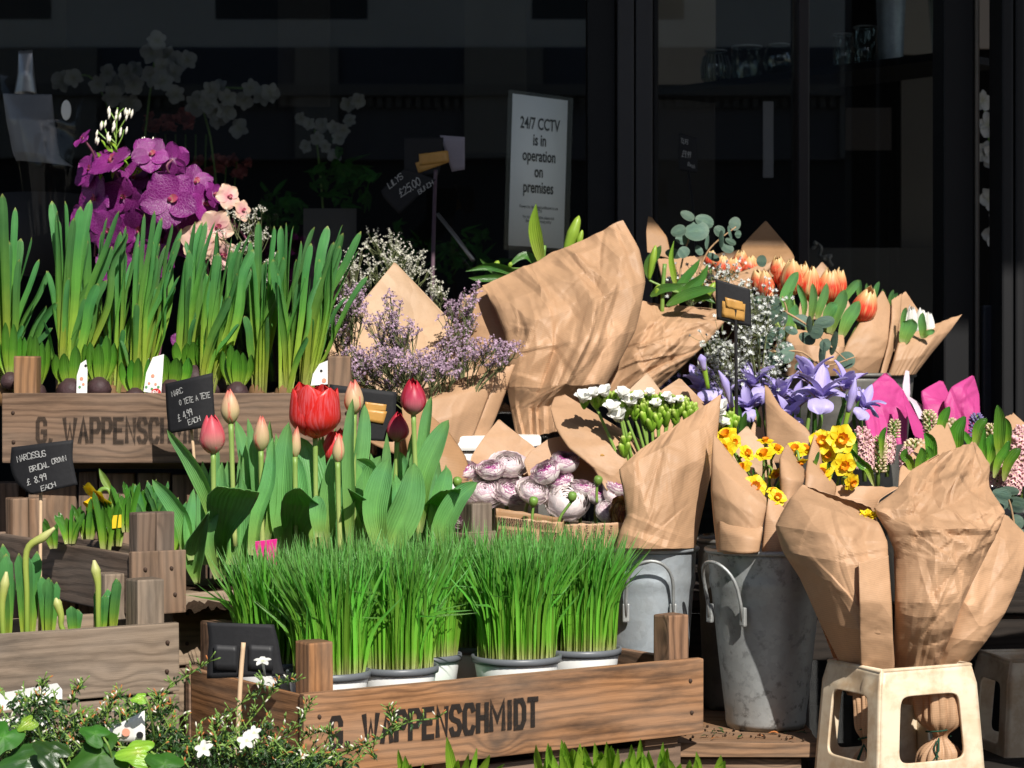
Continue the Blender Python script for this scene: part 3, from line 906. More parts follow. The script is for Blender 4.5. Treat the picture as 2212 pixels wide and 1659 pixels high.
MT['galv_dark'] = galvmat('dark_galvanised_steel', (0.16, 0.155, 0.14), 0.4)

def beigemat():
    m = NT('stained_beige_plastic')
    ob = m.obj()
    n1 = m.noise(26, 5, ob, 0.65)
    n2 = m.noise(9, 5, m.vmul(ob, (1, 1, 3)), 0.6)
    c = m.mix(m.math('MULTIPLY', m.ramp(n1, [(0.46, 0), (0.62, 1)]), 0.55), (0.76, 0.64, 0.47), (0.46, 0.28, 0.14))
    c = m.mix(m.math('MULTIPLY', m.ramp(n2, [(0.48, 0), (0.64, 1)]), 0.5), c, (0.55, 0.36, 0.19))
    return m.surf(c, 0.45, 0.4, nrm=m.bump(n1, 0.12, 0.002), transl=0.10, tcol=(0.8, 0.5, 0.25))
MT['beige'] = beigemat()
# ------------------------------------------------------------------ setting: pavement, street, shop, awning, opposite side
UP, EX, EY = V((0, 0, 1)), V((1, 0, 0)), V((0, 1, 0))

def simple_box(M, x0, x1, y0, y1, z0, z1, bev=0.004):
    M.box(V((x0, y0, z0)), EX, EY, UP, x1 - x0, y1 - y0, z1 - z0, bev)

M = MB(); M.grid(8, 8, lambda i, j: (V((lerp(-30, 30, j), lerp(-16.9, 12, i), 0)), (i, j, 0, 0), (j * 60, i * 30)))
def pavemat():
    m = NT('paving_stone')
    br = m.n('TexBrick', Scale=1.6, Mortar_Size=0.006)
    m.set(br.inputs['Vector'], m.uv())
    br.inputs['Color1'].default_value = (0.20, 0.19, 0.175, 1); br.inputs['Color2'].default_value = (0.25, 0.24, 0.22, 1); br.inputs['Mortar'].default_value = (0.08, 0.08, 0.075, 1)
    return m.surf(m.mix(m.math('MULTIPLY', m.noise(8, 5, m.obj()), 0.4), br.outputs[0], (0.12, 0.115, 0.11)), 0.85, 0.2)
MT['pave'] = pavemat()
tag(M.build('pavement', MT['pave']), kind='structure')
M = MB(); M.grid(2, 2, lambda i, j: (V((lerp(-30, 30, j), lerp(-14, -4, i), 0.004)), (i, j, 0, 0), (j * 60, i * 10)))
tag(M.build('road', plain('asphalt', (0.05, 0.05, 0.052), 0.9, 0.2, nscale=60, namt=0.5, bump=0.3)), kind='structure')

# shop front: black frame, big pane on the left, glazed door side on the right
SY = 4.30
def px(x, Y): return (x - CX) / FD * Y
def pz(y, Y): return CH - (y - CY) / FD * Y
shop = thing('shop_front', 'black framed glazed shop front behind the flower display', 'shop front', V((0, SY, 0)))
fr = MT['black_frame']
def bar(x0, x1, z0, z1, y0=SY, d=0.09, nm='frame_bar', mat=None):
    M = MB(); simple_box(M, x0, x1, y0, y0 + d, z0, z1, 0.003); return M.build(nm, mat or fr, shop, smooth=False)
bar(px(1270, SY), px(1330, SY), 0.0, 2.9, SY - 0.005, 0.10)
bar(px(1330, SY) + 0.002, px(1368, SY), 0.0, 2.9, SY - 0.03, 0.12, mat=plain('grey_frame', (0.030, 0.027, 0.028), 0.4, 0.45))
bar(px(1368, SY) + 0.003, px(1408, SY), 0.0, 2.9, SY - 0.03, 0.12, mat=bpy.data.materials['grey_frame'])
bar(px(1408, SY) + 0.002, px(1422, SY), 0.0, 2.9)
bar(px(1722, SY), px(1746, SY), 0.0, 2.9, SY - 0.02, 0.1, mat=plain('brown_frame', (0.020, 0.013, 0.013), 0.4, 0.4))
bar(-1.35, px(1270, SY) - 0.002, 0.0, 0.62, nm='stall_riser')
bar(px(1422, SY) + 0.002, px(2040, SY) - 0.02, 0.0, 0.30, nm='stall_riser')
bar(-3.0, 3.0, 2.92, 3.6, SY - 0.06, 0.16, nm='fascia')
bar(-3.0, -1.36, 0.0, 2.9, nm='side_pier')
SR = 3.78                                         # the right-hand return of the front stands nearer
def sbar(x0, x1, y0, d, nm='door_post', mat=None): 
    M = MB(); simple_box(M, px(x0, y0), px(x1, y0), y0, y0 + d, 0, 2.9, 0.004); return M.build(nm, mat or fr, shop, smooth=False)
sbar(2038, 2106, SR, 0.10)
sbar(2108, 2117, SR - 0.006, 0.05, mat=plain('sunlit_frame_edge', (0.20, 0.17, 0.14), 0.5, 0.4))  # paler strip: the post's sunlit edge put into its colour
sbar(2164, 2190, SR - 0.10, 0.10); sbar(2193, 2214, SR - 0.10, 0.10); sbar(2217, 2330, SR - 0.09, 0.10)
M = MB(); simple_box(M, px(2119, SR), px(2164, SR) , SR - 0.02, SR + 0.03, 0, pz(660, SR), 0.003); M.build('door_panel', plain('door_panel_paint', (0.030, 0.032, 0.042), 0.35, 0.4), shop, smooth=False)
def pane(x0, x1, z0, z1, y, nm='glass_pane'):
    M = MB(); simple_box(M, x0, x1, y, y + 0.006, z0, z1, 0.0); return M.build(nm, MT['glass'], shop, smooth=False)
pane(-1.355, px(1270, SY) - 0.003, 0.625, 2.9, SY + 0.04)
pane(px(1422, SY) + 0.003, px(1722, SY) - 0.002, 0.305, 2.9, SY + 0.04)
pane(px(1746, SY) + 0.002, px(2060, SY), 0.305, 2.9, SY + 0.04)
# the room behind the glass
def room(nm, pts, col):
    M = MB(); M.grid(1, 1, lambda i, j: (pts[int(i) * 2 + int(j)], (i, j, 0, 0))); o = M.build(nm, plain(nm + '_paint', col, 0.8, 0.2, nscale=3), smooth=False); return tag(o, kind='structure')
RB = 7.4
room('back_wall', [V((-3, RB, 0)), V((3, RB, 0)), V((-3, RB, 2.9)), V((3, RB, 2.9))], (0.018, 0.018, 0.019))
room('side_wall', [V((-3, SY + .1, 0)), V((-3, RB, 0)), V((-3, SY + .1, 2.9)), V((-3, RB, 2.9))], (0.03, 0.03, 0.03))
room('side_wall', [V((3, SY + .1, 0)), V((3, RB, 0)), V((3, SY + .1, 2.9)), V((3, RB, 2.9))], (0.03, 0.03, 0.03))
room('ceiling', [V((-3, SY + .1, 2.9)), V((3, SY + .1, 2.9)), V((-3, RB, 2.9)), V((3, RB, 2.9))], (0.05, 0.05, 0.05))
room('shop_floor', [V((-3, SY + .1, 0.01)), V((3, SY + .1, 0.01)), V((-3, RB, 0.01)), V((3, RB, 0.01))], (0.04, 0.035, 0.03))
def panel(nm, label, cat, x0, y0, x1, y1, Y, col, th=0.01, group=None):
    M = MB(); a, b = P(x0, y1, Y), P(x1, y0, Y)
    M.box(a, EX, EY, UP, b.x - a.x, th, b.z - a.z, 0.002)
    return tag(M.build(nm, plain(nm + '_%d' % len(bpy.data.materials), col, 0.8, 0.15, nscale=6, namt=0.25), smooth=False), label, cat, group)
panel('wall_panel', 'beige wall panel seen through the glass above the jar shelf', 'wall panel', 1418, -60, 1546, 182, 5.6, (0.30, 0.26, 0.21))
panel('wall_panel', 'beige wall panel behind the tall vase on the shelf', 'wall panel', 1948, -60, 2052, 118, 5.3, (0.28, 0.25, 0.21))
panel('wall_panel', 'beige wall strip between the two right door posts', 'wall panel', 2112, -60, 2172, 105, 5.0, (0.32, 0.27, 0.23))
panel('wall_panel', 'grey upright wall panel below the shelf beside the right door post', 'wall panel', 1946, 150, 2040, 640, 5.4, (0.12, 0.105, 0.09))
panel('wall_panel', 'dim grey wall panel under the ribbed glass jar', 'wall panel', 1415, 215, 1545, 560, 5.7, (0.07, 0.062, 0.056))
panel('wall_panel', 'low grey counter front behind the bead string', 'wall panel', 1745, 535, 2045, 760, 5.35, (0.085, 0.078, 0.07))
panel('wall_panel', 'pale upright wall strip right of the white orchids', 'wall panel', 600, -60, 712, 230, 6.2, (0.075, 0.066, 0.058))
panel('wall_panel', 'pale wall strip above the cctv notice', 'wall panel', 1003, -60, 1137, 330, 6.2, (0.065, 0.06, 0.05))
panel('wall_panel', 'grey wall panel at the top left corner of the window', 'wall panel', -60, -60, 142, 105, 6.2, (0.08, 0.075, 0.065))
panel('paper_note', 'narrow white paper strip hanging on the dark door', 'note', 1648, 219, 1671, 384, 4.75, (0.28, 0.27, 0.29), 0.002)
panel('paper_note', 'grey sheet of paper standing below the lily price card', 'note', 655, 450, 770, 640, 4.55, (0.17, 0.15, 0.14), 0.002)

# awning: throws the shade over the upper window
aw = thing('awning', 'dark canvas awning over the shop window', 'awning', V((0, SY, 3.5)))
M = MB(); M.grid(6, 12, lambda i, j: (V((lerp(-2.6, 2.6, j), lerp(1.60, SY - 0.02, i), lerp(3.25, 3.55, i) - 0.02 * math.sin(math.pi * i))), (i, j, 0, 0)))
M.build('canopy', plain('awning_canvas', (0.03, 0.03, 0.035), 0.9, 0.1), aw, solid=0.004)
M = MB(); M.tube([V((-2.6, 1.60, 3.235)), V((2.6, 1.60, 3.235))], 0.014, 8); M.build('front_rail', fr, aw)

# opposite side of the street, seen only as a reflection
ob = thing('opposite_building', 'pale building with dark blue shop fascias reflected in the window glass', 'building', V((0, -15, 0)))
def ob_box(nm, x0, x1, z0, z1, yy, d, col):
    M = MB(); simple_box(M, x0, x1, yy - d, yy, z0, z1, 0.01)
    return M.build(nm, plain('facade_%d' % len(bpy.data.materials), col, 0.8, 0.2, nscale=1.2, namt=0.3), ob, smooth=False)
OY = -14.0
ob_box('shop_wall', -14, 14, 0, 3.43, OY - 0.2, 0.6, (0.03, 0.03, 0.035))
ob_box('fascia', -14, 14, 3.432, 4.079, OY - 0.05, 0.7, (0.12, 0.115, 0.125))
for k in range(140):
    x = -7 + k * 0.1
    M = MB() if k == 0 else M
    simple_box(M, x, x + 0.05, OY - 0.05, OY + 0.03, 3.97, 4.085, 0.0)
M.build('dentils', plain('dentil_stone', (0.15, 0.14, 0.13), 0.8, 0.2), ob, smooth=False)
ob_box('cornice', -14, 14, 4.08, 4.2, OY + 0.12, 0.9, (0.16, 0.15, 0.14))
ob_box('blue_band', -14, 14, 4.202, 4.60, OY, 0.8, (0.06, 0.07, 0.095))
for x0, x1 in ((-2.25, -1.8), (-0.5, 0.32), (-7.0, -4.3), (3.4, 4.2)):
    ob_box('pilaster', x0, x1, 3.44, 4.59, OY + 0.06, 0.05, (0.22, 0.205, 0.185))
ob_box('upper_wall', -14, 14, 4.602, 6.4, OY - 0.1, 0.6, (0.62, 0.60, 0.55))
for k in range(8):
    ob_box('window', -13 + k * 3.3, -11.4 + k * 3.3, 4.9, 6.1, OY - 0.098, 0.02, (0.05, 0.06, 0.07))

# ------------------------------------------------------------------ benches and stands under the display
def bench(nm, label, x0, x1, y0, y1, z, mat='wood_brown', np_=5, leg=True):
    t = thing(nm, label, 'bench', V(((x0 + x1) / 2, (y0 + y1) / 2, 0)))
    d = (y1 - y0) / np_
    for k in range(np_):
        M = MB(); M.box(V((x0 + rnd.uniform(-.006, .006), y0 + k * d, z - 0.018)), EX, EY, UP, x1 - x0, d - 0.007, 0.018, 0.002, jit=0.001)
        M.build('plank', MT[mat], t, smooth=False)
    for xx in (x0 + 0.03, x1 - 0.08):
        for yy in (y0 + 0.03, y1 - 0.08):
            M = MB(); M.box(V((xx, yy, 0)), EX, EY, UP, 0.05, 0.05, z - 0.019, 0.003, grain=2); M.build('leg', MT[mat], t, smooth=False)
    M = MB(); M.box(V((x0 + 0.02, y0 + 0.012, z - 0.085)), EX, EY, UP, x1 - x0 - 0.04, 0.016, 0.064, 0.002, jit=0.001); M.build('front_rail', MT[mat], t, smooth=False)
    return t
bench('display_bench', 'rough brown plank bench carrying the two galvanised buckets', -0.30, 0.375, 2.665, 3.02, 0.663, 'wood_mid', 4)
bench('display_bench', 'weathered plank bench under the grey bulb crates at the left', -1.15, -0.31, 2.16, 3.02, 0.663, 'wood_grey', 7)
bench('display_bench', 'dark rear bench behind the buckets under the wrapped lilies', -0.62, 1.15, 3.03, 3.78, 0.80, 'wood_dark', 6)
bench('plant_shelf', 'low plank shelf under the jasmine in front of the crates', -1.0, 0.30, 1.80, 2.14, 0.50, 'wood_mid', 3)

C34 = R(34)
E1, E2 = V((math.cos(C34), math.sin(C34), 0)), V((-math.sin(C34), math.cos(C34), 0))
N0 = P(655, 1500, 2.34); N0.z = 0.676
crate('warm brown wooden crate stencilled with black lettering holding pots of cat grass', N0, C34, 0.55, 0.29, 0.0915, 'wood_warm', 1, pw=0.031, post_h=0.053, text=(0.034, 0.032, 0.0305, 1.02))
UC = N0 + E1 * 0.03 + E2 * 0.02; UC.z = 0.50
crate('pale upturned crate below the stencilled cat grass crate', UC, C34, 0.50, 0.25, 0.165, 'wood_mid', 2, posts=False)
M = MB()
for k in range(4):
    M.box(N0 + E1 * (0.02 + 0.15 * k) + E2 * 0.012 - UP * 0.0105, E1, E2, UP, 0.05, 0.26, 0.009, 0.001, grain=1)
tag(M.build('support_slats', MT['wood_mid'], smooth=False), 'thin wooden slats between the stencilled crate and the one below', 'slats')
LL = P(388, 1345, 2.50) - E1 * 0.52; LL.z = 0.667
crate('grey weathered crate of two wide boards at the lower left', LL, C34, 0.52, 0.15, 0.160, 'wood_grey', 2, pw=0.034, post_h=0.05)
TC = P(374, 1283, 2.66); TC.z = 0.665
crate('pinkish brown crate filled with soil and tulips', TC, C34, 0.42, 0.17, 0.179, 'wood_grey', 2, pw=0.03, post_h=0.0)
MC = P(285, 1193, 2.55); MC.z = 0.829
crate('dark weathered crate of mini daffodils under the stencilled top crate', MC, C34, 0.070, 0.44, 0.0745, 'wood_brown', 1, pw=0.0235, th=0.008, post_h=0.045)
RC = P(1012, 1150, 2.87); RC.z = 0.665
crate('brown crate with one pale corner post in front of the ranunculus', RC, C34, 0.30, 0.24, 0.24, 'wood_grey', 3, pw=0.033, post_h=0.037)
TP = V((px(4, 2.9), 2.90, 0.9955))
crate('brown stencilled crate on top of the stack filled with daffodil leaves and bulbs', TP, R(-1.0), 0.475, 0.30, 0.092, 'wood_mid', 1, pw=0.030, post_h=0.05, text=(0.048, 0.028, 0.0303, 0.90))

# crate stack that carries the top crate
st = thing('crate_stack', 'stack of old brown boards and posts under the top crate', 'crate stack', V((-0.45, 2.95, 0)))
xs = [60, 168, 215, 296, 372, 452, 540, 640]
for k in range(len(xs) - 1):
    M = MB(); a = px(xs[k], 2.945); b = px(xs[k + 1], 2.945)
    M.box(V((a, 2.945 + rnd.uniform(-.004, .004), 0.66)), EX, EY, UP, b - a - 0.004, 0.016, pz(1022 + rnd.uniform(-3, 3), 2.945) - 0.66, 0.002, grain=2, jit=0.001)
    M.build('upright_board', MT['wood_brown'], st, smooth=False)
M = MB(); M.box(V((px(20, 2.95), 2.965, pz(1014, 2.95))), EX, EY, UP, 0.42, 0.2, 0.012, 0.002); M.build('top_board', MT['wood_brown'], st, smooth=False)
for xx in (-0.75, -0.32):
    M = MB(); M.box(V((xx, 3.10, 0)), EX, EY, UP, 0.05, 0.05, 0.96, 0.003, grain=2); M.build('leg', MT['wood_brown'], st, smooth=False)

# white box on the rear bench
bx = thing('foam_box', 'white box beneath the lavender statice bunch', 'box', P(1065, 1000, 3.06))
M = MB(); a = P(958, 1075, 3.06); b = P(1163, 942, 3.06); M.box(V((a.x, 3.06, 0.80)), EX, EY, UP, b.x - a.x, 0.2, b.z - 0.80 - 0.022, 0.004); M.build('body', MT['white'], bx, smooth=False)
M = MB(); M.box(V((a.x - 0.004, 3.054, b.z - 0.021)), EX, EY, UP, b.x - a.x + 0.008, 0.21, 0.021, 0.004); M.build('lid', MT['white'], bx, smooth=False)

# ------------------------------------------------------------------ buckets
def bucket(label, o, rt, rb, h, mat, handles=(), band=True, group='galvanised flower buckets'):
    t = thing('galvanised_bucket', label, 'bucket', o, group)
    M = MB()
    pr = []
    for k in range(31):
        i = k / 30
        r = lerp(rb, rt, i ** 0.92)
        if band:
            r += 0.0016 * math.exp(-((i - 0.80) / 0.012) ** 2) + 0.0016 * math.exp(-((i - 0.835) / 0.012) ** 2) + 0.0012 * math.exp(-((i - 0.025) / 0.02) ** 2)
        pr.append((r, h * i))
    pr = [(0.001, 0.002), (rb * 0.98, 0.002)] + pr
    pr += [(rt - 0.002, h), (rt - 0.004, h * 0.9), (rb * 0.95, 0.012), (0.001, 0.012)]
    M.lathe(o, pr, 56)
    M.build('body', MT[mat], t)
    M = MB(); n = 56
    M.tube([o + V((math.cos(2 * math.pi * k / n) * (rt + 0.001), math.sin(2 * math.pi * k / n) * (rt + 0.001), h)) for k in range(n + 1)], 0.0034, 8, cap=False)
    M.build('rim', MT[mat], t)
    for az, drop in handles:
        dr = V((math.sin(az), -math.cos(az), 0)); sd = V((math.cos(az), math.sin(az), 0))
        M = MB(); pts = []
        hw, hh = 0.030, 0.052
        z0 = h * 0.72
        for k in range(17):
            a = math.pi * k / 16
            x = -hw * math.cos(a)
            rr = math.sqrt(max(0, rt ** 2 - x * x)) * 0.98 + 0.006 + 0.016 * math.sin(a) ** 0.7
            pts.append(o + dr * rr + sd * x + UP * (z0 + hh * math.sin(a) ** 0.6))
        pts = [pts[0] - UP * 0.022 - dr * 0.003] + pts + [pts[-1] - UP * 0.022 - dr * 0.003]
        M.tube(pts, 0.0022, 8)
        for q in (pts[0], pts[-1]):
            M.box(q - sd * 0.0045 - dr * 0.004 - UP * 0.006, sd, dr, UP, 0.009, 0.006, 0.024, 0.002)
        M.build('handle', MT['galv_dark' if mat == 'galv_dark' else 'galv_old'], t)
    return t
BA = V((px(1398, 2.83), 2.84, 0.664)); BB = V((px(1655, 2.78), 2.785, 0.664))
bucket('bright grey galvanised bucket holding the freesia wrap', BA, 0.0645, 0.047, 0.223, 'galv_new', [(R(0), 0)])
bucket('mottled galvanised bucket with a side handle in the dark middle', BB, 0.0745, 0.049, 0.225, 'galv_old', [(R(-52), 0)])
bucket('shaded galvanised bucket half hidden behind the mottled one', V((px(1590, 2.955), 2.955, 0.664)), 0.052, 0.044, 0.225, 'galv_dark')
BD = V((px(1805, 3.42), 3.42, 0.80))
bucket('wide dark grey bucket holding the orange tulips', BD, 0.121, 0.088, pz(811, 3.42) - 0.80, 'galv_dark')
for lb, x, Y, r_, ht in (('hidden bucket under the large lily wrap', 1160, 3.2, 0.05, 0.22), ('hidden bucket below the statice wrap', 960, 3.20, 0.06, 0.20),
                      ('hidden bucket under the iris bunch', 1700, 3.16, 0.06, 0.18), ('hidden bucket under the hyacinths', 2010, 3.02, 0.09, 0.17)):
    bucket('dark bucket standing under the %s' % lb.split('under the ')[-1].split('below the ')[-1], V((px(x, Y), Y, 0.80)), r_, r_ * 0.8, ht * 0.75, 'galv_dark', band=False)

# ------------------------------------------------------------------ beige plastic flower tub
def tub(label, C, a1, s1, s2, h, flare, nm='plastic_flower_tub'):
    """C: nearest top corner; e1 goes right-back, e2 left-back; openings on all four sides"""
    u1 = V((math.cos(a1), math.sin(a1), 0)); u2 = V((-math.sin(a1), math.cos(a1), 0))
    t = thing(nm, label, 'tub', C + u1 * s1 / 2 + u2 * s2 / 2 - UP * h, 'beige plastic flower tubs')
    top = [C, C + u1 * s1, C + u1 * s1 + u2 * s2, C + u2 * s2]
    cen = (top[0] + top[2]) / 2
    def at(k, u, v):        # side k, u along it, v down from the rim in metres
        f = v / h
        e = 0.0 if v < 0.022 else 0.0035
        e2_ = 0.0
        a, b = top[k], top[(k + 1) % 4]
        p = a.lerp(b, u)
        sc_ = 1 + flare * f + (e + e2_) / 0.06
        q = cen + (p - cen) * sc_
        q.z = C.z - v
        return q
    for k in range(4):
        M = MB()
        n = 40
        hw, y0, y1, rr = 0.305, 0.031, h * 0.67, 0.055
        ho, oo = [], []
        for q in range(n):
            an = 2 * math.pi * q / n
            cx_, cy_ = math.cos(an), math.sin(an)
            ex = 8.0
            sx = math.copysign(abs(cx_) ** (2 / ex), cx_); sy = math.copysign(abs(cy_) ** (2 / ex), cy_)
            vv = lerp(y0, y1, 0.5 + 0.5 * sy)
            ho.append((0.5 + hw * sx * (1 + 0.06 * (0.5 + 0.5 * sy)), vv))
            mx = max(abs(cx_), abs(cy_))
            oo.append((0.5 + 0.5 * cx_ / mx, lerp(0, h, 0.5 + 0.5 * cy_ / mx)))
        rings = [0.0, 0.04, 0.3, 0.6, 0.8, 1.0]
        b0 = len(M.v)
        for rg in rings:
            for q in range(n):
                u = lerp(ho[q][0], oo[q][0], rg); v = lerp(ho[q][1], oo[q][1], rg)
                M.add(at(k, u, v), (u, v, 0.5, 0))
        for i in range(len(rings) - 1):
            for q in range(n):
                M.face(b0 + i * n + q, b0 + i * n + (q + 1) % n, b0 + (i + 1) * n + (q + 1) % n, b0 + (i + 1) * n + q)
        M.build('side_panel', MT['beige'], t, solid=0.0035)
    M = MB(); M.tube([at(k, 0, 0.0005) for k in (0, 1, 2, 3, 0)], 0.0026, 8); M.build('rim', MT['beige'], t)
    M = MB(); M.grid(1, 1, lambda i, j: (at(0, 0.02, h * 0.97).lerp(at(0, .98, h * .97), j).lerp(at(3, 1, h * .97).lerp(at(2, 0.02, h * .97), j), i * 0.98), (i, j, .5, 0)))
    M.build('base', MT['beige'], t, solid=0.003)
    return t
TCn = P(1906, 1449, 2.55)
tub('cream plastic tub with arched openings holding two tall wrapped bouquets', TCn, math.atan2(0.056, 0.110), 0.1285, 0.1065, 0.163, 0.17)
TD = P(2300, 1440, 2.58)
tub('second cream plastic tub in deep shade at the right edge', P(2185, 1428, 2.90), math.atan2(0.02, 0.12), 0.14, 0.11, 0.17, 0.15)
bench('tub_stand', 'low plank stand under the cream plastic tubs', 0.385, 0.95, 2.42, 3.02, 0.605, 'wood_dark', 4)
# ------------------------------------------------------------------ paper wraps
def S(rows, **k):
    d = dict(rows=rows); d.update(k); return d

wrap('paper_wrap', 'big crumpled brown paper wrap round lilies standing tallest in the middle', 'kraft_crushed', [
    S([(1042,616,1345,477,3.24,3.26,.00),(1068,665,1379,540,3.2,3.24,.035),(1088,720,1393,610,3.18,3.22,.05),(1098,780,1372,715,3.17,3.2,.05),(1096,835,1310,830,3.17,3.18,.05),(1103,880,1232,872,3.18,3.18,.035),(1116,945,1222,930,3.18,3.18,.03)], cr=.050, freq=9, fold=.010, nfold=7, nu=110, nv=110, seed=4),
    S([(1060,640,1330,520,3.30,3.34,-.0),(1100,720,1380,640,3.36,3.36,-.04),(1105,830,1300,830,3.3,3.3,-.04),(1118,945,1215,930,3.22,3.22,-.02)], name='back_sheet', seed=5),
    S([(1218,940,1226,938,3.12,3.12,0),(1195,960,1262,962,3.11,3.11,.01),(1200,1000,1245,990,3.12,3.12,.01)], name='loose_flap', nu=14, nv=14, cr=.006, seed=9)])
wrap('paper_wrap', 'brown paper wrap round lavender statice with a tall pale pointed back sheet', 'kraft', [
    S([(1056,612,1060,614,3.27,3.27,0),(1000,645,1078,648,3.27,3.25,.0),(985,700,1102,712,3.27,3.22,.01),(985,760,1119,745,3.26,3.2,.015),(985,830,1112,792,3.25,3.18,.02)], name='side_sheet', cr=.006, seed=12),
    S([(851,568,855,568,3.32,3.32,0),(792,640,926,642,3.3,3.3,-.004),(745,700,982,702,3.28,3.28,-.008),(712,752,1032,757,3.25,3.25,-.014),(702,792,1066,800,3.2,3.2,-.02),(715,860,1050,850,3.18,3.18,-.03)], name='back_sheet', mat='kraft_pale', cr=.005, freq=8, seed=13),
    S([(905,842,1068,799,3.1,3.10,0),(880,870,1062,838,3.06,3.1,.02),(868,920,1045,885,3.05,3.09,.03),(866,965,1020,950,3.05,3.08,.03),(872,1010,1000,1005,3.06,3.08,.02)], cr=.006, freq=9, fold=.004, seed=14),
    S([(1068,799,1113,786,3.12,3.13,0),(1056,850,1092,848,3.1,3.12,.006),(1032,905,1072,900,3.09,3.11,.008),(1004,944,1053,943,3.085,3.1,.006)], name='outer_fold', cr=.003, nu=16, seed=15),
    S([(703,757,712,752,3.24,3.24,0),(700,790,716,800,3.2,3.18,.01),(712,850,800,880,3.14,3.1,.02),(740,930,900,1000,3.12,3.08,.02)], name='left_fold', cr=.005, nu=24, seed=16)])
wrap('paper_wrap', 'brown lily wrap leaning right of the tallest one with a shadowed edge', 'kraft_crushed', [
    S([(1388,650,1557,670,3.33,3.33,0),(1362,695,1564,697,3.31,3.32,.03),(1335,745,1520,748,3.30,3.3,.04),(1305,790,1476,790,3.30,3.29,.035),(1270,850,1420,842,3.29,3.28,.025)], cr=.036, freq=8, fold=.008, nfold=5, nu=90, nv=90, seed=21),
    S([(1400,655,1550,668,3.4,3.4,0),(1390,720,1540,720,3.42,3.42,-.03),(1356,840,1415,838,3.3,3.3,-.01)], name='back_sheet', seed=22)])
wrap('paper_wrap', 'brown wrap round the orange tulips made of several overlapping sheets', 'kraft_worn', [
    S([(1905,629,1909,629,3.38,3.38,0),(1868,680,1928,674,3.35,3.37,.008),(1832,735,1921,730,3.32,3.35,.012),(1815,772,1909,770,3.31,3.34,.014),(1800,812,1896,812,3.31,3.34,.012)], name='right_sheet', cr=.007, freq=8, seed=31),
    S([(1703,708,1822,724,3.33,3.31,0),(1698,745,1824,750,3.31,3.29,.02),(1700,780,1815,780,3.31,3.29,.025),(1698,812,1806,812,3.31,3.3,.02)], cr=.010, freq=10, fold=.006, nfold=4, seed=32),
    S([(1774,567,1778,567,3.55,3.55,0),(1740,610,1815,612,3.54,3.54,0),(1720,690,1850,690,3.52,3.52,0)], name='back_sheet', cr=.004, seed=33)])
wrap('paper_wrap', 'narrow brown wrap round white tulips at the right of the dark bucket', 'kraft_worn', [
    S([(1953,631,1957,631,3.44,3.44,0),(1932,660,1987,675,3.42,3.44,0),(1930,700,2010,705,3.41,3.43,0),(1928,760,2000,750,3.40,3.42,-.01)], name='back_sheet', cr=.004, seed=41),
    S([(1926,648,1948,634,3.37,3.38,0),(1925,690,1944,690,3.35,3.36,.004),(1916,750,1932,750,3.34,3.35,.004),(1900,812,1918,812,3.33,3.34,.004)], name='left_fold', cr=.003, nu=10, seed=42),
    S([(1943,728,2078,679,3.35,3.40,0),(1938,745,2052,716,3.33,3.38,.014),(1928,780,2012,764,3.32,3.36,.018),(1917,812,1977,810,3.32,3.35,.014)], cr=.007, freq=9, fold=.004, seed=43)])
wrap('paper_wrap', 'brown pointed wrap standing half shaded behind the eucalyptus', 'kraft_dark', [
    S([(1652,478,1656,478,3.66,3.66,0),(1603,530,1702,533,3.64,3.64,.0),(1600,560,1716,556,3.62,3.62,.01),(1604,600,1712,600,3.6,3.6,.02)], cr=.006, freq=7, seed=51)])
wrap('paper_wrap', 'low brown sheets round red tulips behind the eucalyptus twig', 'kraft', [
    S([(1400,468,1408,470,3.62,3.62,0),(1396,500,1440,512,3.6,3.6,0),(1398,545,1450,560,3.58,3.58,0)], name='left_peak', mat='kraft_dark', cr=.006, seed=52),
    S([(1420,560,1500,552,3.52,3.52,0),(1425,590,1530,585,3.5,3.5,.01),(1440,640,1540,640,3.48,3.48,.01)], name='left_sheet', cr=.008, seed=53),
    S([(1520,612,1680,561,3.46,3.50,0),(1530,625,1655,590,3.45,3.49,.012),(1545,650,1625,622,3.45,3.48,.012),(1550,690,1600,680,3.45,3.47,.01)], cr=.005, seed=54),
    S([(1470,560,1600,540,3.66,3.66,0),(1480,600,1640,600,3.64,3.64,0)], name='back_sheet', mat='kraft_dark', cr=.006, seed=55)])
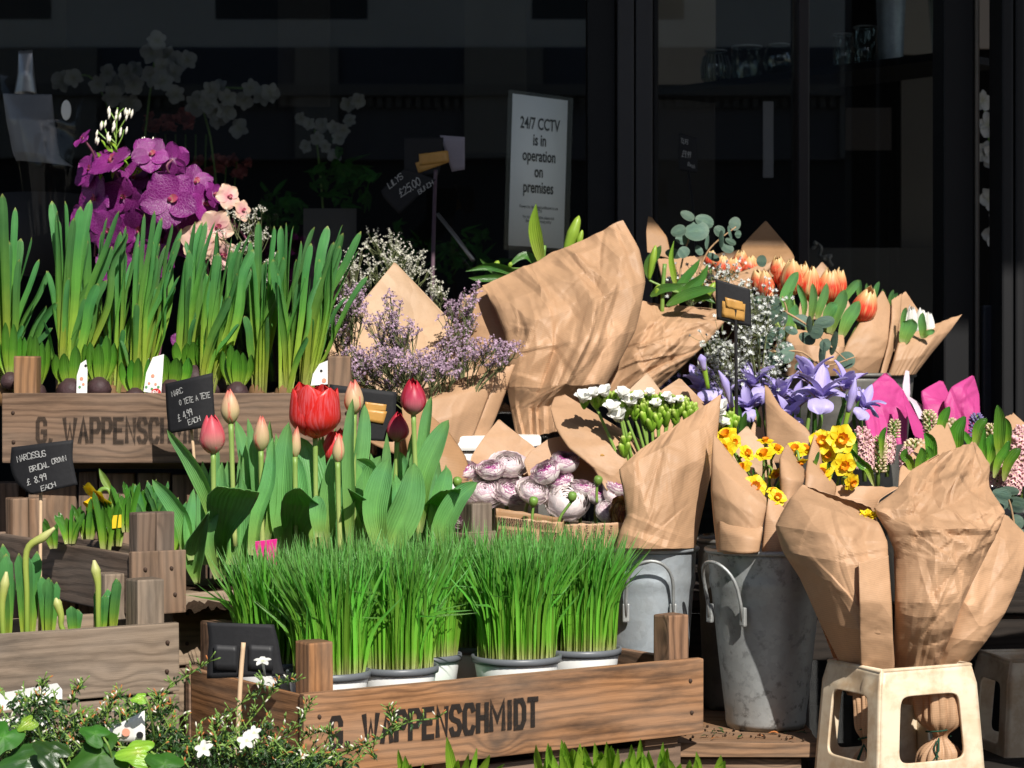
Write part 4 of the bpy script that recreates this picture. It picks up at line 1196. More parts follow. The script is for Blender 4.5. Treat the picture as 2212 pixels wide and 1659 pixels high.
wrap('paper_wrap', 'brown cone wrap round white freesias above the bright bucket', 'kraft_worn', [
    S([(1198,858,1221,853,2.98,2.98,0),(1189,882,1278,888,2.95,2.97,.006),(1200,925,1346,930,2.92,2.95,.012),(1228,968,1387,954,2.90,2.93,.014),(1280,1010,1386,1010,2.89,2.91,.01),(1310,1060,1380,1060,2.88,2.9,.0)], name='left_sheet', cr=.006, freq=7, seed=61),
    S([(1382,972,1557,852,2.80,2.88,0),(1338,1014,1553,902,2.78,2.86,.022),(1346,1060,1546,975,2.775,2.84,.030),(1352,1112,1527,1062,2.775,2.83,.032),(1338,1150,1513,1122,2.775,2.82,.032),(1330,1184,1500,1183,2.775,2.81,.030)], cr=.022, freq=8, fold=.004, nfold=3, nu=90, nv=90, seed=62),
    S([(1397,806,1400,806,3.06,3.06,0),(1350,852,1432,852,3.05,3.05,0),(1340,900,1440,900,3.04,3.04,0)], name='back_peak', mat='kraft_pale', cr=.003, seed=63),
    S([(1466,818,1472,820,3.06,3.06,0),(1420,850,1520,870,3.05,3.05,0),(1410,900,1530,930,3.0,3.0,0),(1420,1000,1500,1010,2.92,2.92,0)], name='back_sheet', cr=.003, seed=64),
    S([(1512,1078,1527,1064,2.815,2.825,0),(1500,1130,1514,1120,2.81,2.82,.002),(1490,1184,1502,1180,2.80,2.81,.002)], name='tape_seam', mat='tape', cr=.001, nu=6, seed=65),
    S([(1294,956,1309,958,2.902,2.905,0),(1294,985,1309,985,2.892,2.894,.002)], name='tape_patch', mat='tape', cr=.0, nu=4, nv=4, seed=66)])
wrap('paper_wrap', 'pointed brown sheets round the purple and white ranunculus', 'kraft', [
    S([(1076,907,1080,907,3.02,3.02,0),(1045,945,1121,940,3.0,3.01,0),(1019,985,1161,973,2.98,3.0,-.004),(1010,1030,1165,1030,2.97,2.98,-.008)], name='back_sheet', cr=.004, seed=71),
    S([(868,880,900,870,2.99,3.0,0),(872,930,968,932,2.97,2.99,.01),(880,980,1005,985,2.95,2.97,.015),(900,1050,1022,1040,2.93,2.95,.015)], name='left_sheet', cr=.006, mat='kraft_dark', seed=72),
    S([(1185,948,1252,933,2.95,2.96,0),(1146,975,1292,962,2.94,2.95,-.002),(1132,998,1320,1003,2.93,2.94,-.006),(1150,1050,1338,1040,2.92,2.93,-.012)], name='right_sheet', cr=.004, seed=73)])
npw = wrap('newspaper_wrap', 'brown paper printed with old newspaper columns in front of the ranunculus', 'kraft', [
    S([(1071,1098,1218,1120,2.82,2.82,-.01),(1075,1190,1220,1190,2.82,2.82,-.01)], name='inner_sheet', mat='kraft_dark', cr=.003, seed=74, nu=20, nv=10),
    S([(1070,1113,1217,1128,2.79,2.79,.012),(1071,1145,1220,1155,2.79,2.79,.012),(1074,1195,1225,1195,2.79,2.79,.012)], cr=.0, seed=75, nu=20, nv=10),
    S([(1220,1132,1352,1128,2.785,2.80,.006),(1222,1160,1345,1160,2.785,2.80,.006),(1226,1195,1335,1195,2.785,2.80,.006)], name='right_sheet', cr=.0, seed=76, nu=20, nv=10)], group='printed wraps')

wrap('paper_wrap', 'brown cone wraps round the yellow daffodils in the mottled bucket', 'kraft', [
    S([(1541,936,1656,1076,2.80,2.74,0),(1537,1000,1656,1095,2.77,2.725,.016),(1536,1060,1650,1125,2.755,2.72,.022),(1541,1120,1645,1150,2.75,2.72,.024),(1549,1194,1640,1194,2.75,2.72,.024)], cr=.006, freq=8, fold=.003, nfold=3, nu=50, nv=50, seed=81),
    S([(1553,1099,1648,1139,2.742,2.712,0),(1551,1145,1645,1165,2.734,2.706,.022),(1550,1192,1640,1192,2.732,2.706,.024)], name='pocket_sheet', cr=.003, nu=24, nv=14, seed=82),
    S([(1660,1076,1694,1097,2.735,2.735,0),(1652,1120,1700,1130,2.725,2.73,.008),(1645,1194,1715,1194,2.72,2.73,.010)], name='fold', cr=.004, nu=20, seed=83),
    S([(1698,960,1703,962,2.86,2.86,0),(1684,990,1739,1016,2.80,2.83,.014),(1684,1030,1736,1040,2.78,2.8,.018),(1687,1082,1724,1078,2.775,2.79,.014),(1690,1120,1720,1110,2.775,2.79,.01)], name='rolled_cone', cr=.004, nu=24, seed=84),
    S([(1762,930,1765,931,2.88,2.88,0),(1746,985,1778,1010,2.84,2.85,.010),(1740,1020,1806,1048,2.81,2.84,.016),(1737,1055,1802,1080,2.80,2.83,.016),(1735,1100,1795,1110,2.80,2.83,.014)], name='rolled_cone', cr=.004, nu=24, seed=85),
    S([(1611,922,1616,922,2.96,2.96,0),(1584,950,1662,978,2.95,2.95,0),(1575,1020,1680,1020,2.93,2.93,-.01),(1600,1080,1660,1080,2.85,2.85,-.01)], name='back_peak', mat='kraft_pale', cr=.003, seed=86),
    S([(1798,1049,1942,1053,2.84,2.84,-.01),(1796,1075,1900,1080,2.83,2.83,-.01),(1790,1150,1880,1150,2.82,2.82,-.01)], name='inner_band', cr=.003, seed=87)])
wrap('paper_wrap', 'brown curled wrap with a torn edge round the blue irises', 'kraft', [
    S([(1652,832,1660,836,3.05,3.05,0),(1652,866,1688,882,3.03,3.0,.008),(1653,905,1742,925,3.01,2.97,.014),(1655,945,1752,945,2.99,2.96,.010),(1660,1000,1730,1000,2.97,2.95,.0)], cr=.004, seed=88, nu=30),
    S([(1640,880,1645,878,3.06,3.06,0),(1618,940,1652,940,3.04,3.04,0),(1610,1000,1660,1000,3.0,3.0,0)], name='back_sheet', cr=.003, nu=14, seed=89)])
# hyacinth wrap (brown sheet between the heads)
wrap('paper_wrap', 'brown sheet standing between the pink hyacinths', 'kraft', [
    S([(2036,900,2042,902,2.98,2.98,0),(1985,960,2065,965,2.94,2.95,.004),(1945,1010,2060,1010,2.90,2.93,.006),(1940,1052,2020,1052,2.88,2.92,.004)], cr=.005, seed=91),
    S([(2172,900,2190,893,2.95,2.95,0),(2165,925,2230,930,2.93,2.93,.0),(2165,980,2240,980,2.92,2.92,0)], name='right_peak', cr=.004, seed=92, nu=16)])
wrap('pink_paper_wrap', 'bright pink pointed paper wrap behind the irises', 'pink_paper', [
    S([(1912,805,1916,805,3.26,3.26,0),(1850,863,1952,845,3.22,3.25,.008),(1868,905,1960,890,3.2,3.23,.012),(1880,960,1958,960,3.18,3.21,.01)], cr=.018, freq=8, fold=.006, nfold=4, seed=101),
    S([(1956,800,1964,802,3.3,3.3,0),(1950,830,1966,850,3.29,3.29,0),(1950,860,1962,880,3.28,3.28,0)], name='white_lining', mat='pinkback_paper', cr=.002, nu=8, nv=10, seed=102),
    S([(1950,846,1953,848,3.17,3.17,0),(1956,880,1978,894,3.13,3.14,.002),(1972,935,2008,945,3.07,3.10,.003),(1990,975,2036,990,3.03,3.07,.003)], name='front_fold', cr=.003, nu=14, seed=103),
    S([(1953,850,1956,851,3.19,3.19,0),(1970,872,2006,885,3.17,3.19,0),(1985,905,2012,905,3.15,3.17,0)], name='white_edge', mat='pinkback_paper', cr=.002, nu=10, seed=104)], group='pink paper wraps')
wrap('pink_paper_wrap', 'bright pink paper wrap standing behind the hyacinths at the right', 'pink_paper', [
    S([(2030,822,2038,823,3.2,3.2,0),(1990,846,2048,848,3.18,3.2,.008),(1993,880,2062,880,3.17,3.19,.010),(2006,930,2086,925,3.15,3.18,.01)], name='left_sheet', cr=.018, freq=9, seed=105),
    S([(2096,813,2104,813,3.17,3.17,0),(2056,836,2115,852,3.15,3.17,.006),(2040,870,2117,890,3.14,3.16,.010),(2055,940,2120,940,3.13,3.15,.01)], cr=.018, freq=9, fold=.005, nfold=4, seed=106)], group='pink paper wraps')

wrap('paper_wrap', 'tall brown bouquet wrap on the left in the cream tub with a folded strip', 'kraft_worn', [
    S([(1734,1047,1848,1099,2.6620,2.6400,0.0000),(1706,1078,1898,1128,2.6400,2.6126,0.0220),(1675,1135,1917,1168,2.6400,2.5961,0.0440),(1690,1190,1920,1225,2.6346,2.5905,0.0528),(1728,1250,1924,1300,2.6290,2.5905,0.0528),(1766,1335,1927,1370,2.6235,2.5905,0.0440),(1812,1430,1930,1440,2.6346,2.6070,0.0220),(1830,1500,1915,1500,2.6620,2.6290,0.0165)], cr=.020, freq=7, fold=.004, nfold=4, nu=90, nv=100, seed=111),
    S([(1855,1214,1919,1199,2.5498,2.5685,0.0000),(1857,1300,1926,1300,2.5411,2.5576,0.0033),(1857,1380,1929,1380,2.5630,2.5685,0.0033),(1860,1470,1931,1470,2.5982,2.5982,0.0022)], name='folded_strip', cr=.004, freq=10, nu=20, nv=50, seed=112),
    S([(1734,1047,1880,1094,2.7061,2.6950,-0.0000),(1715,1100,1900,1140,2.7280,2.7061,-0.0330),(1740,1260,1915,1300,2.6950,2.6730,-0.0330),(1830,1500,1910,1500,2.6511,2.6400,-0.0220)], name='back_sheet', seed=113)])
wrap('paper_wrap', 'tall crumpled brown bouquet wrap on the right in the cream tub', 'kraft_crushed', [
    S([(2030,980,2104,957,2.7061,2.7280,0.0000),(1972,1014,2137,1003,2.6730,2.7061,0.0165),(1936,1060,2141,1050,2.6400,2.6840,0.0308),(1888,1097,2172,1106,2.6235,2.6620,0.0418),(1917,1150,2152,1152,2.6070,2.6511,0.0495),(1934,1205,2118,1215,2.6015,2.6400,0.0495),(1931,1300,2078,1300,2.5961,2.6235,0.0418),(1929,1380,2048,1380,2.6070,2.6235,0.0242),(1929,1448,2026,1448,2.6290,2.6400,0.0165),(1950,1520,2015,1520,2.6511,2.6511,0.0110)], cr=.054, freq=8, fold=.005, nfold=6, nu=120, nv=120, seed=121),
    S([(2160,1108,2178,1116,2.6950,2.6950,0.0000),(2138,1165,2225,1168,2.6620,2.6950,0.0055),(2114,1218,2202,1256,2.6400,2.6730,0.0132),(2078,1300,2170,1325,2.6235,2.6511,0.0165),(2045,1375,2130,1385,2.6235,2.6346,0.0132),(2022,1448,2088,1438,2.6400,2.6400,0.0088)], name='outer_sheet', cr=.010, freq=9, seed=122, nu=40),
    S([(1940,1070,2130,1050,2.7500,2.7500,0.0000),(1930,1160,2150,1160,2.7500,2.7500,-0.0330),(1935,1300,2080,1300,2.6950,2.6950,-0.0330),(1960,1520,2010,1520,2.6511,2.6511,-0.0110)], name='back_sheet', seed=123)])
wrap('paper_wrap', 'brown bouquet wrap added unseen past the right edge to shade the second tub', 'kraft', [  # unseen extra bouquet, added to throw shade on the second tub
    S([(2345,860,2640,850,2.62,2.66,0),(2340,960,2660,950,2.60,2.64,.05),(2370,1150,2620,1150,2.60,2.63,.05),(2430,1430,2540,1430,2.62,2.62,.02)], cr=.02, seed=131),
    S([(2345,880,2640,870,2.68,2.70,0),(2370,1150,2620,1150,2.70,2.72,-.04),(2430,1430,2540,1430,2.65,2.65,-.02)], name='back_sheet', seed=132)])
# gathered paper feet tied with green string, seen through the tub's openings
for lb, x0, x1, Y, sd in (('gathered foot of the left bouquet tied with green string', 1843, 1892, 2.63, 3), ('gathered foot of the right bouquet tied with green string in the arched opening', 1978, 2076, 2.615, 4)):
    t = thing('tied_bouquet_foot', lb, 'bouquet foot', P((x0 + x1) / 2, 1670, Y), 'tied bouquet feet')
    M = MB()
    xm, hw = (x0 + x1) / 2, (x1 - x0) / 2 / FD * Y
    def fn(i, j):
        y = lerp(1470, 1680, i)
        k = 1.0 - 0.62 * math.exp(-((y - (1606 if sd == 3 else 1590)) / 22) ** 2) - 0.2 * i
        a = 2 * math.pi * j
        rr = hw * k * (1 + 0.10 * math.sin(a * 5 + i * 3 + sd) + 0.16 * abs(math.sin(a * 7 + i)) + .25 * (facet(a * .02, i * .12, .012, .03, sd)))
        c = P(xm + 6 * math.sin(i * 4), y, Y)
        return (c + V((math.cos(a) * rr, math.sin(a) * rr * 0.8, 0)), (i, j, 0.5, 0), (j * 0.1, i * 0.1))
    M.grid(60, 80, fn, wrap=True)
    M.build('paper_foot', MT['kraft_worn'], t, smooth=False)
    M = MB(); yy = 1606 if sd == 3 else 1590
    MT.setdefault('string', plain('green_string', (0.015, 0.06, 0.035), 0.8, 0.2))
    c = P(xm, yy, Y)
    M.tube([c + V((math.cos(a * .4) * hw * .55, math.sin(a * .4) * hw * .5 - 0.001, 0.0007 * a)) for a in range(40)], 0.0011, 6)
    for q in range(4):
        M.tube(catmull([c + V((-0.002, -hw * .5, 0)), c + V((rnd.uniform(-.014, .012), -hw * .7, -0.014 - .006 * q)), c + V((rnd.uniform(-.02, .016), -hw * .6, -0.03 - 0.006 * q))], 8), 0.0009, 5)
    M.build('string', MT['string'], t)

# printed columns on the newspaper wrap: rows of tiny bars, each a word
M = MB()
def np_col(x0, x1, y0, y1, Y, n, slant, hh=1.5):
    for k in range(n):
        y = lerp(y0, y1, k / n)
        x = x0 + rnd.uniform(0, 2)
        while x < x1 - 1:
            wl = rnd.uniform(1.5, 5)
            q = []
            for (a, b) in ((x, y), (min(x + wl, x1), y), (min(x + wl, x1), y + hh), (x, y + hh)):
                u = (a - 1071) / 147
                s = math.sqrt(max(0, 1 - (2 * min(max(u, 0), 1) - 1) ** 2)) * .6 + .4 * math.sin(math.pi * min(max(u, 0), 1))
                q.append(M.add(P(a, b + slant * (a - x0), Y - 0.012 * s - 0.0016), (0, 0, 0.5, 0)))
            M.face(*q)
            x += wl + 1.2
np_col(1076, 1140, 1117, 1134, 2.79, 5, 0.10, 2.4)
np_col(1142, 1200, 1125, 1141, 2.79, 5, 0.10)
np_col(1076, 1116, 1142, 1180, 2.79, 13, 0.10); np_col(1120, 1160, 1146, 1184, 2.79, 12, 0.10); np_col(1164, 1206, 1148, 1188, 2.79, 12, 0.08, 1.9)
M.build('newsprint', MT['stencil'], npw, smooth=False)
M = MB()
for k in range(16):
    x0 = 1232 + (k % 6) * 17 + rnd.uniform(-2, 2)
    y0 = 1139 + (k // 6) * 14 + rnd.uniform(-1, 1)
    for q in range(3):
        strokes(M, rnd.choice(['ae', 'cs', 'en', 'pu', 'Bs', 'Rn']), (lambda a, b, lift, x0=x0 + q * 1.0, y0=y0, h=5.5 - q: P(x0 + a * h, y0 - b * h + q * 4.5, 2.782 - lift + 0.0001 * (x0 - 1230) - 0.006)), 0.09, 0.62, 0.5)
M.build('newsprint', MT['stencil'], npw, smooth=False)
# ------------------------------------------------------------------ plants in the crates
def pxpath(pts, Y0, Y1=None):
    Y1 = Y0 if Y1 is None else Y1
    n = len(pts) - 1
    return [P(p[0], p[1], lerp(Y0, Y1, i / n)) for i, p in enumerate(pts)]

def toY(w_px, Y): return w_px / FD * Y

# tulips -----------------------------------------------------------
def tulip_flower(M, base, ax, h, wd, opn=0.0, r0=0.0, pinch=0.32):
    """six cupped petals; opn 0 closed bud .. 1 open goblet"""
    ax = ax.normalized()
    A, B = basis(ax)
    for ringi in (0, 1):
        for k in range(3):
            th = r0 + (k + 0.5 * ringi) * 2 * math.pi / 3 + rnd.uniform(-0.06, 0.06)
            rr = rnd.random()
            sc_ = (1.0 if ringi == 0 else 0.93) * rnd.uniform(0.97, 1.03)
            hh = h * rnd.uniform(0.88, 1.03) * (1.0 if ringi else 0.98)
            lean = opn * rnd.uniform(0.8, 1.3)
            def fn(i, j):
                b = j * 2 - 1
                top = lerp(pinch * .55, 1.0, opn) + 0.05 * ringi
                sh = math.sin(min(1, i / 0.42) * math.pi / 2) ** 0.7 if i < 0.42 else lerp(1.0, top, ((i - 0.42) / 0.58) ** 1.7)
                Rr = wd / 2 * sh * sc_
                half = (R(66) if ringi == 0 else R(60)) * (math.sin(min(1.0, (i + 0.06) / 0.5) * math.pi / 2) if i < 0.45 else max(0.02, (1 - ((i - 0.45) / 0.56) ** 5.0)) ** 0.7)
                an = th + b * half
                keel = 1 + 0.05 * math.cos(b * math.pi) * i
                z = hh * (i - 0.05 * b * b * i) + 0.0
                outw = lean * 0.10 * wd * i * i
                p = base + ax * z + (A * math.cos(an) + B * math.sin(an)) * (Rr * keel) + (A * math.cos(th) + B * math.sin(th)) * outw
                return (p, (i, j, rr, 0))
            M.grid(12, 8, fn)

def tulip(label, fl, leaves, root, Y, group='tulips growing in the crate'):
    """fl: (cx, cy, w, h, matname, openness, lean); leaves: (path, width, dY, roll, fold, twist)"""
    t = thing('tulip_plant', label, 'tulip', P(root[0], root[1], Y), group)
    if fl:
        cx_, cy_, w_, h_, mat, opn, lean = fl[:7]
        pin = fl[7] if len(fl) > 7 else 0.32
        fb = P(cx_, cy_ + h_ / 2, Y)
        ax = V((lean, -0.10, 1)).normalized()
        M = MB(); M.tube(catmull([P(root[0], root[1], Y), P(lerp(root[0], cx_, 0.6), lerp(root[1], cy_ + h_ / 2, 0.55), Y), fb + ax * 0.003], 12), [0.0034, 0.0032, 0.0036], 8)
        M.build('stem', MT['pale_stem'], t)
        M = MB(); tulip_flower(M, fb, ax, toY(h_, Y), toY(w_, Y), opn, rnd.random() * 6 if len(fl) < 9 else fl[8], pin)
        M.build('flower', MT[mat], t)
    for lf in leaves:
        path, wd, dY, roll, fold, tw = lf
        M = MB()
        ribbon(M, pxpath(path, Y + dY[0], Y + dY[1]), toY(wd, Y), prof_leaf, roll, fold, 18, 6, twist=tw, wav=0.06)
        M.build('leaf', MT['tulip_leaf'], t)
    return t

TY = 2.73
tulip('half open pink tulip bud leaning at the left end of the tulip crate', (461, 939, 56, 88, 'tulip_pink', 0.12, -0.05, 0.42, 0.4),
      [([(463,1130),(445,1060),(410,990),(361,928)],42,(0,-.03),0.5,0.5,0.2), ([(405,1200),(398,1130),(369,1080),(329,1036)],44,(-.02,-.05),0.35,0.45,0.1), ([(412,1210),(407,1160),(409,1114),(418,1056)],30,(-.03,-.03),-0.3,0.4,0)], (462,1200), TY)
tulip('tall pale green tulip bud behind the half open pink one', (499, 878, 40, 82, 'tulip_bud', 0.0, -0.04, 0.26, 1.2),
      [([(560,1180),(553,1100),(535,1010),(509,908)],52,(.05,.05),-0.4,0.4,0)], (508,1180), TY+.05)
tulip('slim striped tulip bud left of the big red tulip', (563.5, 937, 36, 82, 'tulip_bud', 0.0, 0.03, 0.28, 0.3),
      [([(578,1180),(592,1080),(590,990),(583,908)],32,(0,0),0.6,0.5,0.2), ([(560,1190),(556,1100),(548,1000),(535,903)],34,(.02,.02),-0.5,0.4,0), ([(545,1200),(560,1110),(583,1040),(590,945)],40,(-.02,-.02),0.5,0.5,0)], (567,1190), TY+.03)
tulip('big open bright red tulip in the middle of the tulip crate', (681, 889, 112, 120, 'tulip_red', 0.40, 0.0, 1.15, 0.85),
      [([(617,1190),(610,1110),(613,1010),(624,912)],56,(-.03,-.04),0.2,0.6,0.1), ([(686,1190),(684,1100),(668,1010),(650,945)],66,(0,.02),-0.2,0.45,-0.1), ([(690,1160),(688,1120),(686,1090),(683,1070)],40,(-.1,-.1),0.1,0.3,0)], (684,1200), TY+.06)
tulip('red tulip half hidden behind the big red one', (722, 965, 62, 88, 'tulip_red', 0.15, 0.1, 0.4),
      [([(703,1185),(714,1085),(728,1013),(754,947)],54,(-.05,-.05),0.35,0.4,0.15)], (712,1200), TY+.10)
tulip('tiny pointed green tulip bud in front of the hidden red tulip', (729, 968, 27, 70, 'tulip_bud', 0.0, 0.08, 0.2),
      [([(758,1180),(757,1060),(755,960),(762,861)],36,(0,0),0.5,0.5,0)], (735,1190), TY+.02)
tulip('pale tulip bud in front of the black price card', (765, 858, 43, 80, 'tulip_bud', 0.0, -0.02, 0.34, 2.0),
      [([(755,1180),(768,1050),(781,950),(787,873)],44,(0,.01),-0.5,0.5,0), ([(770,1180),(775,1090),(800,1030),(822,985)],46,(0,0),0.4,0.4,0)], (762,1180), TY+.06)
tulip('dark rose tulip standing at the right of the black card', (893, 858, 56, 82, 'tulip_rose', 0.08, 0.0, 0.36, 0.2),
      [([(834,1190),(858,1140),(884,1075),(895,1000)],80,(-.02,-.02),-0.2,0.45,0), ([(912,1090),(914,1000),(922,920),(932,856)],34,(.02,.02),0.5,0.6,0), ([(902,1150),(914,1035),(940,966),(969,907)],58,(0,.0),0.3,0.4,0.1)], (905,1170), TY+.10)
tulip('dark tulip hidden behind the right edge of the black card', (857, 922, 50, 70, 'tulip_rose', 0.0, 0.1, 0.4),
      [([(850,1150),(862,1060),(868,1010),(862,975)],44,(0,0),0.3,0.4,0)], (850,1160), TY+.16)
tulip('leafy tulip without a flower between the red and rose tulips', None,
      [([(826,1190),(812,1110),(822,1046),(840,990)],62,(-.03,-.03),0.2,0.5,0), ([(795,1150),(806,1080),(800,1010),(770,992)],44,(0,-.02),0.2,0.4,0.4)], (815,1200), TY+.04)
tulip('leafy tulip without a flower at the right end of the tulip crate', None,
      [([(940,1190),(962,1130),(992,1078),(1031,1042)],56,(-.03,-.05),0.25,0.5,0.1), ([(930,1160),(946,1090),(958,1045),(967,1010)],46,(.02,.02),-0.2,0.4,0)], (925,1200), TY+.08)
tulip('pale striped tulip bud peeping over a broad leaf beside the big red tulip', (637, 955, 24, 74, 'tulip_bud', 0.0, 0.05, 0.3),
      [([(640,1190),(650,1110),(645,1030),(636,980)],46,(.02,.02),0.2,0.4,0)], (640,1190), TY+.03)
tulip('small curled tulip shoot standing in the soil at the crate corner', None,
      [([(470,1250),(450,1170),(458,1130),(470,1100)],30,(0,0),0.2,0.4,0)], (430,1262), 2.70)
def bent_leaf(label, rows, Y0, lean, bul):
    n = len(rows); rr = []
    for k, r in enumerate(rows):
        f = 1 - k / (n - 1); dy = lean * f ** 1.5
        rr.append((*r, Y0 - dy * .9, Y0 - dy * 1.08, bul * math.sin(math.pi * min(1, .25 + .6 * f))))
    t = thing('tulip_leaf', label, 'tulip leaf', P(rows[-1][0], rows[-1][1], Y0), 'broad tulip leaves bent toward the street')
    M = MB(); sheet(M, rr, nu=16, nv=30, cr=.0025, freq=10, seed=rnd.randint(1, 60), creases=0, inv=True); M.build('blade', MT['tulip_leaf'], t, solid=.0008)
bent_leaf('broad dark tulip leaf bent forward with its tip curling right, left of the red tulip', [(469,1050,561,1063),(448,1070,556,1077),(446,1095,538,1110),(455,1135,508,1145),(465,1175,492,1172),(473,1207,487,1207),(478,1262,485,1262)], 2.74, 0.117, -.016)
bent_leaf('broad dark tulip leaf bent forward below the big red tulip', [(636,1055,650,1055),(617,1066,676,1080),(608,1085,702,1100),(606,1112,684,1126),(610,1145,668,1148),(614,1190,658,1190)], 2.76, 0.109, -.014)
bent_leaf('pointed dark tulip leaf bent forward right of the red tulip', [(751,1055,755,1057),(763,1085,790,1078),(775,1113,812,1100),(786,1145,830,1128),(794,1190,838,1180)], 2.80, 0.094, -.012)
bent_leaf('broad dark tulip leaf bent forward at the right end of the crate', [(953,1060,996,1056),(935,1072,990,1076),(915,1093,966,1102),(908,1130,945,1136),(910,1190,930,1190)], 2.86, 0.109, -.014)
bent_leaf('small dark tulip leaf bent forward at the left corner of the crate', [(450,1106,452,1107),(425,1140,449,1140),(403,1170,445,1166),(392,1203,440,1206),(405,1234,433,1236),(421,1262,431,1262)], 2.71, 0.078, -.012)
# fill leaves low between the tulips
for k in range(26):
    x = 455 + k * 19.5 + rnd.uniform(-9, 9)
    top = rnd.uniform(915, 1050)
    Yk = TY + 0.02 + 0.12 * (x - 470) / 480 + rnd.uniform(0, .05)
    t = thing('tulip_shoot', 'young tulip shoot without a flower among the taller tulips', 'tulip shoot', P(x, 1215, Yk), 'low tulip shoots between the flowering tulips')
    for q in range(2):
        M = MB(); dx = rnd.uniform(-26, 26)
        ribbon(M, pxpath([(x, 1220), (x + dx * .3, 1150), (x + dx, top + 45 * q)], Yk), toY(rnd.uniform(36, 60), Yk), prof_leaf, rnd.uniform(-.7, .7), .45, 12, 4)
        M.build('leaf', MT['tulip_leaf'], t)
# soil in the crates
def soil(label, o, e1, e2, L, W, z):
    M = MB()
    M.grid(24, 48, lambda i, j: (V((o.x, o.y, z)) + e1 * (L * j) + e2 * (W * i) + UP * (0.008 * noise.noise(V((j * 22, i * 9, L * 9))) + 0.004 * noise.noise(V((j * 60, i * 30, 2)))), (i, j, .5, 0)))
    tag(M.build('soil', MT['soil']), label, 'soil', kind='stuff')
soil('dark crumbly soil in the tulip crate', TC + E1 * .011 + E2 * .011, E1, E2, .398, .148, .835)
soil('dark soil in the mini daffodil crate', MC + E1 * .011 + E2 * .011, E1, E2, .178, .508, .83)
soil('dark soil in the lower left bulb crate', LL + E1 * .011 + E2 * .011, E1, E2, .498, .248, .79)
soil('dark soil in the top crate', TP + V((.011, .011, 0)), EX, EY, .453, .378, 1.066)

# grass pots --------------------------------------------------------
def grass_pot(label, o, dia, hgt, nbl, seed, lean=(0, 0)):
    rr = random.Random(seed)
    t = thing('cat_grass_pot', label, 'grass pot', o, 'white pots of cat grass in the stencilled crate')
    rt = dia / 2
    h = 0.078
    M = MB()
    M.lathe(o, [(0.001, 0.001), (rt * 0.72, 0.0), (rt * 0.93, h * 0.86), (rt * 0.93, h * 0.9), (rt * 0.90, h * 0.9), (rt * 0.70, 0.006), (0.001, 0.006)], 40)
    M.build('pot', MT['pot_white'], t)
    M = MB()
    M.lathe(o, [(rt * 0.91, h * 0.9), (rt, h * 0.9), (rt * 1.01, h * 0.95), (rt * 1.005, h), (rt * 0.95, h), (rt * 0.915, h * 0.95), (rt * 0.90, h * 0.86)], 40)
    M.build('pot_rim', MT['pot_rim'], t)
    M = MB(); M.lathe(o, [(0.001, h * 0.93), (rt * 0.4, h * 0.935), (rt * 0.9, h * 0.90)], 30); M.build('seed_layer', MT['seeds'], t)
    M = MB()
    for k in range(nbl):
        an = rr.uniform(0, 2 * math.pi); q = rt * 0.86 * math.sqrt(rr.random())
        b = o + V((math.cos(an) * q, math.sin(an) * q, h * 0.93))
        f = q / rt
        hh = hgt * rr.choice([rr.uniform(0.80, 1.06), rr.uniform(0.86, 1.02), rr.uniform(0.55, 0.95)])
        ou = V((math.cos(an), math.sin(an), 0)) * (0.008 + 0.016 * f * f) * rr.uniform(0.1, 1.5)
        ou += V((rr.uniform(-.018, .018) + lean[0], rr.uniform(-.018, .018) + lean[1], 0))
        bend = rr.uniform(0.2, 0.55)
        p1 = b + ou * bend * 0.6 + UP * hh * 0.5
        p2 = b + ou * 1.2 + UP * hh * (1 - 0.12 * (ou.length / 0.04))
        if rr.random() < 0.03:
            p2 = b + ou * 2.6 + UP * hh * 0.6
        fc = V((rr.uniform(-1, 1), rr.uniform(-1.2, .3), 0.1))
        ribbon(M, [b, p1, p2], rr.uniform(0.0032, 0.0052), prof_grass, rr.uniform(-.5, .5), 0.25, 7, 2, r=rr.random(), facing=fc, twist=rr.uniform(-1.2, 1.2))
    M.build('grass_blades', MT['grass'], t)
MT['pot_white'] = plain('white_pot_plastic', (0.78, 0.78, 0.76), 0.35, 0.45, nscale=15, namt=0.08)
MT['pot_rim'] = plain('grey_pot_rim', (0.13, 0.14, 0.155), 0.4, 0.4)
MT['seeds'] = plain('seed_layer', (0.36, 0.22, 0.10), 0.85, 0.2, nscale=260, namt=0.9, bump=0.9)
pots = [(0.070, 0.070, .094, 0.153, 'grass pot beside the left post of the stencilled crate'), (0.157, 0.066, .094, 0.156, 'grass pot second from the left post with its rim in view'),
        (0.322, 0.068, .106, 0.156, 'widest grass pot in the middle of the stencilled crate'), (0.428, 0.085, .098, 0.158, 'grass pot nearest the bucket with the freesias'),
        (0.238, 0.140, .090, 0.156, 'small grass pot set back behind the gap with a green label'), (0.058, 0.185, .094, 0.149, 'grass pot at the back left corner behind the black card'),
        (0.150, 0.185, .094, 0.160, 'back row grass pot second from the left'), (0.335, 0.190, .094, 0.160, 'back row grass pot behind the widest one'), (0.435, 0.195, .094, 0.160, 'back row grass pot at the right end')]
for k, (a, b, d, hg, lb) in enumerate(pots):
    o = N0 + E1 * a + E2 * b
    o.z = 0.703
    grass_pot(lb, o, d, hg, 500 if b < .15 else 360, 40 + k, (-0.006 if k in (0, 5) else (0.006 if k in (3, 8) else 0), 0))
M = MB(); M.box(N0 + E1 * .205 + E2 * .05 + UP * .045, E1, E2, UP, .06, .05, .03, .002); M.box(N0 + E1 * .21 + E2 * .046 + UP * .05, E1, E2, UP, .05, .002, .02, .0005)
tag(M.build('seed_tray', plain('green_tray', (0.02, 0.16, 0.04), 0.35, 0.4), smooth=False), 'small dark green plastic tray in the gap between the grass pots', 'tray')
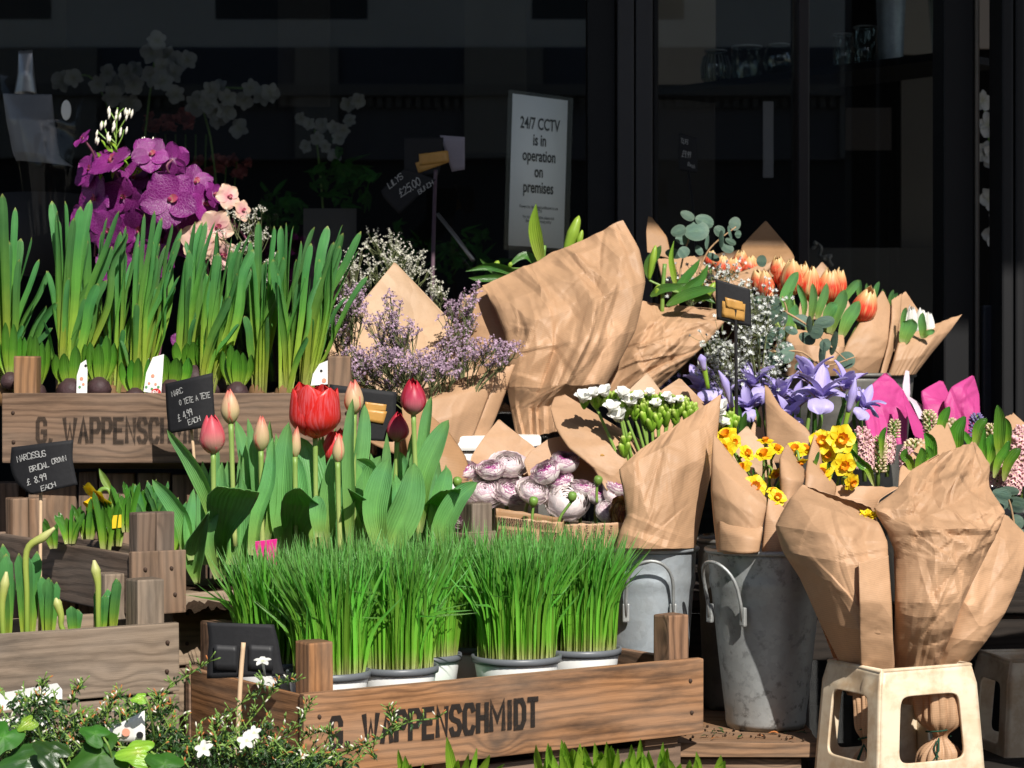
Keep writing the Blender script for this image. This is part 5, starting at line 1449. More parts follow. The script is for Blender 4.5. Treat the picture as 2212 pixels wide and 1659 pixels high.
M = MB(); c = P(576, 1180, 2.69); M.box(c + V((-.014, 0, -.03)), V((.97, .2, .1)).normalized(), V((-.2, .97, 0)).normalized(), UP, .027, .0008, .036, 0.0003)
tag(M.build('plant_label', plain('magenta_label', (0.62, 0.02, 0.22), 0.35, 0.4), smooth=False), 'small magenta plant label stuck in the tulip crate', 'plant label')

# daffodil foliage in the top crate ----------------------------------
def daff(label, x0, y0, tips, Y, wd=24, nm='daffodil_plant', grp='tall daffodil plants in the top crate'):
    t = thing(nm, label, 'daffodil', P(x0, y0, Y), grp)
    M = MB()
    wd *= .72
    tips = list(tips) + [(q[0] + rnd.uniform(-26, 26), q[1] + rnd.uniform(15, 130)) for q in tips]
    for (tx, ty) in tips:
        bx_ = x0 + rnd.uniform(-14, 14) + (tx - x0) * 0.10
        dy = rnd.uniform(-.03, .03)
        mid = (lerp(bx_, tx, 0.36 + rnd.uniform(-.25, .3)), lerp(y0, ty, 0.5))
        ribbon(M, pxpath([(bx_, y0 + rnd.uniform(-5, 8)), mid, (lerp(bx_, tx, .72), lerp(y0, ty, .8)), (tx, ty)], Y + dy * .3, Y + dy), toY(wd * rnd.uniform(.75, 1.15), Y), prof_strap, rnd.uniform(-1.25, 1.25), rnd.uniform(.15, .6), 24, 4, twist=rnd.uniform(-.9, .9))
    M.build('leaves', MT['daff_leaf'], t)
    M = MB(); M.ball(P(x0, y0 + 6, Y), .013, .012, .017, 12); M.build('bulb', MT['bulb_brown'], t)
MT['bulb_brown'] = plain('brown_bulb', (0.20, 0.11, 0.05), 0.7, 0.2, nscale=90, namt=0.7)
YD = 2.99
daff('tall daffodil leaves at the far left edge of the top crate', 8, 846, [(5,418),(33,448),(-20,455),(20,520),(45,515),(68,512),(104,585),(85,560),(42,560),(-10,500),(20,600),(60,640),(100,660)], YD, 25)
daff('broad daffodil leaves fanning beside the purple orchids', 140, 840, [(112,434),(140,434),(160,470),(174,446),(196,432),(190,520),(258,455),(242,532),(100,585),(215,560),(150,600),(128,640),(212,612)], YD, 27)
daff('fine dense daffodil leaves left of the price card', 240, 850, [(230,512),(262,522),(272,488),(252,560),(300,500),(288,560),(322,600),(214,640),(200,690),(250,640)], YD + .04, 15)
daff('thin daffodil leaves in front of the orchid stems', 292, 848, [(312,462),(334,455),(350,470),(330,520),(372,482),(358,530),(318,560),(388,596),(300,610),(340,620),(280,650),(392,494)], YD + .02, 18)
daff('leaning daffodil leaves crossing to the right over the orchids', 385, 850, [(426,500),(422,478),(438,480),(408,540),(446,478),(400,560),(465,478),(440,560)], YD, 24)
daff('daffodil leaves bent right with one broad blade', 440, 845, [(542,502),(520,520),(468,495),(500,512),(480,560),(512,590),(530,575)], YD - .03, 30)
daff('upright daffodil leaves above the black card', 556, 846, [(559,478),(540,520),(578,560),(592,488),(600,540),(533,570),(548,600),(575,620),(612,555)], YD + .03, 23)
daff('daffodil leaves from the split bulb at the crate end', 612, 850, [(607,488),(618,480),(634,488),(650,520),(640,560),(680,490),(655,600),(672,525),(590,560)], YD, 25)
daff('daffodil leaves leaning far right at the end of the top crate', 655, 850, [(708,488),(742,503),(740,485),(780,500),(712,560),(690,560),(725,540),(670,600),(775,540)], YD + .03, 26)
daff('second row daffodil leaves behind the broad fan', 200, 846, [(160,500),(232,470),(182,480),(260,500),(145,540),(220,500)], YD + .09, 22)
daff('second row daffodil leaves behind the leaning blades', 470, 846, [(400,520),(470,500),(500,540),(430,530),(560,520),(520,540)], YD + .09, 22)

def bulb_sprout(label, x, yb, h, wd, Y, n=5, grp='sprouting hyacinth bulbs along the top crate'):
    t = thing('hyacinth_bulb', label, 'hyacinth bulb', P(x, yb, Y), grp)
    M = MB(); bb = P(x, yb + 12, Y); r_ = toY(wd * .5, Y); M.lathe(bb - UP * r_ * .7, [(0.001, 0), (r_ * .8, r_ * .25), (r_, r_ * .8), (r_ * .8, r_ * 1.35), (r_ * .35, r_ * 1.75), (.001, r_ * 1.8)], 18); M.build('bulb', MT['bulb'], t)
    M = MB()
    for k in range(n):
        f = (k / (n - 1) - .5) * 2 if n > 1 else 0
        f += rnd.uniform(-.12, .12)
        dy = -.012 * math.cos(f * 1.5)
        hh = h * rnd.uniform(.85, 1.12) * (1 - .12 * abs(f))
        ribbon(M, pxpath([(x + f * 5, yb + 6), (x + f * wd * .52, yb - hh * .4), (x + f * wd * .62, yb - hh * .75), (x + f * wd * .58, yb - hh)], Y, Y + dy), toY(wd * .42, Y), prof_oval, f * .7, .55, 10, 5)
    M.build('leaves', MT['bulb_leaf'], t)
YB = 2.945
for lb, x, yb, h, wd, n in (('pair of stout hyacinth leaves behind the left corner post', 22, 815, 112, 44, 4), ('hyacinth sprout right of the corner post on a dark bulb', 78, 838, 112, 46, 5), ('open splayed hyacinth sprout beside the white leaf label', 152, 838, 92, 62, 4),
     ('hyacinth sprout on a large dark round bulb', 214, 832, 104, 56, 5), ('short hyacinth sprout left of the poppy patterned label', 292, 852, 82, 50, 4), ('hyacinth sprout in front of the poppy patterned label', 370, 845, 74, 70, 4),
     ('hyacinth sprout above the black price card', 420, 812, 84, 66, 5), ('tallest hyacinth sprout behind the black price card', 462, 830, 108, 62, 6), ('hyacinth sprout right of the black price card', 512, 840, 96, 52, 5)):
    bulb_sprout(lb, x, yb, h, wd, YB + (0.03 if 'behind' in lb or 'above' in lb else 0), n)
# white leaf-shaped labels
def leaf_label(label, pts, Y, dots, red=None):
    t = thing('plant_label', label, 'plant label', P(pts[0][0], pts[0][1], Y), 'white leaf shaped plant labels in the top crate')
    M = MB(); n = len(pts)
    for k in range(2):
        for p in pts: M.add(P(p[0], p[1], Y + .0008 * k), (0, 0, .5, 0))
    M.face(*range(n)); M.face(*range(2 * n - 1, n - 1, -1))
    for k in range(n): M.face(k, n + k, n + (k + 1) % n, (k + 1) % n)
    M.build('card', MT['white'], t, smooth=False)
    for (x, y, r_, mat) in dots:
        M = MB(); M.grid(1, 12, lambda i, j: (P(x + math.cos(2 * math.pi * j) * r_ * i, y + math.sin(2 * math.pi * j) * r_ * i, Y - .0006), (i, j, .5, 0))); M.build('printed_dot', MT[mat], t, smooth=False)
    if red:
        M = MB(); x, y = red; M.grid(1, 16, lambda i, j: (P(x + math.cos(2 * math.pi * j) * 11 * i, y + math.sin(2 * math.pi * j) * 9 * i, Y - .0009), (i, j, .5, 0))); d = M.build('printed_dot', MT['label_red'], t, smooth=False)
        M = MB(); strokes(M, 'NEW', lambda a, b, lift: P(x - 9 + a * 7, y + 3 - b * 7, Y - .0011 - lift), .1, .62, .5); M.build('lettering', MT['white'], t, smooth=False)
MT['label_red'] = plain('label_red', (0.55, 0.03, 0.03), 0.4, 0.4); MT['label_peach'] = plain('label_peach', (0.72, 0.30, 0.20), 0.5, 0.3); MT['label_green'] = plain('label_green', (0.12, 0.30, 0.12), 0.5, 0.3)
leaf_label('white leaf shaped label with a black hole between two hyacinth bulbs', [(165,850),(166,812),(174,785),(186,777),(189,800),(188,850)], 2.925, [(185,790,3,'black_card'),(176,818,4,'label_peach'),(180,830,3,'label_peach'),(172,836,3,'label_green')])
leaf_label('white leaf shaped label printed with poppies and a red spot', [(310,846),(316,805),(330,772),(354,765),(352,800),(348,852)], 2.925, [(330,812,4,'label_peach'),(322,828,3,'label_peach'),(336,830,3,'label_peach'),(316,836,3,'label_green'),(328,840,3,'label_green'),(342,836,3,'label_green')], (337,848))
leaf_label('white leaf shaped label leaning behind the big red tulip', [(671,833),(676,808),(690,786),(712,777),(722,800),(729,828)], 2.906, [(694,801,3,'black_card'),(700,822,5,'label_peach'),(712,826,4,'label_peach')])

# mini daffodils in the dark crate and bulbs in the lower left crate --
def daffodil_flower(M, C, c, ax, rad, r0=0.0, cupl=0.5):
    """M petals mesh, C cup mesh"""
    ax = ax.normalized()
    for k in range(6):
        petal(M, c, ax, ring(ax, r0 + k * math.pi / 3), rad * (1.0 if k % 2 else .96), rad * .95, cup=rnd.uniform(-.05, .3), curl=rnd.uniform(-.3, .1), nv=5, nu=4, ruff=.04)
    n = 16
    A, B = basis(ax)
    cl = rad * cupl
    def fn(i, j):
        a = 2 * math.pi * j
        rr = rad * (.20 + .16 * i * i) * (1 + .10 * i * math.sin(a * 8 + r0))
        return (c + ax * (cl * i + rad * .06) + (A * math.cos(a) + B * math.sin(a)) * rr, (i, j, .5, 0))
    C.grid(4, n, fn, wrap=True)

def mini_leaves(M, x, yb, Y, n, h, wd, spread=30, mat=None):
    for k in range(n):
        dx = rnd.uniform(-1, 1) * spread
        hh = h * rnd.uniform(.6, 1.05)
        ribbon(M, pxpath([(x + dx * .25, yb), (x + dx * .5, yb - hh * .5), (x + dx, yb - hh)], Y + rnd.uniform(-.02, .02)), toY(wd * rnd.uniform(.8, 1.2), Y), prof_strap, rnd.uniform(-.8, .8), .35, 9, 3)

MT['pale_bud'] = petalmat('pale_narcissus_bud', [(0.0, (0.20, 0.33, 0.04)), (0.6, (0.40, 0.46, 0.10)), (1.0, (0.62, 0.60, 0.28))], transl=0.2)
YM = 2.72
MT['deep_yellow'] = petalmat('deep_yellow_cup', [(0, (.78, .44, .01)), (1, (.84, .52, .01))], transl=.25)
for lb, x, yb, n, h, fl in (('mini daffodil with a nodding yellow flower', 228, 1190, 12, 125, (200, 1082)), ('mini daffodil tuft left of the flowering one', 152, 1175, 9, 80, None), ('mini daffodil tuft beside the crate corner post', 250, 1180, 12, 110, None),
      ('mini daffodil tuft behind the corner post', 300, 1130, 12, 95, None), ('mini daffodil tuft at the back between post and tulips', 345, 1130, 10, 90, None), ('mini daffodil shoots right of the corner post', 372, 1210, 7, 130, None), ('mini daffodil tuft against the upright boards', 190, 1165, 9, 90, None), ('mini daffodil tuft in budded leaf behind the yellow label', 275, 1150, 11, 105, None), ('mini daffodil tuft half hidden by the left tulip leaves', 325, 1160, 10, 120, None), ('slim mini daffodil tuft near the crate front', 120, 1185, 6, 70, None)):
    Yk = YM if x < 290 else 2.78
    t = thing('mini_daffodil_plant', lb, 'daffodil', P(x, yb, Yk), 'mini daffodils in the dark crate')
    M = MB(); mini_leaves(M, x, yb, Yk, n, h, 13, 38); M.build('leaves', MT['daff_leaf' if x > 320 else 'bulb_leaf'], t)
    if fl:
        M = MB(); M.tube(catmull(pxpath([(244, 1175), (246, 1110), (238, 1062), (222, 1056), (212, 1066)], YM), 14), [0.003, 0.0028, 0.003], 7); M.build('stem', MT['stem'], t)
        M = MB(); ribbon(M, pxpath([(240, 1060), (226, 1035), (214, 1012)], YM), .010, prof_lance, .3, .4, 8, 3); M.build('sheath', MT['stem'], t)
        A, B = MB(), MB(); daffodil_flower(A, B, P(212, 1068, YM), V((-.45, -.35, -.6)), toY(40, YM), .3, .8); A.build('petals', MT['yellow_petal'], t); B.build('cup', MT['deep_yellow'], t)
for lb, x, y, Yk in (('yellow label card among the mini daffodils', 252, 1130, 2.70),):
    M = MB(); M.box(P(x - 10, y + 12, Yk), V((.9, .1, .1)).normalized(), EY, UP, toY(20, Yk), .0008, toY(28, Yk), .0003); tag(M.build('plant_label', plain('yellow_label', (0.75, 0.50, 0.02), 0.45, 0.3), smooth=False), lb, 'plant label')
for k, (x, yb, n, h, wd) in enumerate(((15, 1385, 9, 220, 26), (60, 1380, 8, 190, 25), (105, 1375, 6, 150, 24), (160, 1370, 5, 70, 22), (215, 1365, 4, 90, 22), (240, 1360, 4, 120, 22))):
    Yk = 2.435 + .0003 * x
    lbs = ['narcissus clump at the left picture edge', 'narcissus clump left of the pale card stick', 'narcissus leaves around the pale card stick', 'short narcissus leaves right of the card stick', 'narcissus leaves beside the fat pale bud', 'narcissus leaves left of the corner post']
    t = thing('narcissus_plant', lbs[k], 'narcissus', P(x, yb, Yk), 'narcissus shoots in the lower left crate')
    M = MB(); mini_leaves(M, x, yb + 5, Yk, n, h, wd, 22); M.build('leaves', MT['daff_leaf'], t)
    buds = {0: [(14, 1235, 5, 1300, 20)], 1: [(118, 1140, 58, 1190, 19)], 3: [(118, 1285, 132, 1330, 20)], 4: [(203, 1210, 212, 1265, 21)]}.get(k, [])
    for (bx1, by1, bx0, by0, bw) in buds:
        M = MB(); M.tube(catmull(pxpath([(lerp(bx0, x, .3), yb), (bx0, lerp(by0, yb, .5)), (bx0, by0), (lerp(bx0, bx1, .6), lerp(by0, by1, .6)), (bx1, by1)], Yk - .02), 20), [.0030, .0030, .0036, toY(bw, Yk) * .52, .0015], 9); M.build('bud', MT['pale_bud'], t)
MT.setdefault('pale_bud', MT['stem'])
MT['black_tape'] = plain('shiny_black_tape', (0.020, 0.020, 0.022), 0.5, 0.3, nscale=240, namt=0.5)
# ------------------------------------------------------------------ price cards
card_sign('black card chalked narcissus bridal crown on a pale stick at the left edge', [(25,966,158.5,949.7),(23,1011,157,990),(38,1045,162,1020),(67,1068.5,168,1046.8)], 2.47,
    [('NARCISSUS', 38, 998, 100, 984, 15), ('BRIDAL', 65, 1019, 108, 1008, 14), ('CROWN', 113, 1003, 144, 994, 13), ('£ 8.99', 60, 1049, 103, 1034, 16), ('EACH', 90, 1061, 122, 1050, 12)], [(88,1062,2.475),(86,1372,2.475)], stick_r=.0021, gx=-.0001, curl=.008)
card_sign('black card chalked with a four pound price above the left tulips', [(357,829,460,805),(359,870,461,845),(361,900,463,880),(365,937,466,919)], 2.80,
    [('NARC', 372, 857, 396, 848, 13), ('0 TETE A TETE', 388, 876, 455, 858, 14), ('£ 4.99', 386, 910, 418, 896, 17), ('EACH', 408, 918, 434, 908, 13)], [(413,925,2.806),(420,1010,2.806),(424,1215,2.80)], stick_r=.0021, gx=-.0002, curl=.010)
card_sign('blank black card with brown tape standing behind the tulips', [(712,830,857,847),(713,880,855,890),(716,920,853,925),(722,946,850,955)], 2.90, [], [(790,885,2.896),(793,1180,2.90)], curl=.004,
    tapes=[[(789,868),(835,874),(833,889),(789,887)],[(788,883),(836,889),(828,916),(788,908)]])
card_sign('blank black card seen from behind in front of the cat grass', [(447,1344,592,1349),(451,1385,602,1390),(448,1420,608,1430),(447,1466,615,1459)], 2.36, [], [(526,1388,2.352),(519,1480,2.350),(508,1700,2.350)], stick_r=.0026, curl=.004,
    tapes=[])
fc_ = [o for o in bpy.data.objects if o.get('label', '').startswith('blank black card seen from behind')][0]
for x0, x1 in ((462, 512), (536, 590)):
    M = MB(); M.grid(4, 6, lambda i, j: (P(lerp(x0, x1, j), lerp(1392, 1446, i) + 3 * j, 2.3535), (i, j, .5, 0))); M.build('tape_strip', MT['black_tape'], fc_, solid=.0003)
card_sign('tilted black card with brown tape on a black stick beside the orange tulips', [(1545,602,1620,625),(1546,635,1622,660),(1548,690,1623,706)], 2.98, [], [(1589,648,2.976),(1590,800,2.98),(1592,950,2.985)], 'stick_black', .0024, curl=.002,
    tapes=[[(1560,650),(1610,657),(1608,694),(1559,684)],[(1566,642),(1604,652),(1608,672),(1568,664)]])
card_sign('dim black card chalked lilys twenty five pounds on a tall purple stick', [(823,412,872,366),(830,428,900,372),(862,463,942,388)], 3.80,
    [("LILYS", 842, 408, 872, 384, 14), ('£25.00', 866, 426, 911, 398, 19), ('BUNCH', 906, 420, 938, 398, 11)], None, name='price_sign', curl=.002)
card_sign('blank dark card with brown tape at the top of the purple stick', [(873,297,958,297),(873,340,955,340),(873,378,948,378)], 3.84, [], [(941,368,3.832),(939,420,3.80),(933,660,3.55)], 'stick_purple', .0034, curl=.001,
    tapes=[[(897,352),(968,326),(971,350),(904,374)],[(905,333),(966,325),(970,350),(906,358)]])
card_sign('small dark card chalked tulips by the bunch in the door glass', [(1467,287,1505,298),(1466,330,1506,338),(1467,368,1507,374)], 3.95,
    [('TULIPS', 1470, 308, 1486, 312, 11), ('£9.99', 1473, 338, 1492, 342, 16), ('Bunch', 1485, 357, 1501, 364, 9)], [(1487,370,3.95),(1497,450,3.9),(1505,560,3.8)], 'stick_black', .002, curl=.001)
M = MB(); M.grid(6, 6, lambda i, j: (lambda q: (P(q[0], q[1], 3.86), (i, j, .5, 0)))((lerp(lerp(950,1004,j), lerp(976,1004,j), i) , lerp(lerp(292,296,j), lerp(371,366,j), i))))
tag(M.build('paper_note', plain('grey_note', (0.30, 0.27, 0.31), .8, .1), solid=.0006), 'grey slip of paper beside the taped dark card', 'note')
M = MB(); M.tube([P(946,463,3.95), P(985,512,3.9), P(1022,562,3.85)], .0038, 8); tag(M.build('metal_rod', plain('rod_metal', (0.30,0.28,0.26), .4,.5,.6)), 'thin slanting metal rod right of the purple stick', 'rod')

# cctv notice in a clear sleeve, hung at an angle just inside the glass
nt_ = thing('cctv_notice', 'white notice about cctv hanging in a clear sleeve on the window', 'notice', P(1172, 530, 4.16))
a0, a1 = P(1107.5, 202, 4.12), P(1098, 530, 4.12)
nu_ = V((math.cos(R(44)), math.sin(R(44)), 0)); nd_ = (a1 - a0)
NWd = 0.148
def NS(u, v, lift=0): return a0 + nu_ * (NWd * u) + nd_ * v + V((math.sin(R(44)), -math.cos(R(44)), 0)) * lift
M = MB(); M.grid(2, 2, lambda i, j: (NS(j, i), (i, j, .5, 0))); sh = M.build('paper_sheet', plain('notice_paper', (0.80, 0.84, 0.81), .6, .3, nscale=4, namt=.1), nt_, solid=.0004)
M = MB(); M.grid(10, 10, lambda i, j: (NS(lerp(-.10, 1.08, j), lerp(-.02, 1.03, i), .003 + .0012 * noise.noise(V((i * 4, j * 3, 1)))), (i, j, .5, 0))); M.build('clear_sleeve', glassmat('clear_film', .5, (1, 1, 1), .06), nt_)
def printed(text, v, size, parent, bold=.012, u=.5):
    cu = bpy.data.curves.new('lettering', 'FONT'); cu.body = text; cu.size = size; cu.align_x = 'CENTER'; cu.offset = bold * size; cu.resolution_u = 3
    tmp = bpy.data.objects.new('lettering', cu); COL.objects.link(tmp)
    dg = bpy.context.evaluated_depsgraph_get()
    me = bpy.data.meshes.new_from_object(tmp.evaluated_get(dg))
    bpy.data.objects.remove(tmp); me.name = 'lettering'
    c = NS(u, v, .0012); zx = -nd_.normalized(); o0 = ORIGIN[nt_.name]
    for vv in me.vertices:
        q = c + nu_ * (vv.co.x * 0.72) + zx * vv.co.y - o0
        vv.co = q
    me.materials.clear(); me.materials.append(MT['ink'])
    o = bpy.data.objects.new('lettering', me); COL.objects.link(o); o.parent = sh if parent is None else parent
    ORIGIN[o.name] = o0
MT['ink'] = plain('printed_ink', (0.012, 0.012, 0.014), .6, .3, namt=.05)
for tx_, v_, s_ in (('24/7 CCTV', .218, .0315), ('is in', .325, .0315), ('operation', .430, .0315), ('on', .535, .0315), ('premises', .640, .0315)):
    printed(tx_, v_, s_, sh, .018)
for tx_, v_ in (('Flowers Inc. has a legal justification to use', .745), ('CCTV', .772), ('For more information, please visit', .812), ('flowersinc.uk/privacy policy', .838)):
    printed(tx_, v_, .0085, sh, .004, .52)

# ------------------------------------------------------------------ orchids
def vanda(label, x, y, rad, ax, Y, r0=0.0, mat='vanda', grp='purple orchid blooms'):
    t = thing('orchid_bloom', label, 'orchid', P(x, y, Y), grp)
    c = P(x, y, Y); ax = V(ax).normalized(); M = MB(); r_ = toY(rad, Y)
    for k in range(5):
        an = r0 + k * 2 * math.pi / 5
        big = k in (1, 4)
        petal(M, c, ax, ring(ax, an), r_ * (1.0 if big else .98), r_ * (1.12 if big else .92), cup=rnd.uniform(.05, .35), curl=rnd.uniform(-.5, .05), nv=8, nu=8, ruff=.06, side_cup=rnd.uniform(-.15, .2))
    M.build('petals', MT[mat], t)
    M = MB(); petal(M, c + ax * .002, ax, ring(ax, r0 + math.pi), r_ * .34, r_ * .28, cup=.9, curl=-.6); M.ball(c + ax * .003, r_ * .09, r_ * .09, r_ * .12, 8, ax)
    M.build('lip', MT['orchid_lip'], t)
    M = MB(); M.tube(catmull([c - ax * .002, c - ax * .02 + V((0, .01, -.01)), V((c.x + .01, c.y + .04, c.z - .05))], 8), .0017, 6); M.build('stalk', MT['twig_purple'], t)
MT['orchid_lip'] = petalmat('orchid_lip', [(0, (.72, .60, .42)), (.5, (.45, .10, .12)), (1, (.30, .01, .12))]); MT['twig_purple'] = plain('purple_stalk', (.22, .08, .12), .6, .3)
VO = [(367,432,66,(.05,-1,.15),.3,'large flat purple orchid facing the street'), (240,350,56,(-.4,-.6,.75),1.0,'purple orchid tilted upward at the top left of the spray'), (325,335,44,(.1,-.9,.4),.5,'purple orchid behind the pale back of another'),
      (373,345,40,(.3,.75,.2),.9,'pale lilac orchid seen from behind at the top'), (205,430,60,(-.7,-.7,.1),.2,'dark purple orchid turned left'), (265,425,50,(-.2,-.8,-.4),.7,'shaded purple orchid in the centre of the spray'), (300,500,60,(-.1,-.9,-.3),1.1,'purple orchid low between the daffodil tips'),
      (440,440,46,(.7,-.6,.1),.1,'purple orchid turned right beside the peach one'), (400,505,52,(.2,-.9,-.3),.6,'low purple orchid at the right of the spray'), (180,300,26,(-.6,-.5,.6),.3,'small purple orchid bud at the top left'), (235,500,55,(-.4,-.8,-.2),.4,'low purple orchid at the left of the spray'), (460,420,30,(.8,-.5,.2),.2,'small purple orchid edge on at the right'),
      (330,560,50,(0,-.9,-.3),.3,'purple orchid hidden low among the leaves'), (250,570,46,(-.3,-.9,-.1),.9,'dark purple orchid low on the left among leaves'), (395,740,28,(.2,-.9,.1),.9,'purple orchid fallen low behind the hyacinth sprouts'), (290,385,50,(-.3,-.7,.5),.1,'purple orchid crowded between the upper blooms'), (195,370,46,(-.6,-.6,.3),.8,'dark purple orchid at the upper left edge'), (420,395,44,(.5,-.8,.3),1.0,'purple orchid above the one turned right'), (345,520,52,(.1,-.95,-.1),.0,'purple orchid behind the tips under the large flat one'), (180,480,46,(-.6,-.7,0),.5,'purple orchid low at the left edge of the spray'), (435,470,40,(.6,-.7,-.1),.4,'purple orchid tucked beside the peach blooms')]
for k, (x, y, rd, ax, r0, lb) in enumerate(VO):
    vanda(lb, x, y, rd, ax, 3.30 + (.03 if k in (4, 5, 6, 8) else 0) + (.05 if k > 13 else 0) - (.035 if k == 0 else 0), r0)
VX = 0
for x, y, rd, ax, r0, lb in ((492,425,30,(.5,-.8,.2),.2,'peach orchid standing highest at the right'), (522,455,25,(.7,-.6,.1),.8,'peach orchid at the outer right'), (468,490,40,(.1,-.9,-.1),.5,'peach orchid half hidden by daffodil tips'), (430,520,44,(-.1,-1,0),.9,'pale peach orchid behind the daffodil blades'), (480,550,36,(.1,-1,-.2),.1,'lowest peach orchid behind the daffodil blades')):
    vanda(lb, x, y, rd, ax, 3.28, r0, 'peach_petal', 'peach orchid blooms')
op = thing('orchid_pot', 'brown pot behind the daffodils that holds the orchid stems', 'plant pot', V((px(330, 3.42), 3.42, .975)))
M = MB(); M.lathe(V((px(330, 3.42), 3.42, .975)), [(.001, 0), (.06, 0), (.075, .13), (.07, .13), (.06, .1), (.001, .1)], 28); M.build('pot', MT['bulb_brown'], op)
M = MB()
for x in (250, 330, 420): M.tube(catmull([V((px(330, 3.42), 3.42, 1.08)), P(lerp(330, x, .5), 560, 3.40), P(x, 380, 3.36)], 12), .003, 6)
M.build('stems', MT['twig_purple'], op)

# jasmine sprig above the orchids
t = thing('jasmine_sprig', 'jasmine sprig with white buds rising above the purple orchids', 'jasmine', P(255, 380, 3.32))
M, L_, B_ = MB(), MB(), None
for path in ([(240,372),(250,310),(252,262),(254,232)], [(252,290),(268,262),(284,240)], [(250,262),(240,245),(233,235)], [(252,258),(258,244),(268,234)], [(252,312),(232,290),(222,262)], [(300,372),(318,330),(330,300)], [(246,330),(262,300),(268,280)], [(250,318),(226,298),(212,285)], [(316,340),(308,315),(306,300)], [(246,330),(238,310),(234,290)], [(250,300),(246,280),(250,262)]):
    M.m = 0; M.tube(catmull(pxpath(path, 3.32), 10), .0011, 5); M.m = 1
    e = path[-1]
    for q in range(3):
        bx_, by_ = e[0] + rnd.uniform(-8, 8), e[1] + rnd.uniform(-4, 16)
        M.tube(pxpath([(bx_ - 2, by_ + 14), (bx_, by_ + 5), (bx_ + 1.5, by_ - 3)], 3.315), [.0008, .0022, .0005], 6)
for q in range(34):
    x, y = rnd.choice([(250, 350), (316, 345), (240, 320), (225, 355)]); x += rnd.uniform(-22, 26); y += rnd.uniform(-22, 24)
    an = rnd.uniform(0, 6.28); ribbon(L_, pxpath([(x, y), (x + 9 * math.cos(an), y + 9 * math.sin(an)), (x + 17 * math.cos(an), y + 17 * math.sin(an) + 2)], 3.32, 3.31), toY(8, 3.3), prof_lance, rnd.uniform(-1, 1), .3, 6, 3)
M.build('budded_stems', [MT['stem'], MT['bud_white']], t); L_.build('leaves', MT['bright_leaf'], t)

# dim cellophane wrapped pots at the left edge, in the awning's shade
t = thing('wrapped_gift_pot', 'grey foil and clear cellophane wrapped pot at the left edge of the window', 'wrapped pot', P(70, 420, 3.85))
M = MB(); sheet(M, [(6,202,112,204,3.85,3.84,.0),(14,260,118,262,3.84,3.83,.03),(28,330,130,338,3.84,3.83,.04),(36,348,158,360,3.84,3.83,.03)], cr=.006, seed=201); M.build('foil_front', plain('grey_foil', (.20,.20,.21), .6, .4, .0), t, solid=.0006)
M = MB(); sheet(M, [(40,110,70,108,3.9,3.9,.0),(38,160,74,160,3.9,3.9,.012),(30,205,80,205,3.9,3.9,.012)], cr=.002, seed=203, nu=20, nv=12); M.build('metal_tube', plain('silver_foil', (.3,.3,.3), .35, .5, .7), t, solid=.0006)
M = MB(); sheet(M, [(0,160,180,195,3.80,3.79,.0),(10,260,176,270,3.80,3.78,.05),(40,360,168,372,3.80,3.78,.06),(60,520,150,500,3.82,3.82,.04)], cr=.018, freq=9, fold=.008, seed=204); M.build('cellophane', glassmat('cellophane', .55, (.93,.94,.94), .12), t)
M = MB(); M.ball(P(143, 238, 3.78), toY(11, 3.8), .001, toY(22, 3.8), 12); M.build('care_card', MT['white'], t)
M = MB(); M.lathe(P(90, 520, 3.86), [(.001, -.06), (.06, -.06), (.08, .08), (.001, .08)], 24); M.build('pot', MT['dark'], t)

# ------------------------------------------------------------------ behind the glass: white orchids, pink carnations
def white_orchid(label, stems, flowers, Y, grp='dim white orchids behind the glass'):
    t = thing('white_orchid_plant', label, 'orchid', P(stems[0][0][0], stems[0][0][1], Y), grp)
    M = MB()
    for s in stems: M.tube(catmull(pxpath(s, Y + .02), 14), .0025, 6)
    M.m = 1
    for (x, y, r_) in flowers:
        c = P(x, y, Y - rnd.uniform(0, .05)); ax = V((rnd.uniform(-.5, .5), -1, rnd.uniform(-.3, .3))); r0 = rnd.uniform(0, 6)
        for k in range(5): petal(M, c, ax, ring(ax, r0 + k * 1.2566), toY(r_, Y), toY(r_ * (1.15 if k in (1, 4) else .75), Y), cup=rnd.uniform(0, .3), curl=-.2, nv=5, nu=4)
    M.build('flowering_stems', [MT['stem'], MT['orchid_white']], t)
cf = lambda L, s=24: [(x / 2.845, y / 2.845, s * rnd.uniform(.85, 1.1)) for x, y in L]
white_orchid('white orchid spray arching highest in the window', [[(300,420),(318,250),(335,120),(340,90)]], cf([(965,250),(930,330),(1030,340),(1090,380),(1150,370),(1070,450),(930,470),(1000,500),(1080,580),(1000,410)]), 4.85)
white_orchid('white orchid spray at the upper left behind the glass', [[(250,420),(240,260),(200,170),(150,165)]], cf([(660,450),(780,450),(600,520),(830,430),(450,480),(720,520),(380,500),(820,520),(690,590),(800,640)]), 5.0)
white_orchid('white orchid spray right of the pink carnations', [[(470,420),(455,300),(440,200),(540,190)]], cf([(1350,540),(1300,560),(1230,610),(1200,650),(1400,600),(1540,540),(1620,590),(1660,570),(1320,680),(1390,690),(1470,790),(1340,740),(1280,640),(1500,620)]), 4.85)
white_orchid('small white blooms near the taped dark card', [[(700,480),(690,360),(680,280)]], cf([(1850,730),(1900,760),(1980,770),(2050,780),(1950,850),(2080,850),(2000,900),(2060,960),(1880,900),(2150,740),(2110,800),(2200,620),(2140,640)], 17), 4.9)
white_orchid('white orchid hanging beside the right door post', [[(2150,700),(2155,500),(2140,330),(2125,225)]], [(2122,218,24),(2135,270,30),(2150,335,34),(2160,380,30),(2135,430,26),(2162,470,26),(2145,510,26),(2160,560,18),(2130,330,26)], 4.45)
t = thing('carnation_bunch', 'dim salmon pink carnations standing behind the glass', 'carnations', P(380, 380, 5.1))
M = MB()
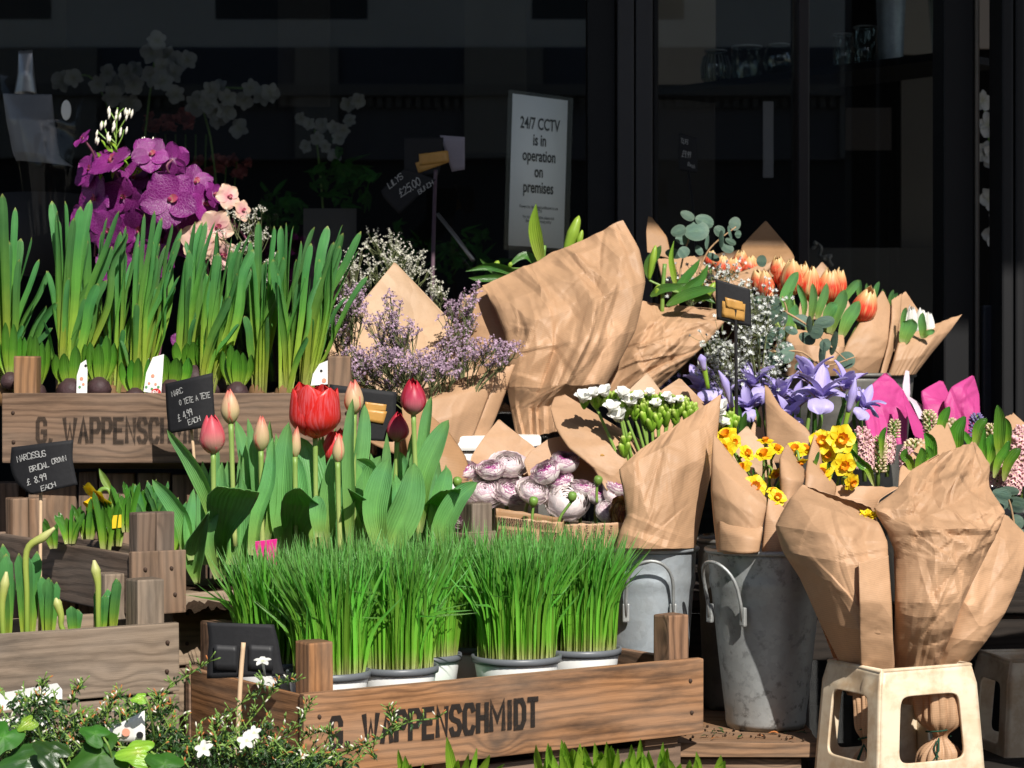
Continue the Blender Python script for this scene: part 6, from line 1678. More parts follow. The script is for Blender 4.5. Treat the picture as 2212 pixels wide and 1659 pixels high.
for k in range(26):
    x, y = (rnd.uniform(305, 440), rnd.uniform(238, 282)) if k < 14 else (rnd.uniform(420, 540), rnd.uniform(345, 385))
    c = P(x, y, 5.1 + rnd.uniform(-.05, .05)); ax = V((rnd.uniform(-.5, .5), -.6, .6))
    for q in range(9): petal(M, c, ax, ring(ax, q * 2.4), toY(17, 5), toY(17, 5), cup=.2 + .12 * q, ruff=.25, nv=4, nu=4)
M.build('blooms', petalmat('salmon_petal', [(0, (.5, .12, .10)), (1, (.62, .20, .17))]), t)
M = MB()
for k in range(9): M.tube([P(340 + k * 20, 470, 5.12), P(335 + k * 22, 290 + (60 if k > 5 else 0), 5.1)], .002, 5)
M.build('stems', MT['stem'], t)
# dim greenery low behind the glass
for k, (x, y, lb) in enumerate(((590, 470, 'dim leafy plant behind the glass above the daffodil tips'), (745, 400, 'dim pale leafy plant behind the lily card'), (1010, 560, 'dim leafy plant behind the slanting rod'), (860, 560, 'dim leafy plant behind the statice'))):
    t = thing('indoor_plant', lb, 'plant', P(x, y + 90, 4.7), 'dim plants inside the shop')
    M = MB()
    for q in range(60):
        an = rnd.uniform(0, 6.28); rr = rnd.uniform(10, 75); c0 = (x + rr * math.cos(an), y + rr * .8 * math.sin(an))
        ribbon(M, pxpath([c0, (c0[0] + rnd.uniform(-20, 20), c0[1] + rnd.uniform(-25, 5)), (c0[0] + rnd.uniform(-40, 40), c0[1] + rnd.uniform(-35, 25))], 4.7 + rnd.uniform(-.1, .1)), toY(rnd.uniform(8, 18), 4.7), prof_lance, rnd.uniform(-1, 1), .3, 6, 3)
    M.build('leaves', MT['ivy_leaf'], t)
# indicator lamp: the one lit green point in the window
t = thing('indicator_lamp', 'tiny lit green indicator light behind the window', 'indicator light', P(724, 300, 5.2))
m = NT('green_led'); e_ = m.n('Emission', Color=(0.0, 1.0, 0.25, 1), Strength=1.6); m.t.links.new(e_.outputs[0], m.out.inputs[0])
M = MB(); M.ball(P(724, 300, 5.2), .0042); M.build('bulb', m.mat, t)
M = MB(); a = P(715, 312, 5.21); M.box(a, EX, EY, UP, .02, .02, .026, .001); M.build('housing', MT['dark'], t, smooth=False)

# shelf with glass jars behind the door glass
sa, sb = P(1412, 190, 5.05), P(2050, 108, 4.47); sb.z = sa.z
sdir = (sb - sa).normalized(); sn = V((-sdir.y, sdir.x, 0)); slen = (sb - sa).length
t = thing('glass_shelf', 'dark shelf of glass jars rising to the right behind the door glass', 'shelf', (sa + sb) / 2)
M = MB(); M.box(sa - UP * .018, sdir, sn, UP, slen, .2, .016, .001); M.build('shelf_board', MT['dark'], t, smooth=False)
gj = glassmat('jar_glass', 1.4, (.86, .9, .88), .03)
def jar(label, x, w_, top, prof, ribs=0):
    k = (x - CX) / FD
    s = (k * sa.y - sa.x) / (sdir.x - k * sdir.y); o = sa + sdir * s + sn * .07
    t = thing('glass_jar', label, 'glass jar', o, 'glass jars on the shelf'); M = MB(); w2 = toY(w_, o.y) / 2; h = toY(top, o.y)
    pr = [(r_ * w2, z * h) for r_, z in prof]
    pr = [(.001, .001)] + pr + [(pr[-1][0] - .003, pr[-1][1])] + [(max(.001, r_ - .003), z + .002) for r_, z in pr[::-1]]
    M.lathe(o, pr, 36); M.build('jar', gj, t)
    M = MB(); M.tube([o + V((math.cos(a * math.pi / 12) * pr[len(prof)][0], math.sin(a * math.pi / 12) * pr[len(prof)][0], h)) for a in range(25)], .002, 6); M.build('lip', plain('jar_lip', (.35,.36,.35), .2, .5), t)
    if ribs:
        M = MB()
        for q in range(ribs):
            a = 2 * math.pi * q / ribs; M.tube([o + V((math.cos(a) * r_ * w2 * 1.01, math.sin(a) * r_ * w2 * 1.01, z * h)) for r_, z in prof[1:4]], .0012, 5)
        M.build('ribs', bpy.data.materials['jar_lip'], t)
jar('squat ribbed glass jar at the left end of the shelf', 1503, 64, 74, [(.7, 0), (.95, .2), (1, .55), (.8, .85), (.62, .92), (.72, 1)], 22)
jar('straight glass tumbler beside the ribbed jar', 1570, 66, 74, [(.95, 0), (1, .3), (1, 1)])
jar('round glass globe vase on the shelf', 1640, 72, 70, [(.4, 0), (.85, .2), (1, .5), (.85, .82), (.6, 1)])
jar('pair sized clear tumbler left of the metal bucket', 1778, 44, 74, [(.95, 0), (1, .3), (1, 1)])
jar('clear tumbler close to the metal bucket', 1826, 50, 84, [(.95, 0), (1, .3), (1, 1)])
jar('tall flared glass vase at the right end of the shelf', 1990, 62, 170, [(.55, 0), (.6, .05), (.75, .4), (1, 1)])
k_ = (1882 - CX) / FD; s_ = (k_ * sa.y - sa.x) / (sdir.x - k_ * sdir.y); o_ = sa + sdir * s_ + sn * .07
bucket('shiny tall metal bucket on the glass shelf behind the door', o_, toY(34, 4.6), toY(26, 4.6), toY(190, 4.6), 'galv_new', band=False)
panel('paper_note', 'dim tilted card hanging on the dark board behind the door', 'note', 2126 - 300, 262 - 30, 2226 - 300, 355 - 30, 5.2, (.06, .05, .045), .002)
t = thing('bead_string', 'string of pale wooden beads hanging low behind the door glass', 'bead string', P(1770, 560, 4.5)); M = MB()
for k in range(34):
    a = k / 33; M.ball(P(1757 + 40 * a + 4 * math.sin(a * 25), 535 + 42 * a * a - 12 * math.sin(a * 9), 4.5 + .01 * math.sin(k)), .0042, n=6)
M.build('beads', plain('bead_wood', (.42, .38, .33), .6, .3), t)
# ------------------------------------------------------------------ statice, baby's breath
def floret(M, c, s, n=5, up=None):
    ax = V((rnd.uniform(-.7, .7), rnd.uniform(-1, .2), rnd.uniform(-.2, 1))).normalized() if up is None else up
    a, b = basis(ax); r = rnd.random()
    i0 = M.add(c - ax * s * .35, (0.3, .5, r, 0))
    ph = rnd.random() * 6
    ids = []
    for k in range(n):
        an = ph + 2 * math.pi * k / n
        ids.append((M.add(c + (a * math.cos(an) + b * math.sin(an)) * s + ax * s * .35 * rnd.uniform(.3, 1.4), (1, 0, r, 0)),
                    M.add(c + (a * math.cos(an + .6) + b * math.sin(an + .6)) * s * .45, (.6, 1, r, 0))))
    for k in range(n):
        M.face(i0, ids[k][0], ids[k][1]); M.face(i0, ids[k][1], ids[(k + 1) % n][0])

def spray(label, root, tips, Y, mat, dens, fs, spread, nm='statice_spray', cat='statice', grp='lavender statice sprays', stem='dry_stem', curve=.3):
    """branching dry spray: root (px), a list of head centres (px) each carrying clusters of florets"""
    t = thing(nm, label, cat, P(root[0], root[1], Y), grp)
    St = Fl = MB()
    for (hx, hy, rx, ry) in tips:
        dY = rnd.uniform(-.035, .03)
        p0, p3 = P(root[0], root[1], Y), P(hx, hy + ry, Y + dY)
        St.m = 0; St.tube(catmull([p0, P(lerp(root[0], hx, .35), lerp(root[1], hy, .5), Y), p3], 8), [.0014, .0010, .0008], 4, cap=False)
        for k in range(max(3, int(dens * rx * ry / 120))):
            an, q = rnd.uniform(0, 6.28), math.sqrt(rnd.random())
            cx_, cy_ = hx + rx * q * math.cos(an), hy + ry * q * math.sin(an)
            cl = P(cx_, cy_, Y + dY + rnd.uniform(-.02, .02))
            br = p3.lerp(p0, rnd.uniform(.0, .25))
            St.m = 0; St.tube([br, br.lerp(cl, .55) + V((0, 0, -.003)), cl], .00055, 3, cap=False)
            nn = rnd.randint(7, 13)
            dirn = V((rnd.uniform(-.5, 1), rnd.uniform(-.3, .3), rnd.uniform(.1, .7))).normalized()
            Fl.m = 1
            for f in range(nn):
                s = (f / nn - .3) * spread
                floret(Fl, cl + dirn * s + V((rnd.uniform(-1, 1), rnd.uniform(-1, 1), rnd.uniform(-1, 1))) * spread * .13, fs * rnd.uniform(.7, 1.25))
    St.build('flowering_stems', [MT[stem], MT[mat]], t)
    return t
RS = (900, 960)
spray('lavender statice spray standing against the pale pointed sheet', RS, [(845,655,22,22),(842,695,34,24),(868,710,30,20),(815,700,26,22),(858,735,36,20),(830,735,30,16),(890,720,22,14)], 3.08, 'statice', 4.2, .0021, .013)
spray('lavender statice mass low in front of the wrap', (920, 950), [(760,775,30,28),(795,770,34,28),(830,770,36,24),(868,780,36,26),(905,790,40,28),(790,805,40,24),(840,815,44,26),(890,820,46,20),(740,800,26,24),(935,800,34,24),(960,790,24,26)], 3.06, 'statice', 4.6, .0021, .013)
spray('lavender statice tips at the left beside the daffodil leaves', (760, 860), [(760,650,34,26),(735,690,26,26),(775,625,24,16),(722,715,18,22),(748,725,28,20),(782,665,26,22)], 3.16, 'statice', 4.0, .0021, .013)
spray('lavender statice on the right of the pale sheet by the tall lily wrap', (1000, 850), [(985,665,26,20),(1005,655,22,30),(970,685,26,16),(1010,690,26,26),(1025,625,12,14),(985,710,30,16),(1000,735,34,14),(1020,650,14,16)], 3.20, 'statice', 4.4, .0021, .013)
spray('lavender statice fanning right over the edge of the wrap', (1010, 900), [(1050,745,40,14),(1090,750,34,12),(1105,760,26,14),(1060,775,36,16),(1030,760,34,14),(1085,780,24,14),(1010,760,26,18)], 3.08, 'statice', 4.2, .0021, .013)
spray('lavender statice tips between the two brown sheets', (960, 900), [(930,775,30,20),(950,765,26,16),(965,745,20,14),(975,800,22,22),(990,780,20,24)], 3.07, 'statice', 4.2, .0021, .013)
for lb, root, tips, Y in (('white statice spray rising behind the pale pointed sheet', (830, 720), [(815,580,34,22),(850,560,40,20),(885,575,40,16),(905,555,30,14),(865,595,40,18),(800,610,30,20),(845,545,22,12),(895,595,26,14),(920,590,16,12)], 3.36),
      ('white statice tips left of the daffodil blade', (760, 740), [(765,560,24,22),(752,590,26,22),(742,620,20,18),(778,545,12,12),(732,650,20,16),(770,600,16,24)], 3.25),
      ('grey shaded statice sprig in the awning shade', (850, 640), [(815,525,30,16),(845,520,26,18),(870,530,24,14),(805,505,16,8)], 3.60),
      ('white statice sprig right of the purple stick', (950, 700), [(955,620,28,16),(935,630,20,20),(950,640,26,14),(930,600,10,14)], 3.32),
      ('white statice sprig in front of the peach orchids', (560, 640), [(545,480,26,24),(560,510,22,22),(535,525,24,16),(575,560,16,20),(500,470,22,14),(480,500,18,12),(590,600,14,22),(520,540,22,12),(565,450,8,10)], 3.24)):
    spray(lb, root, tips, Y, 'statice_white', 2.6, .0018, .013, grp='white statice sprays')

def gyp(label, box, n, Y, root, grp="baby's breath sprigs"):
    t = thing('babys_breath', label, "baby's breath", P(root[0], root[1], Y), grp)
    St = Fl = MB(); hubs = [P(rnd.uniform(box[0], box[2]), rnd.uniform(box[1], box[3]) + 15, Y + rnd.uniform(-.03, .03)) for _ in range(22)]
    for h in hubs: St.tube(catmull([P(root[0], root[1], Y), P(lerp(root[0], (box[0] + box[2]) / 2, .6), lerp(root[1], box[3], .5), Y), h], 6), .0007, 4, cap=False)
    for k in range(n):
        h = rnd.choice(hubs); c = h + V((rnd.gauss(0, .012), rnd.gauss(0, .010), rnd.gauss(.004, .012)))
        St.m = 0; St.tube([h, h.lerp(c, .6) - UP * .002, c], .00035, 3, cap=False); Fl.m = 1
        for q in range(2): floret(Fl, c + V((0, -.0008 * q, .0006 * q)), .0037 * rnd.uniform(.7, 1.15), 6)
    St.build('flowering_stems', [MT['dry_stem'], MT['gyp']], t)
gyp("white baby's breath cloud right of the black stick", (1600, 640, 1682, 800), 300, 3.10, (1640, 930))
gyp("white baby's breath cloud left of the black stick", (1525, 720, 1600, 810), 230, 3.10, (1570, 930))
gyp("white baby's breath sprig peeping beside the tilted black card", (1590, 615, 1660, 690), 130, 3.13, (1630, 900))
gyp("white baby's breath sprig above the lily leaves near the red tulips", (1520, 570, 1600, 610), 140, 3.46, (1560, 720))
gyp("white baby's breath sprig low between the lily leaves", (1455, 590, 1520, 625), 70, 3.44, (1500, 720))

# ------------------------------------------------------------------ eucalyptus
def euca(label, stems, leaves, Y, grp='eucalyptus twigs'):
    t = thing('eucalyptus_twig', label, 'eucalyptus', P(stems[0][0][0], stems[0][0][1], Y), grp)
    M = MB()
    for s in stems: M.tube(catmull(pxpath(s, Y), 14), [.0018, .0010], 6)
    M.build('twig', MT['euca_twig'], t)
    M = MB()
    for lf in leaves:
        x, y, w_, h_ = lf[:4]; an = lf[4] if len(lf) > 4 else rnd.uniform(-.6, .6)
        c = P(x, y, Y - rnd.uniform(-.015, .03)); ax = V((rnd.uniform(-.35, .35), -1, rnd.uniform(-.25, .35))).normalized()
        if w_ < h_ * .55: ax = V((.85 * rnd.choice((-1, 1)), -.5, .1)).normalized()
        rt_ = V((math.cos(an), 0, -math.sin(an))); rt_ = (rt_ - ax * rt_.dot(ax)).normalized(); u2 = ax.cross(rt_)
        W2, H2 = toY(max(w_, h_ * .5), Y) / 2, toY(h_, Y) / 2; r = rnd.random()
        M.grid(5, 18, lambda i, j: (lambda a, q: (c + rt_ * (W2 * q * math.cos(a)) + u2 * (H2 * q * math.sin(a) * (1 + .10 * math.cos(a))) - ax * (.10 * W2 * q * q) + ax * (.06 * W2 * abs(math.sin(a)) * q), (q, .5 + .5 * q * math.sin(a), r, 0)))(2 * math.pi * j, i), wrap=True)
    M.build('leaves', MT['euca_leaf'], t)
MT['euca_twig'] = plain('eucalyptus_stem', (.42, .26, .14), .6, .3)
ex = lambda L: [(1434.4 + a * .35157, 432 + b * .35157, c * .35157, d * .35157) + tuple(e) for a, b, c, d, *e in L]
euca('eucalyptus twig with round grey leaves standing highest behind the lilies', [[(1462,720),(1468,600),(1480,540),(1492,505)],[(1490,640),(1520,560),(1545,525),(1590,490)]],
     ex([(145,95,95,60,.5),(250,130,125,85,.3),(200,190,155,130,0),(90,190,100,75,-.3),(115,245,95,60,.2),(60,330,110,65,.1),(120,320,70,80,.9),(435,145,75,90,.2),(340,190,75,70,.6),(265,255,50,110,.2),(350,240,40,110,0),(405,200,35,90,-.3),(455,210,40,50,0),(215,310,45,70,-.5),(385,290,95,65,.6),(410,255,75,40,.4),(300,350,90,45,.5),(600,375,70,75,0)]), 3.40)
euca('eucalyptus twig with broad leaves hanging over the orange tulip wrap', [[(1640,800),(1680,740),(1700,680),(1690,640)],[(1690,670),(1740,700),(1780,735),(1830,780)],[(1660,760),(1730,760),(1780,790),(1850,770)]],
     ex([(650,680,155,185,.2),(600,630,110,90,.3),(690,820,120,85,.2),(625,870,100,95,0),(665,975,125,95,0),(745,935,120,140,.1),(845,740,110,80,.3),(890,765,60,110,0),(985,750,130,75,-.2),(935,810,90,90,.2),(880,850,110,75,.4),(970,940,50,140,.1),(1040,880,50,150,.2),(990,890,70,80,.3),(1115,985,120,110,-.2),(840,1020,80,60,-.4),(890,1000,70,60,.3),(780,800,90,50,.4),(730,730,60,90,.2)]), 3.14)
euca('eucalyptus tip in dark cellophane at the right picture edge', [[(2200,1200),(2185,1100),(2170,1060)]], [(2165,1068,46,26,.3),(2195,1090,50,36,.2),(2190,1130,46,36,-.3),(2205,1160,40,36,.2),(2160,1085,40,30,.4),(2180,1060,44,20,.1)], 2.88)
# ------------------------------------------------------------------ lilies (buds and leaves) in the two tall wraps
def lily(label, root, Y, leaves, buds, grp='unopened lilies in brown wraps'):
    t = thing('cut_lily', label, 'lily', P(root[0], root[1], Y), grp)
    M = MB(); M.tube(catmull(pxpath([root, (root[0] + 2, root[1] - 60), (root[0] + 6, root[1] - 110)], Y), 8), .0032, 8)
    for (x0, y0, x1, y1, w_) in buds: M.tube(catmull(pxpath([(root[0] + 4, root[1] - 60), (lerp(root[0], x0, .7), lerp(root[1] - 60, y0, .7)), (x0, y0)], Y), 6), .0018, 6)
    M.build('stem', MT['stem'], t)
    for lf in leaves:
        M = MB(); ribbon(M, pxpath(lf[0], Y + lf[2], Y + lf[3]), toY(lf[1], Y), prof_lance, lf[4], .35, 14, 5, wav=.05); M.build('leaf', MT[lf[5] if len(lf) > 5 else 'lily_leaf'], t)
    for (x0, y0, x1, y1, w_) in buds:
        M = MB(); p0, p1 = P(x0, y0, Y), P(x1, y1, Y); M.tube(catmull([p0, p0.lerp(p1, .3), p0.lerp(p1, .6), p0.lerp(p1, .88), p1], 14), [.35 * toY(w_, Y) / 2, .8 * toY(w_, Y) / 2, toY(w_, Y) / 2, .6 * toY(w_, Y) / 2, .0008], 12); M.build('bud', MT['lily_bud'], t)
lily('lily with a tall curved leaf and fat buds above the tallest wrap', (1170, 640), 3.30, [([(1172,575),(1160,520),(1155,480),(1158,440)],30,0,-.01,.2,'bright_leaf'), ([(1130,600),(1090,580),(1050,575),(1006,586)],22,0,-.03,.5), ([(1110,610),(1075,600),(1035,602),(1012,600)],16,0,-.02,.2), ([(1180,600),(1150,560),(1125,555),(1090,585)],20,.02,0,-.4), ([(1100,605),(1060,580),(1036,558)],14,.01,0,.3)], [(1218,560,1251,466,27),(1245,545,1258,497,14),(1068,580,1077,563,14),(1100,580,1104,566,10)])
lily('lily with dark pointed leaves between the two tall wraps', (1430, 680), 3.32, [([(1400,600),(1404,570),(1420,545),(1428,530)],24,0,0,.2), ([(1440,660),(1480,640),(1520,628),(1555,625)],26,-.03,-.05,.4), ([(1450,650),(1475,610),(1500,580),(1512,560)],20,0,0,.3), ([(1470,650),(1490,620),(1515,600),(1530,570)],24,-.02,-.02,-.3), ([(1405,640),(1430,625),(1460,620),(1490,612)],20,0,-.02,.3), ([(1500,650),(1520,640),(1545,655)],18,-.03,-.04,.1), ([(1460,620),(1455,590),(1450,555),(1456,520)],14,.02,.02,.2,'bright_leaf')], [(1402,605,1416,530,17),(1416,640,1424,615,16),(1500,650,1522,580,16),(1520,650,1545,610,17)])

# ------------------------------------------------------------------ cut tulips
def cut_tulip(label, x, y, w_, h_, Y, mat, lean, root, grp, opn=.05, pin=.42):
    w_ *= 1.18; h_ *= 1.2
    t = thing('cut_tulip', label, 'tulip', P(root[0], root[1], Y), grp); fb = P(x, y + h_ / 2, Y)
    M = MB(); ax = V((lean, -.25, 1)).normalized(); M.tube(catmull([P(root[0], root[1], Y + .02), fb.lerp(P(root[0], root[1], Y), .4), fb + ax * .002], 8), .0026, 7); M.build('stem', MT['pale_stem'], t)
    M = MB(); tulip_flower(M, fb, ax, toY(h_, Y), toY(w_, Y), opn, rnd.random() * 6, pin); M.build('flower', MT[mat], t); return t
OT = [('orange and cream tulip highest in the bunch', 1710,598,46,72,.0), ('orange and cream tulip left of the highest one', 1655,615,36,60,-.1), ('orange and cream tulip in the middle of the row', 1750,613,40,68,.0), ('wide flamed tulip right of the middle one', 1788,618,46,66,.05), ('flamed tulip with a cream back behind the wide one', 1808,612,30,62,.1), ('hanging orange and cream tulip lowest at the right', 1856,656,48,70,.3), ('small orange tulip low at the left of the bunch', 1672,640,34,40,-.2), ('pale orange tulip tip behind the left ones', 1688,592,32,50,0), ('yellow orange tulip tip behind the highest one', 1680,575,30,40,0), ('orange tulip between the two highest ones', 1700,612,34,60,-.05), ('orange tulip tip at the left behind the card', 1642,605,28,44,-.2), ('cream tulip tip behind the middle ones', 1730,600,34,60,.05)]
for k, (lb, x, y, w_, h_, ln) in enumerate(OT):
    cut_tulip(lb, x, y, w_, h_, 3.38 - (.03 if k in (0, 2, 3, 5) else 0), 'tulip_flame', ln, (lerp(1770, x, .35), 800), 'orange and cream cut tulips')
RT = [('red tulip tip behind the eucalyptus twig', 1560,572,34,40), ('orange red tulip tip in the low sheets', 1585,578,36,46), ('cream and red tulip tip left of the orange bunch', 1618,572,38,40), ('red tulip behind the eucalyptus stems at the left', 1535,558,26,34), ('red and cream tulip tip close to the tilted card', 1640,578,34,40), ('yellow red tulip at the back of the low sheets', 1600,560,30,36)]
for k, (lb, x, y, w_, h_) in enumerate(RT): cut_tulip(lb, x, y, w_, h_, 3.52, 'tulip_flame', 0, (x, 680), 'red cut tulips at the back')
for k, (x, y, w_, h_) in enumerate(((1968,690,26,56),(1988,694,28,52),(2004,702,26,52),(1978,700,24,44),(1955,690,18,40))):
    cut_tulip(['white tulip at the left of the narrow wrap', 'white tulip in the middle of the narrow wrap', 'white tulip at the right of the narrow wrap', 'white tulip low in front in the narrow wrap', 'slim white tulip tip at the wrap edge'][k], x, y, w_, h_, 3.38, 'white_petal', 0, (1965, 780), 'white cut tulips')
def leafset(label, nm, Y, paths, mat='tulip_leaf', grp='loose leaves of the cut tulips', cat='leaves'):
    t = thing(nm, label, cat, P(paths[0][0][0][0], paths[0][0][0][1], Y), grp)
    for p, wd, rl in paths:
        M = MB(); ribbon(M, pxpath(p, Y, Y - .01), toY(wd, Y), prof_leaf, rl, .4, 12, 5); M.build('leaf', MT[mat], t)
e6 = lambda L: [(1434.4 + a * .35157, 432 + b * .35157) for a, b in L]
leafset('broad green leaves among the orange tulips', 'tulip_leaves', 3.31, [(e6([(730,720),(745,600),(790,500),(825,440)]),28,.2), (e6([(900,740),(915,650),(920,580),(912,510)]),20,.1), (e6([(940,730),(960,650),(985,580),(1000,510)]),22,-.2), (e6([(1020,820),(1060,700),(1095,620),(1110,550)]),34,.3), (e6([(1090,840),(1130,740),(1170,680),(1200,620)]),34,.2), (e6([(860,720),(865,640),(840,560),(820,515)]),16,.3), (e6([(1090,640),(1130,570),(1170,520),(1195,490)]),22,-.3), (e6([(760,800),(780,740),(800,690),(810,640)]),26,0), (e6([(1000,760),(1015,700),(1040,660),(1070,640)]),30,.2), (e6([(790,760),(785,680),(780,600),(790,560)]),16,.3)])
leafset('thin green tips behind the right brown sheet', 'tulip_leaves', 3.46, [(e6([(1200,600),(1200,540),(1205,490)]),14,.2), (e6([(1240,600),(1250,560),(1245,510)]),12,.1), (e6([(1285,640),(1300,560),(1322,500)]),14,.1), (e6([(1340,620),(1350,580),(1343,545)]),11,.1), (e6([(1385,650),(1395,600),(1410,550)]),12,.1), (e6([(1410,650),(1420,600),(1435,570)]),12,.1), (e6([(1060,500),(1070,460),(1073,437)]),12,.1)])
leafset('green leaves round the white tulips', 'tulip_leaves', 3.33, [(e6([(1470,880),(1500,800),(1520,760),(1525,730)]),40,.2), (e6([(1590,850),(1590,790),(1585,740),(1590,690)]),20,.1), (e6([(1600,845),(1620,820),(1650,810),(1665,805)]),14,.3), (e6([(1465,800),(1470,740),(1480,690),(1490,660)]),14,.3)])
# ------------------------------------------------------------------ freesias
def bud_body(M, p0, p1, r_, n=8):
    M.tube(catmull([p0, p0.lerp(p1, .3), p0.lerp(p1, .65), p0.lerp(p1, .9), p1], 8), [r_ * .45, r_ * .9, r_, r_ * .75, r_ * .25], n, r=rnd.random())
def freesia(label, root, path, Y, nb, flowers=()):
    t = thing('freesia_stem', label, 'freesia', P(root[0], root[1], Y), 'white freesias in the cone wrap')
    M = MB(); M.tube(catmull(pxpath([root] + path, Y), 12), [.0022, .0018, .0014], 6); M.m = 1
    for k in range(nb):
        f = k / max(1, nb - 1); q = catmull([V((*p, 0)) for p in path], 20)[min(20, int(f * 20))]
        for s in (-1, 1):
            b = (q.x + s * rnd.uniform(1, 6), q.y + rnd.uniform(-3, 3)); L = rnd.uniform(20, 31) * (1 - .4 * f)
            bud_body(M, P(q.x, q.y + 4, Y), P(b[0] + s * 4, b[1] - L, Y - rnd.uniform(-.006, .014)), toY(6.6 * (1 - .35 * f), Y))
    M.build('budded_stem', [MT['stem'], MT['freesia_bud']], t)
    if flowers:
        for (x, y, s) in flowers:
            M = MB()
            ax = V((rnd.uniform(-.4, .4), -.6, .8)); c = P(x, y + s * .6, Y - .01); r_ = toY(s * 1.45, Y)
            for k in range(6): petal(M, c, ax, ring(ax, k * 1.047 + .3), r_ * 1.15, r_ * .85, cup=1.5 if k % 2 else 1.3, curl=-.55, nv=7, nu=4)
            M.build('flower', MT['white_petal'], t)
FR = [((1360,1010),[(1340,900),(1325,865),(1300,858)],6,[(1258,858,20),(1282,850,16)],'white freesia at the left end of the cone wrap'), ((1370,1010),[(1340,890),(1318,868),(1290,876)],7,[(1310,846,18),(1322,880,20)],'white freesia with two open blooms near the left'), ((1395,1010),[(1352,900),(1345,880),(1330,900)],4,[(1341,850,18),(1340,898,22)],'freesia with the largest white bloom'),
      ((1400,990),[(1395,915),(1390,885),(1368,872)],8,[],'freesia in green bud left of the centre'), ((1412,990),[(1408,910),(1405,885),(1385,862)],8,[(1403,848,12)],'freesia in green bud at the centre'), ((1420,985),[(1425,905),(1428,880),(1410,865)],8,[(1418,872,14)],'freesia in green bud right of the centre'), ((1430,985),[(1445,900),(1450,880),(1432,862)],8,[(1448,866,12)],'freesia in green bud beside the right sheet'), ((1440,985),[(1470,895),(1478,878),(1458,868)],8,[(1468,864,12)],'freesia in green bud close to the right sheet'), ((1450,985),[(1490,900),(1498,890),(1480,880)],6,[(1442,856,12)],'freesia in green bud touching the right sheet'),
      ((1345,1010),[(1288,880),(1275,862),(1262,880)],7,[],'green budded freesia low at the left'), ((1560,1000),[(1562,930),(1570,910),(1590,915)],7,[(1545,890,22),(1562,880,20),(1558,912,16)],'white freesia peeping right of the cone wrap'), ((1575,1000),[(1580,940),(1585,920),(1575,905)],6,[],'green budded freesia right of the cone wrap'), ((1350,1012),[(1349,985),(1351,965),(1355,950)],6,[],'single green bud spike standing inside the cone')]
FR += [((r_[0] + 14, r_[1]), [(q[0] + 13, q[1] + 14) for q in p_], nb_, [], l_) for (r_, p_, nb_), l_ in zip([f[:3] for f in FR[3:9]], ('green freesia buds in front of the left bud stem', 'green freesia buds low in front of the centre', 'green freesia buds right of the centre in front', 'green freesia buds low before the right sheet', 'green freesia buds almost hidden by the right sheet', 'lowest green freesia buds inside the cone'))]
FR += [((1400,1000),[(1372,905),(1362,885),(1345,872)],8,[(1362,868,18)],'freesia with a white bloom between buds at the left'), ((1408,1000),[(1384,900),(1380,876),(1360,858)],8,[(1378,856,15)],'freesia with a small white bloom above the buds')]
for rt_, path, nb, fl, lb in FR: freesia(lb, rt_, path, 2.90 if rt_[0] < 1500 else 2.96, int(nb * 1.5), fl)

# ------------------------------------------------------------------ ranunculus
def ranunculus(label, x, y, rd, ax, w_=1.0, stem=None, opn=.5, mat='ran', nl=9, grp='purple edged white ranunculus'):
    Y = (2.93 if x < 1110 else 2.885) + rnd.uniform(-.012, .012) + (1075 - y) * .0004
    t = thing('ranunculus', label, 'ranunculus', P(x, y + 20, Y), grp)
    c = P(x, y, Y); ax = V(ax).normalized(); A, B = basis(ax); Rr = toY(rd * 1.0, Y); M = MB()
    for l in range(nl):
        f = l / (nl - 1)
        rad = Rr * (.30 + .70 * f)
        top = lerp(.18, lerp(.75, 1.55, opn), f ** 1.2)         # polar angle reached by the rim
        npet = 4 + (l > 2) + (l > 4)
        for k in range(npet):
            th = l * 1.1 + 2 * math.pi * k / npet + rnd.uniform(-.15, .15); half = 1.15 * 2 * math.pi / npet * .72; r = rnd.random(); wv = rnd.random() * 6; wk = w_ * (1 if l < nl - 4 else .6)
            tp = top * rnd.uniform(.9, 1.12)
            def fn(i, j):
                b = j * 2 - 1
                po = lerp(2.5, tp + .16 * b * b + .05 * math.sin(b * 5 + wv), i)
                an = th + b * half * (.35 + .65 * min(1, i * 1.6))
                rr = rad * (1 + .06 * math.sin(b * 7 + wv) * i * i + .05 * i * f + .20 * opn * f * max(0, i - .65) / .35)
                p = c + ax * (math.cos(po) * rr * lerp(.88, .60, opn) - Rr * .1 * f) + (A * math.cos(an) + B * math.sin(an)) * (math.sin(po) * rr)
                return (p, (i, j, r, wk))
            M.grid(7, 6, fn)
    M.build('bloom', MT[mat], t)
    M = MB(); b = c - ax * Rr * .75; s = stem or (x + 4, 1190)
    M.tube(catmull([b, b - ax * .015 + V((0, .0, -.012)), P(s[0], s[1], Y + .02)], 9), .0023, 7)
    for k in range(5): petal(M, b + ax * Rr * .05, ax, ring(ax, k * 1.25), Rr * .55, Rr * .4, cup=.4, curl=.6, nv=4, nu=3)
    M.build('stem', MT['pale_stem'], t)
c3 = lambda a, b: (933.2 + a * .26563, 907.3 + b * .26563)
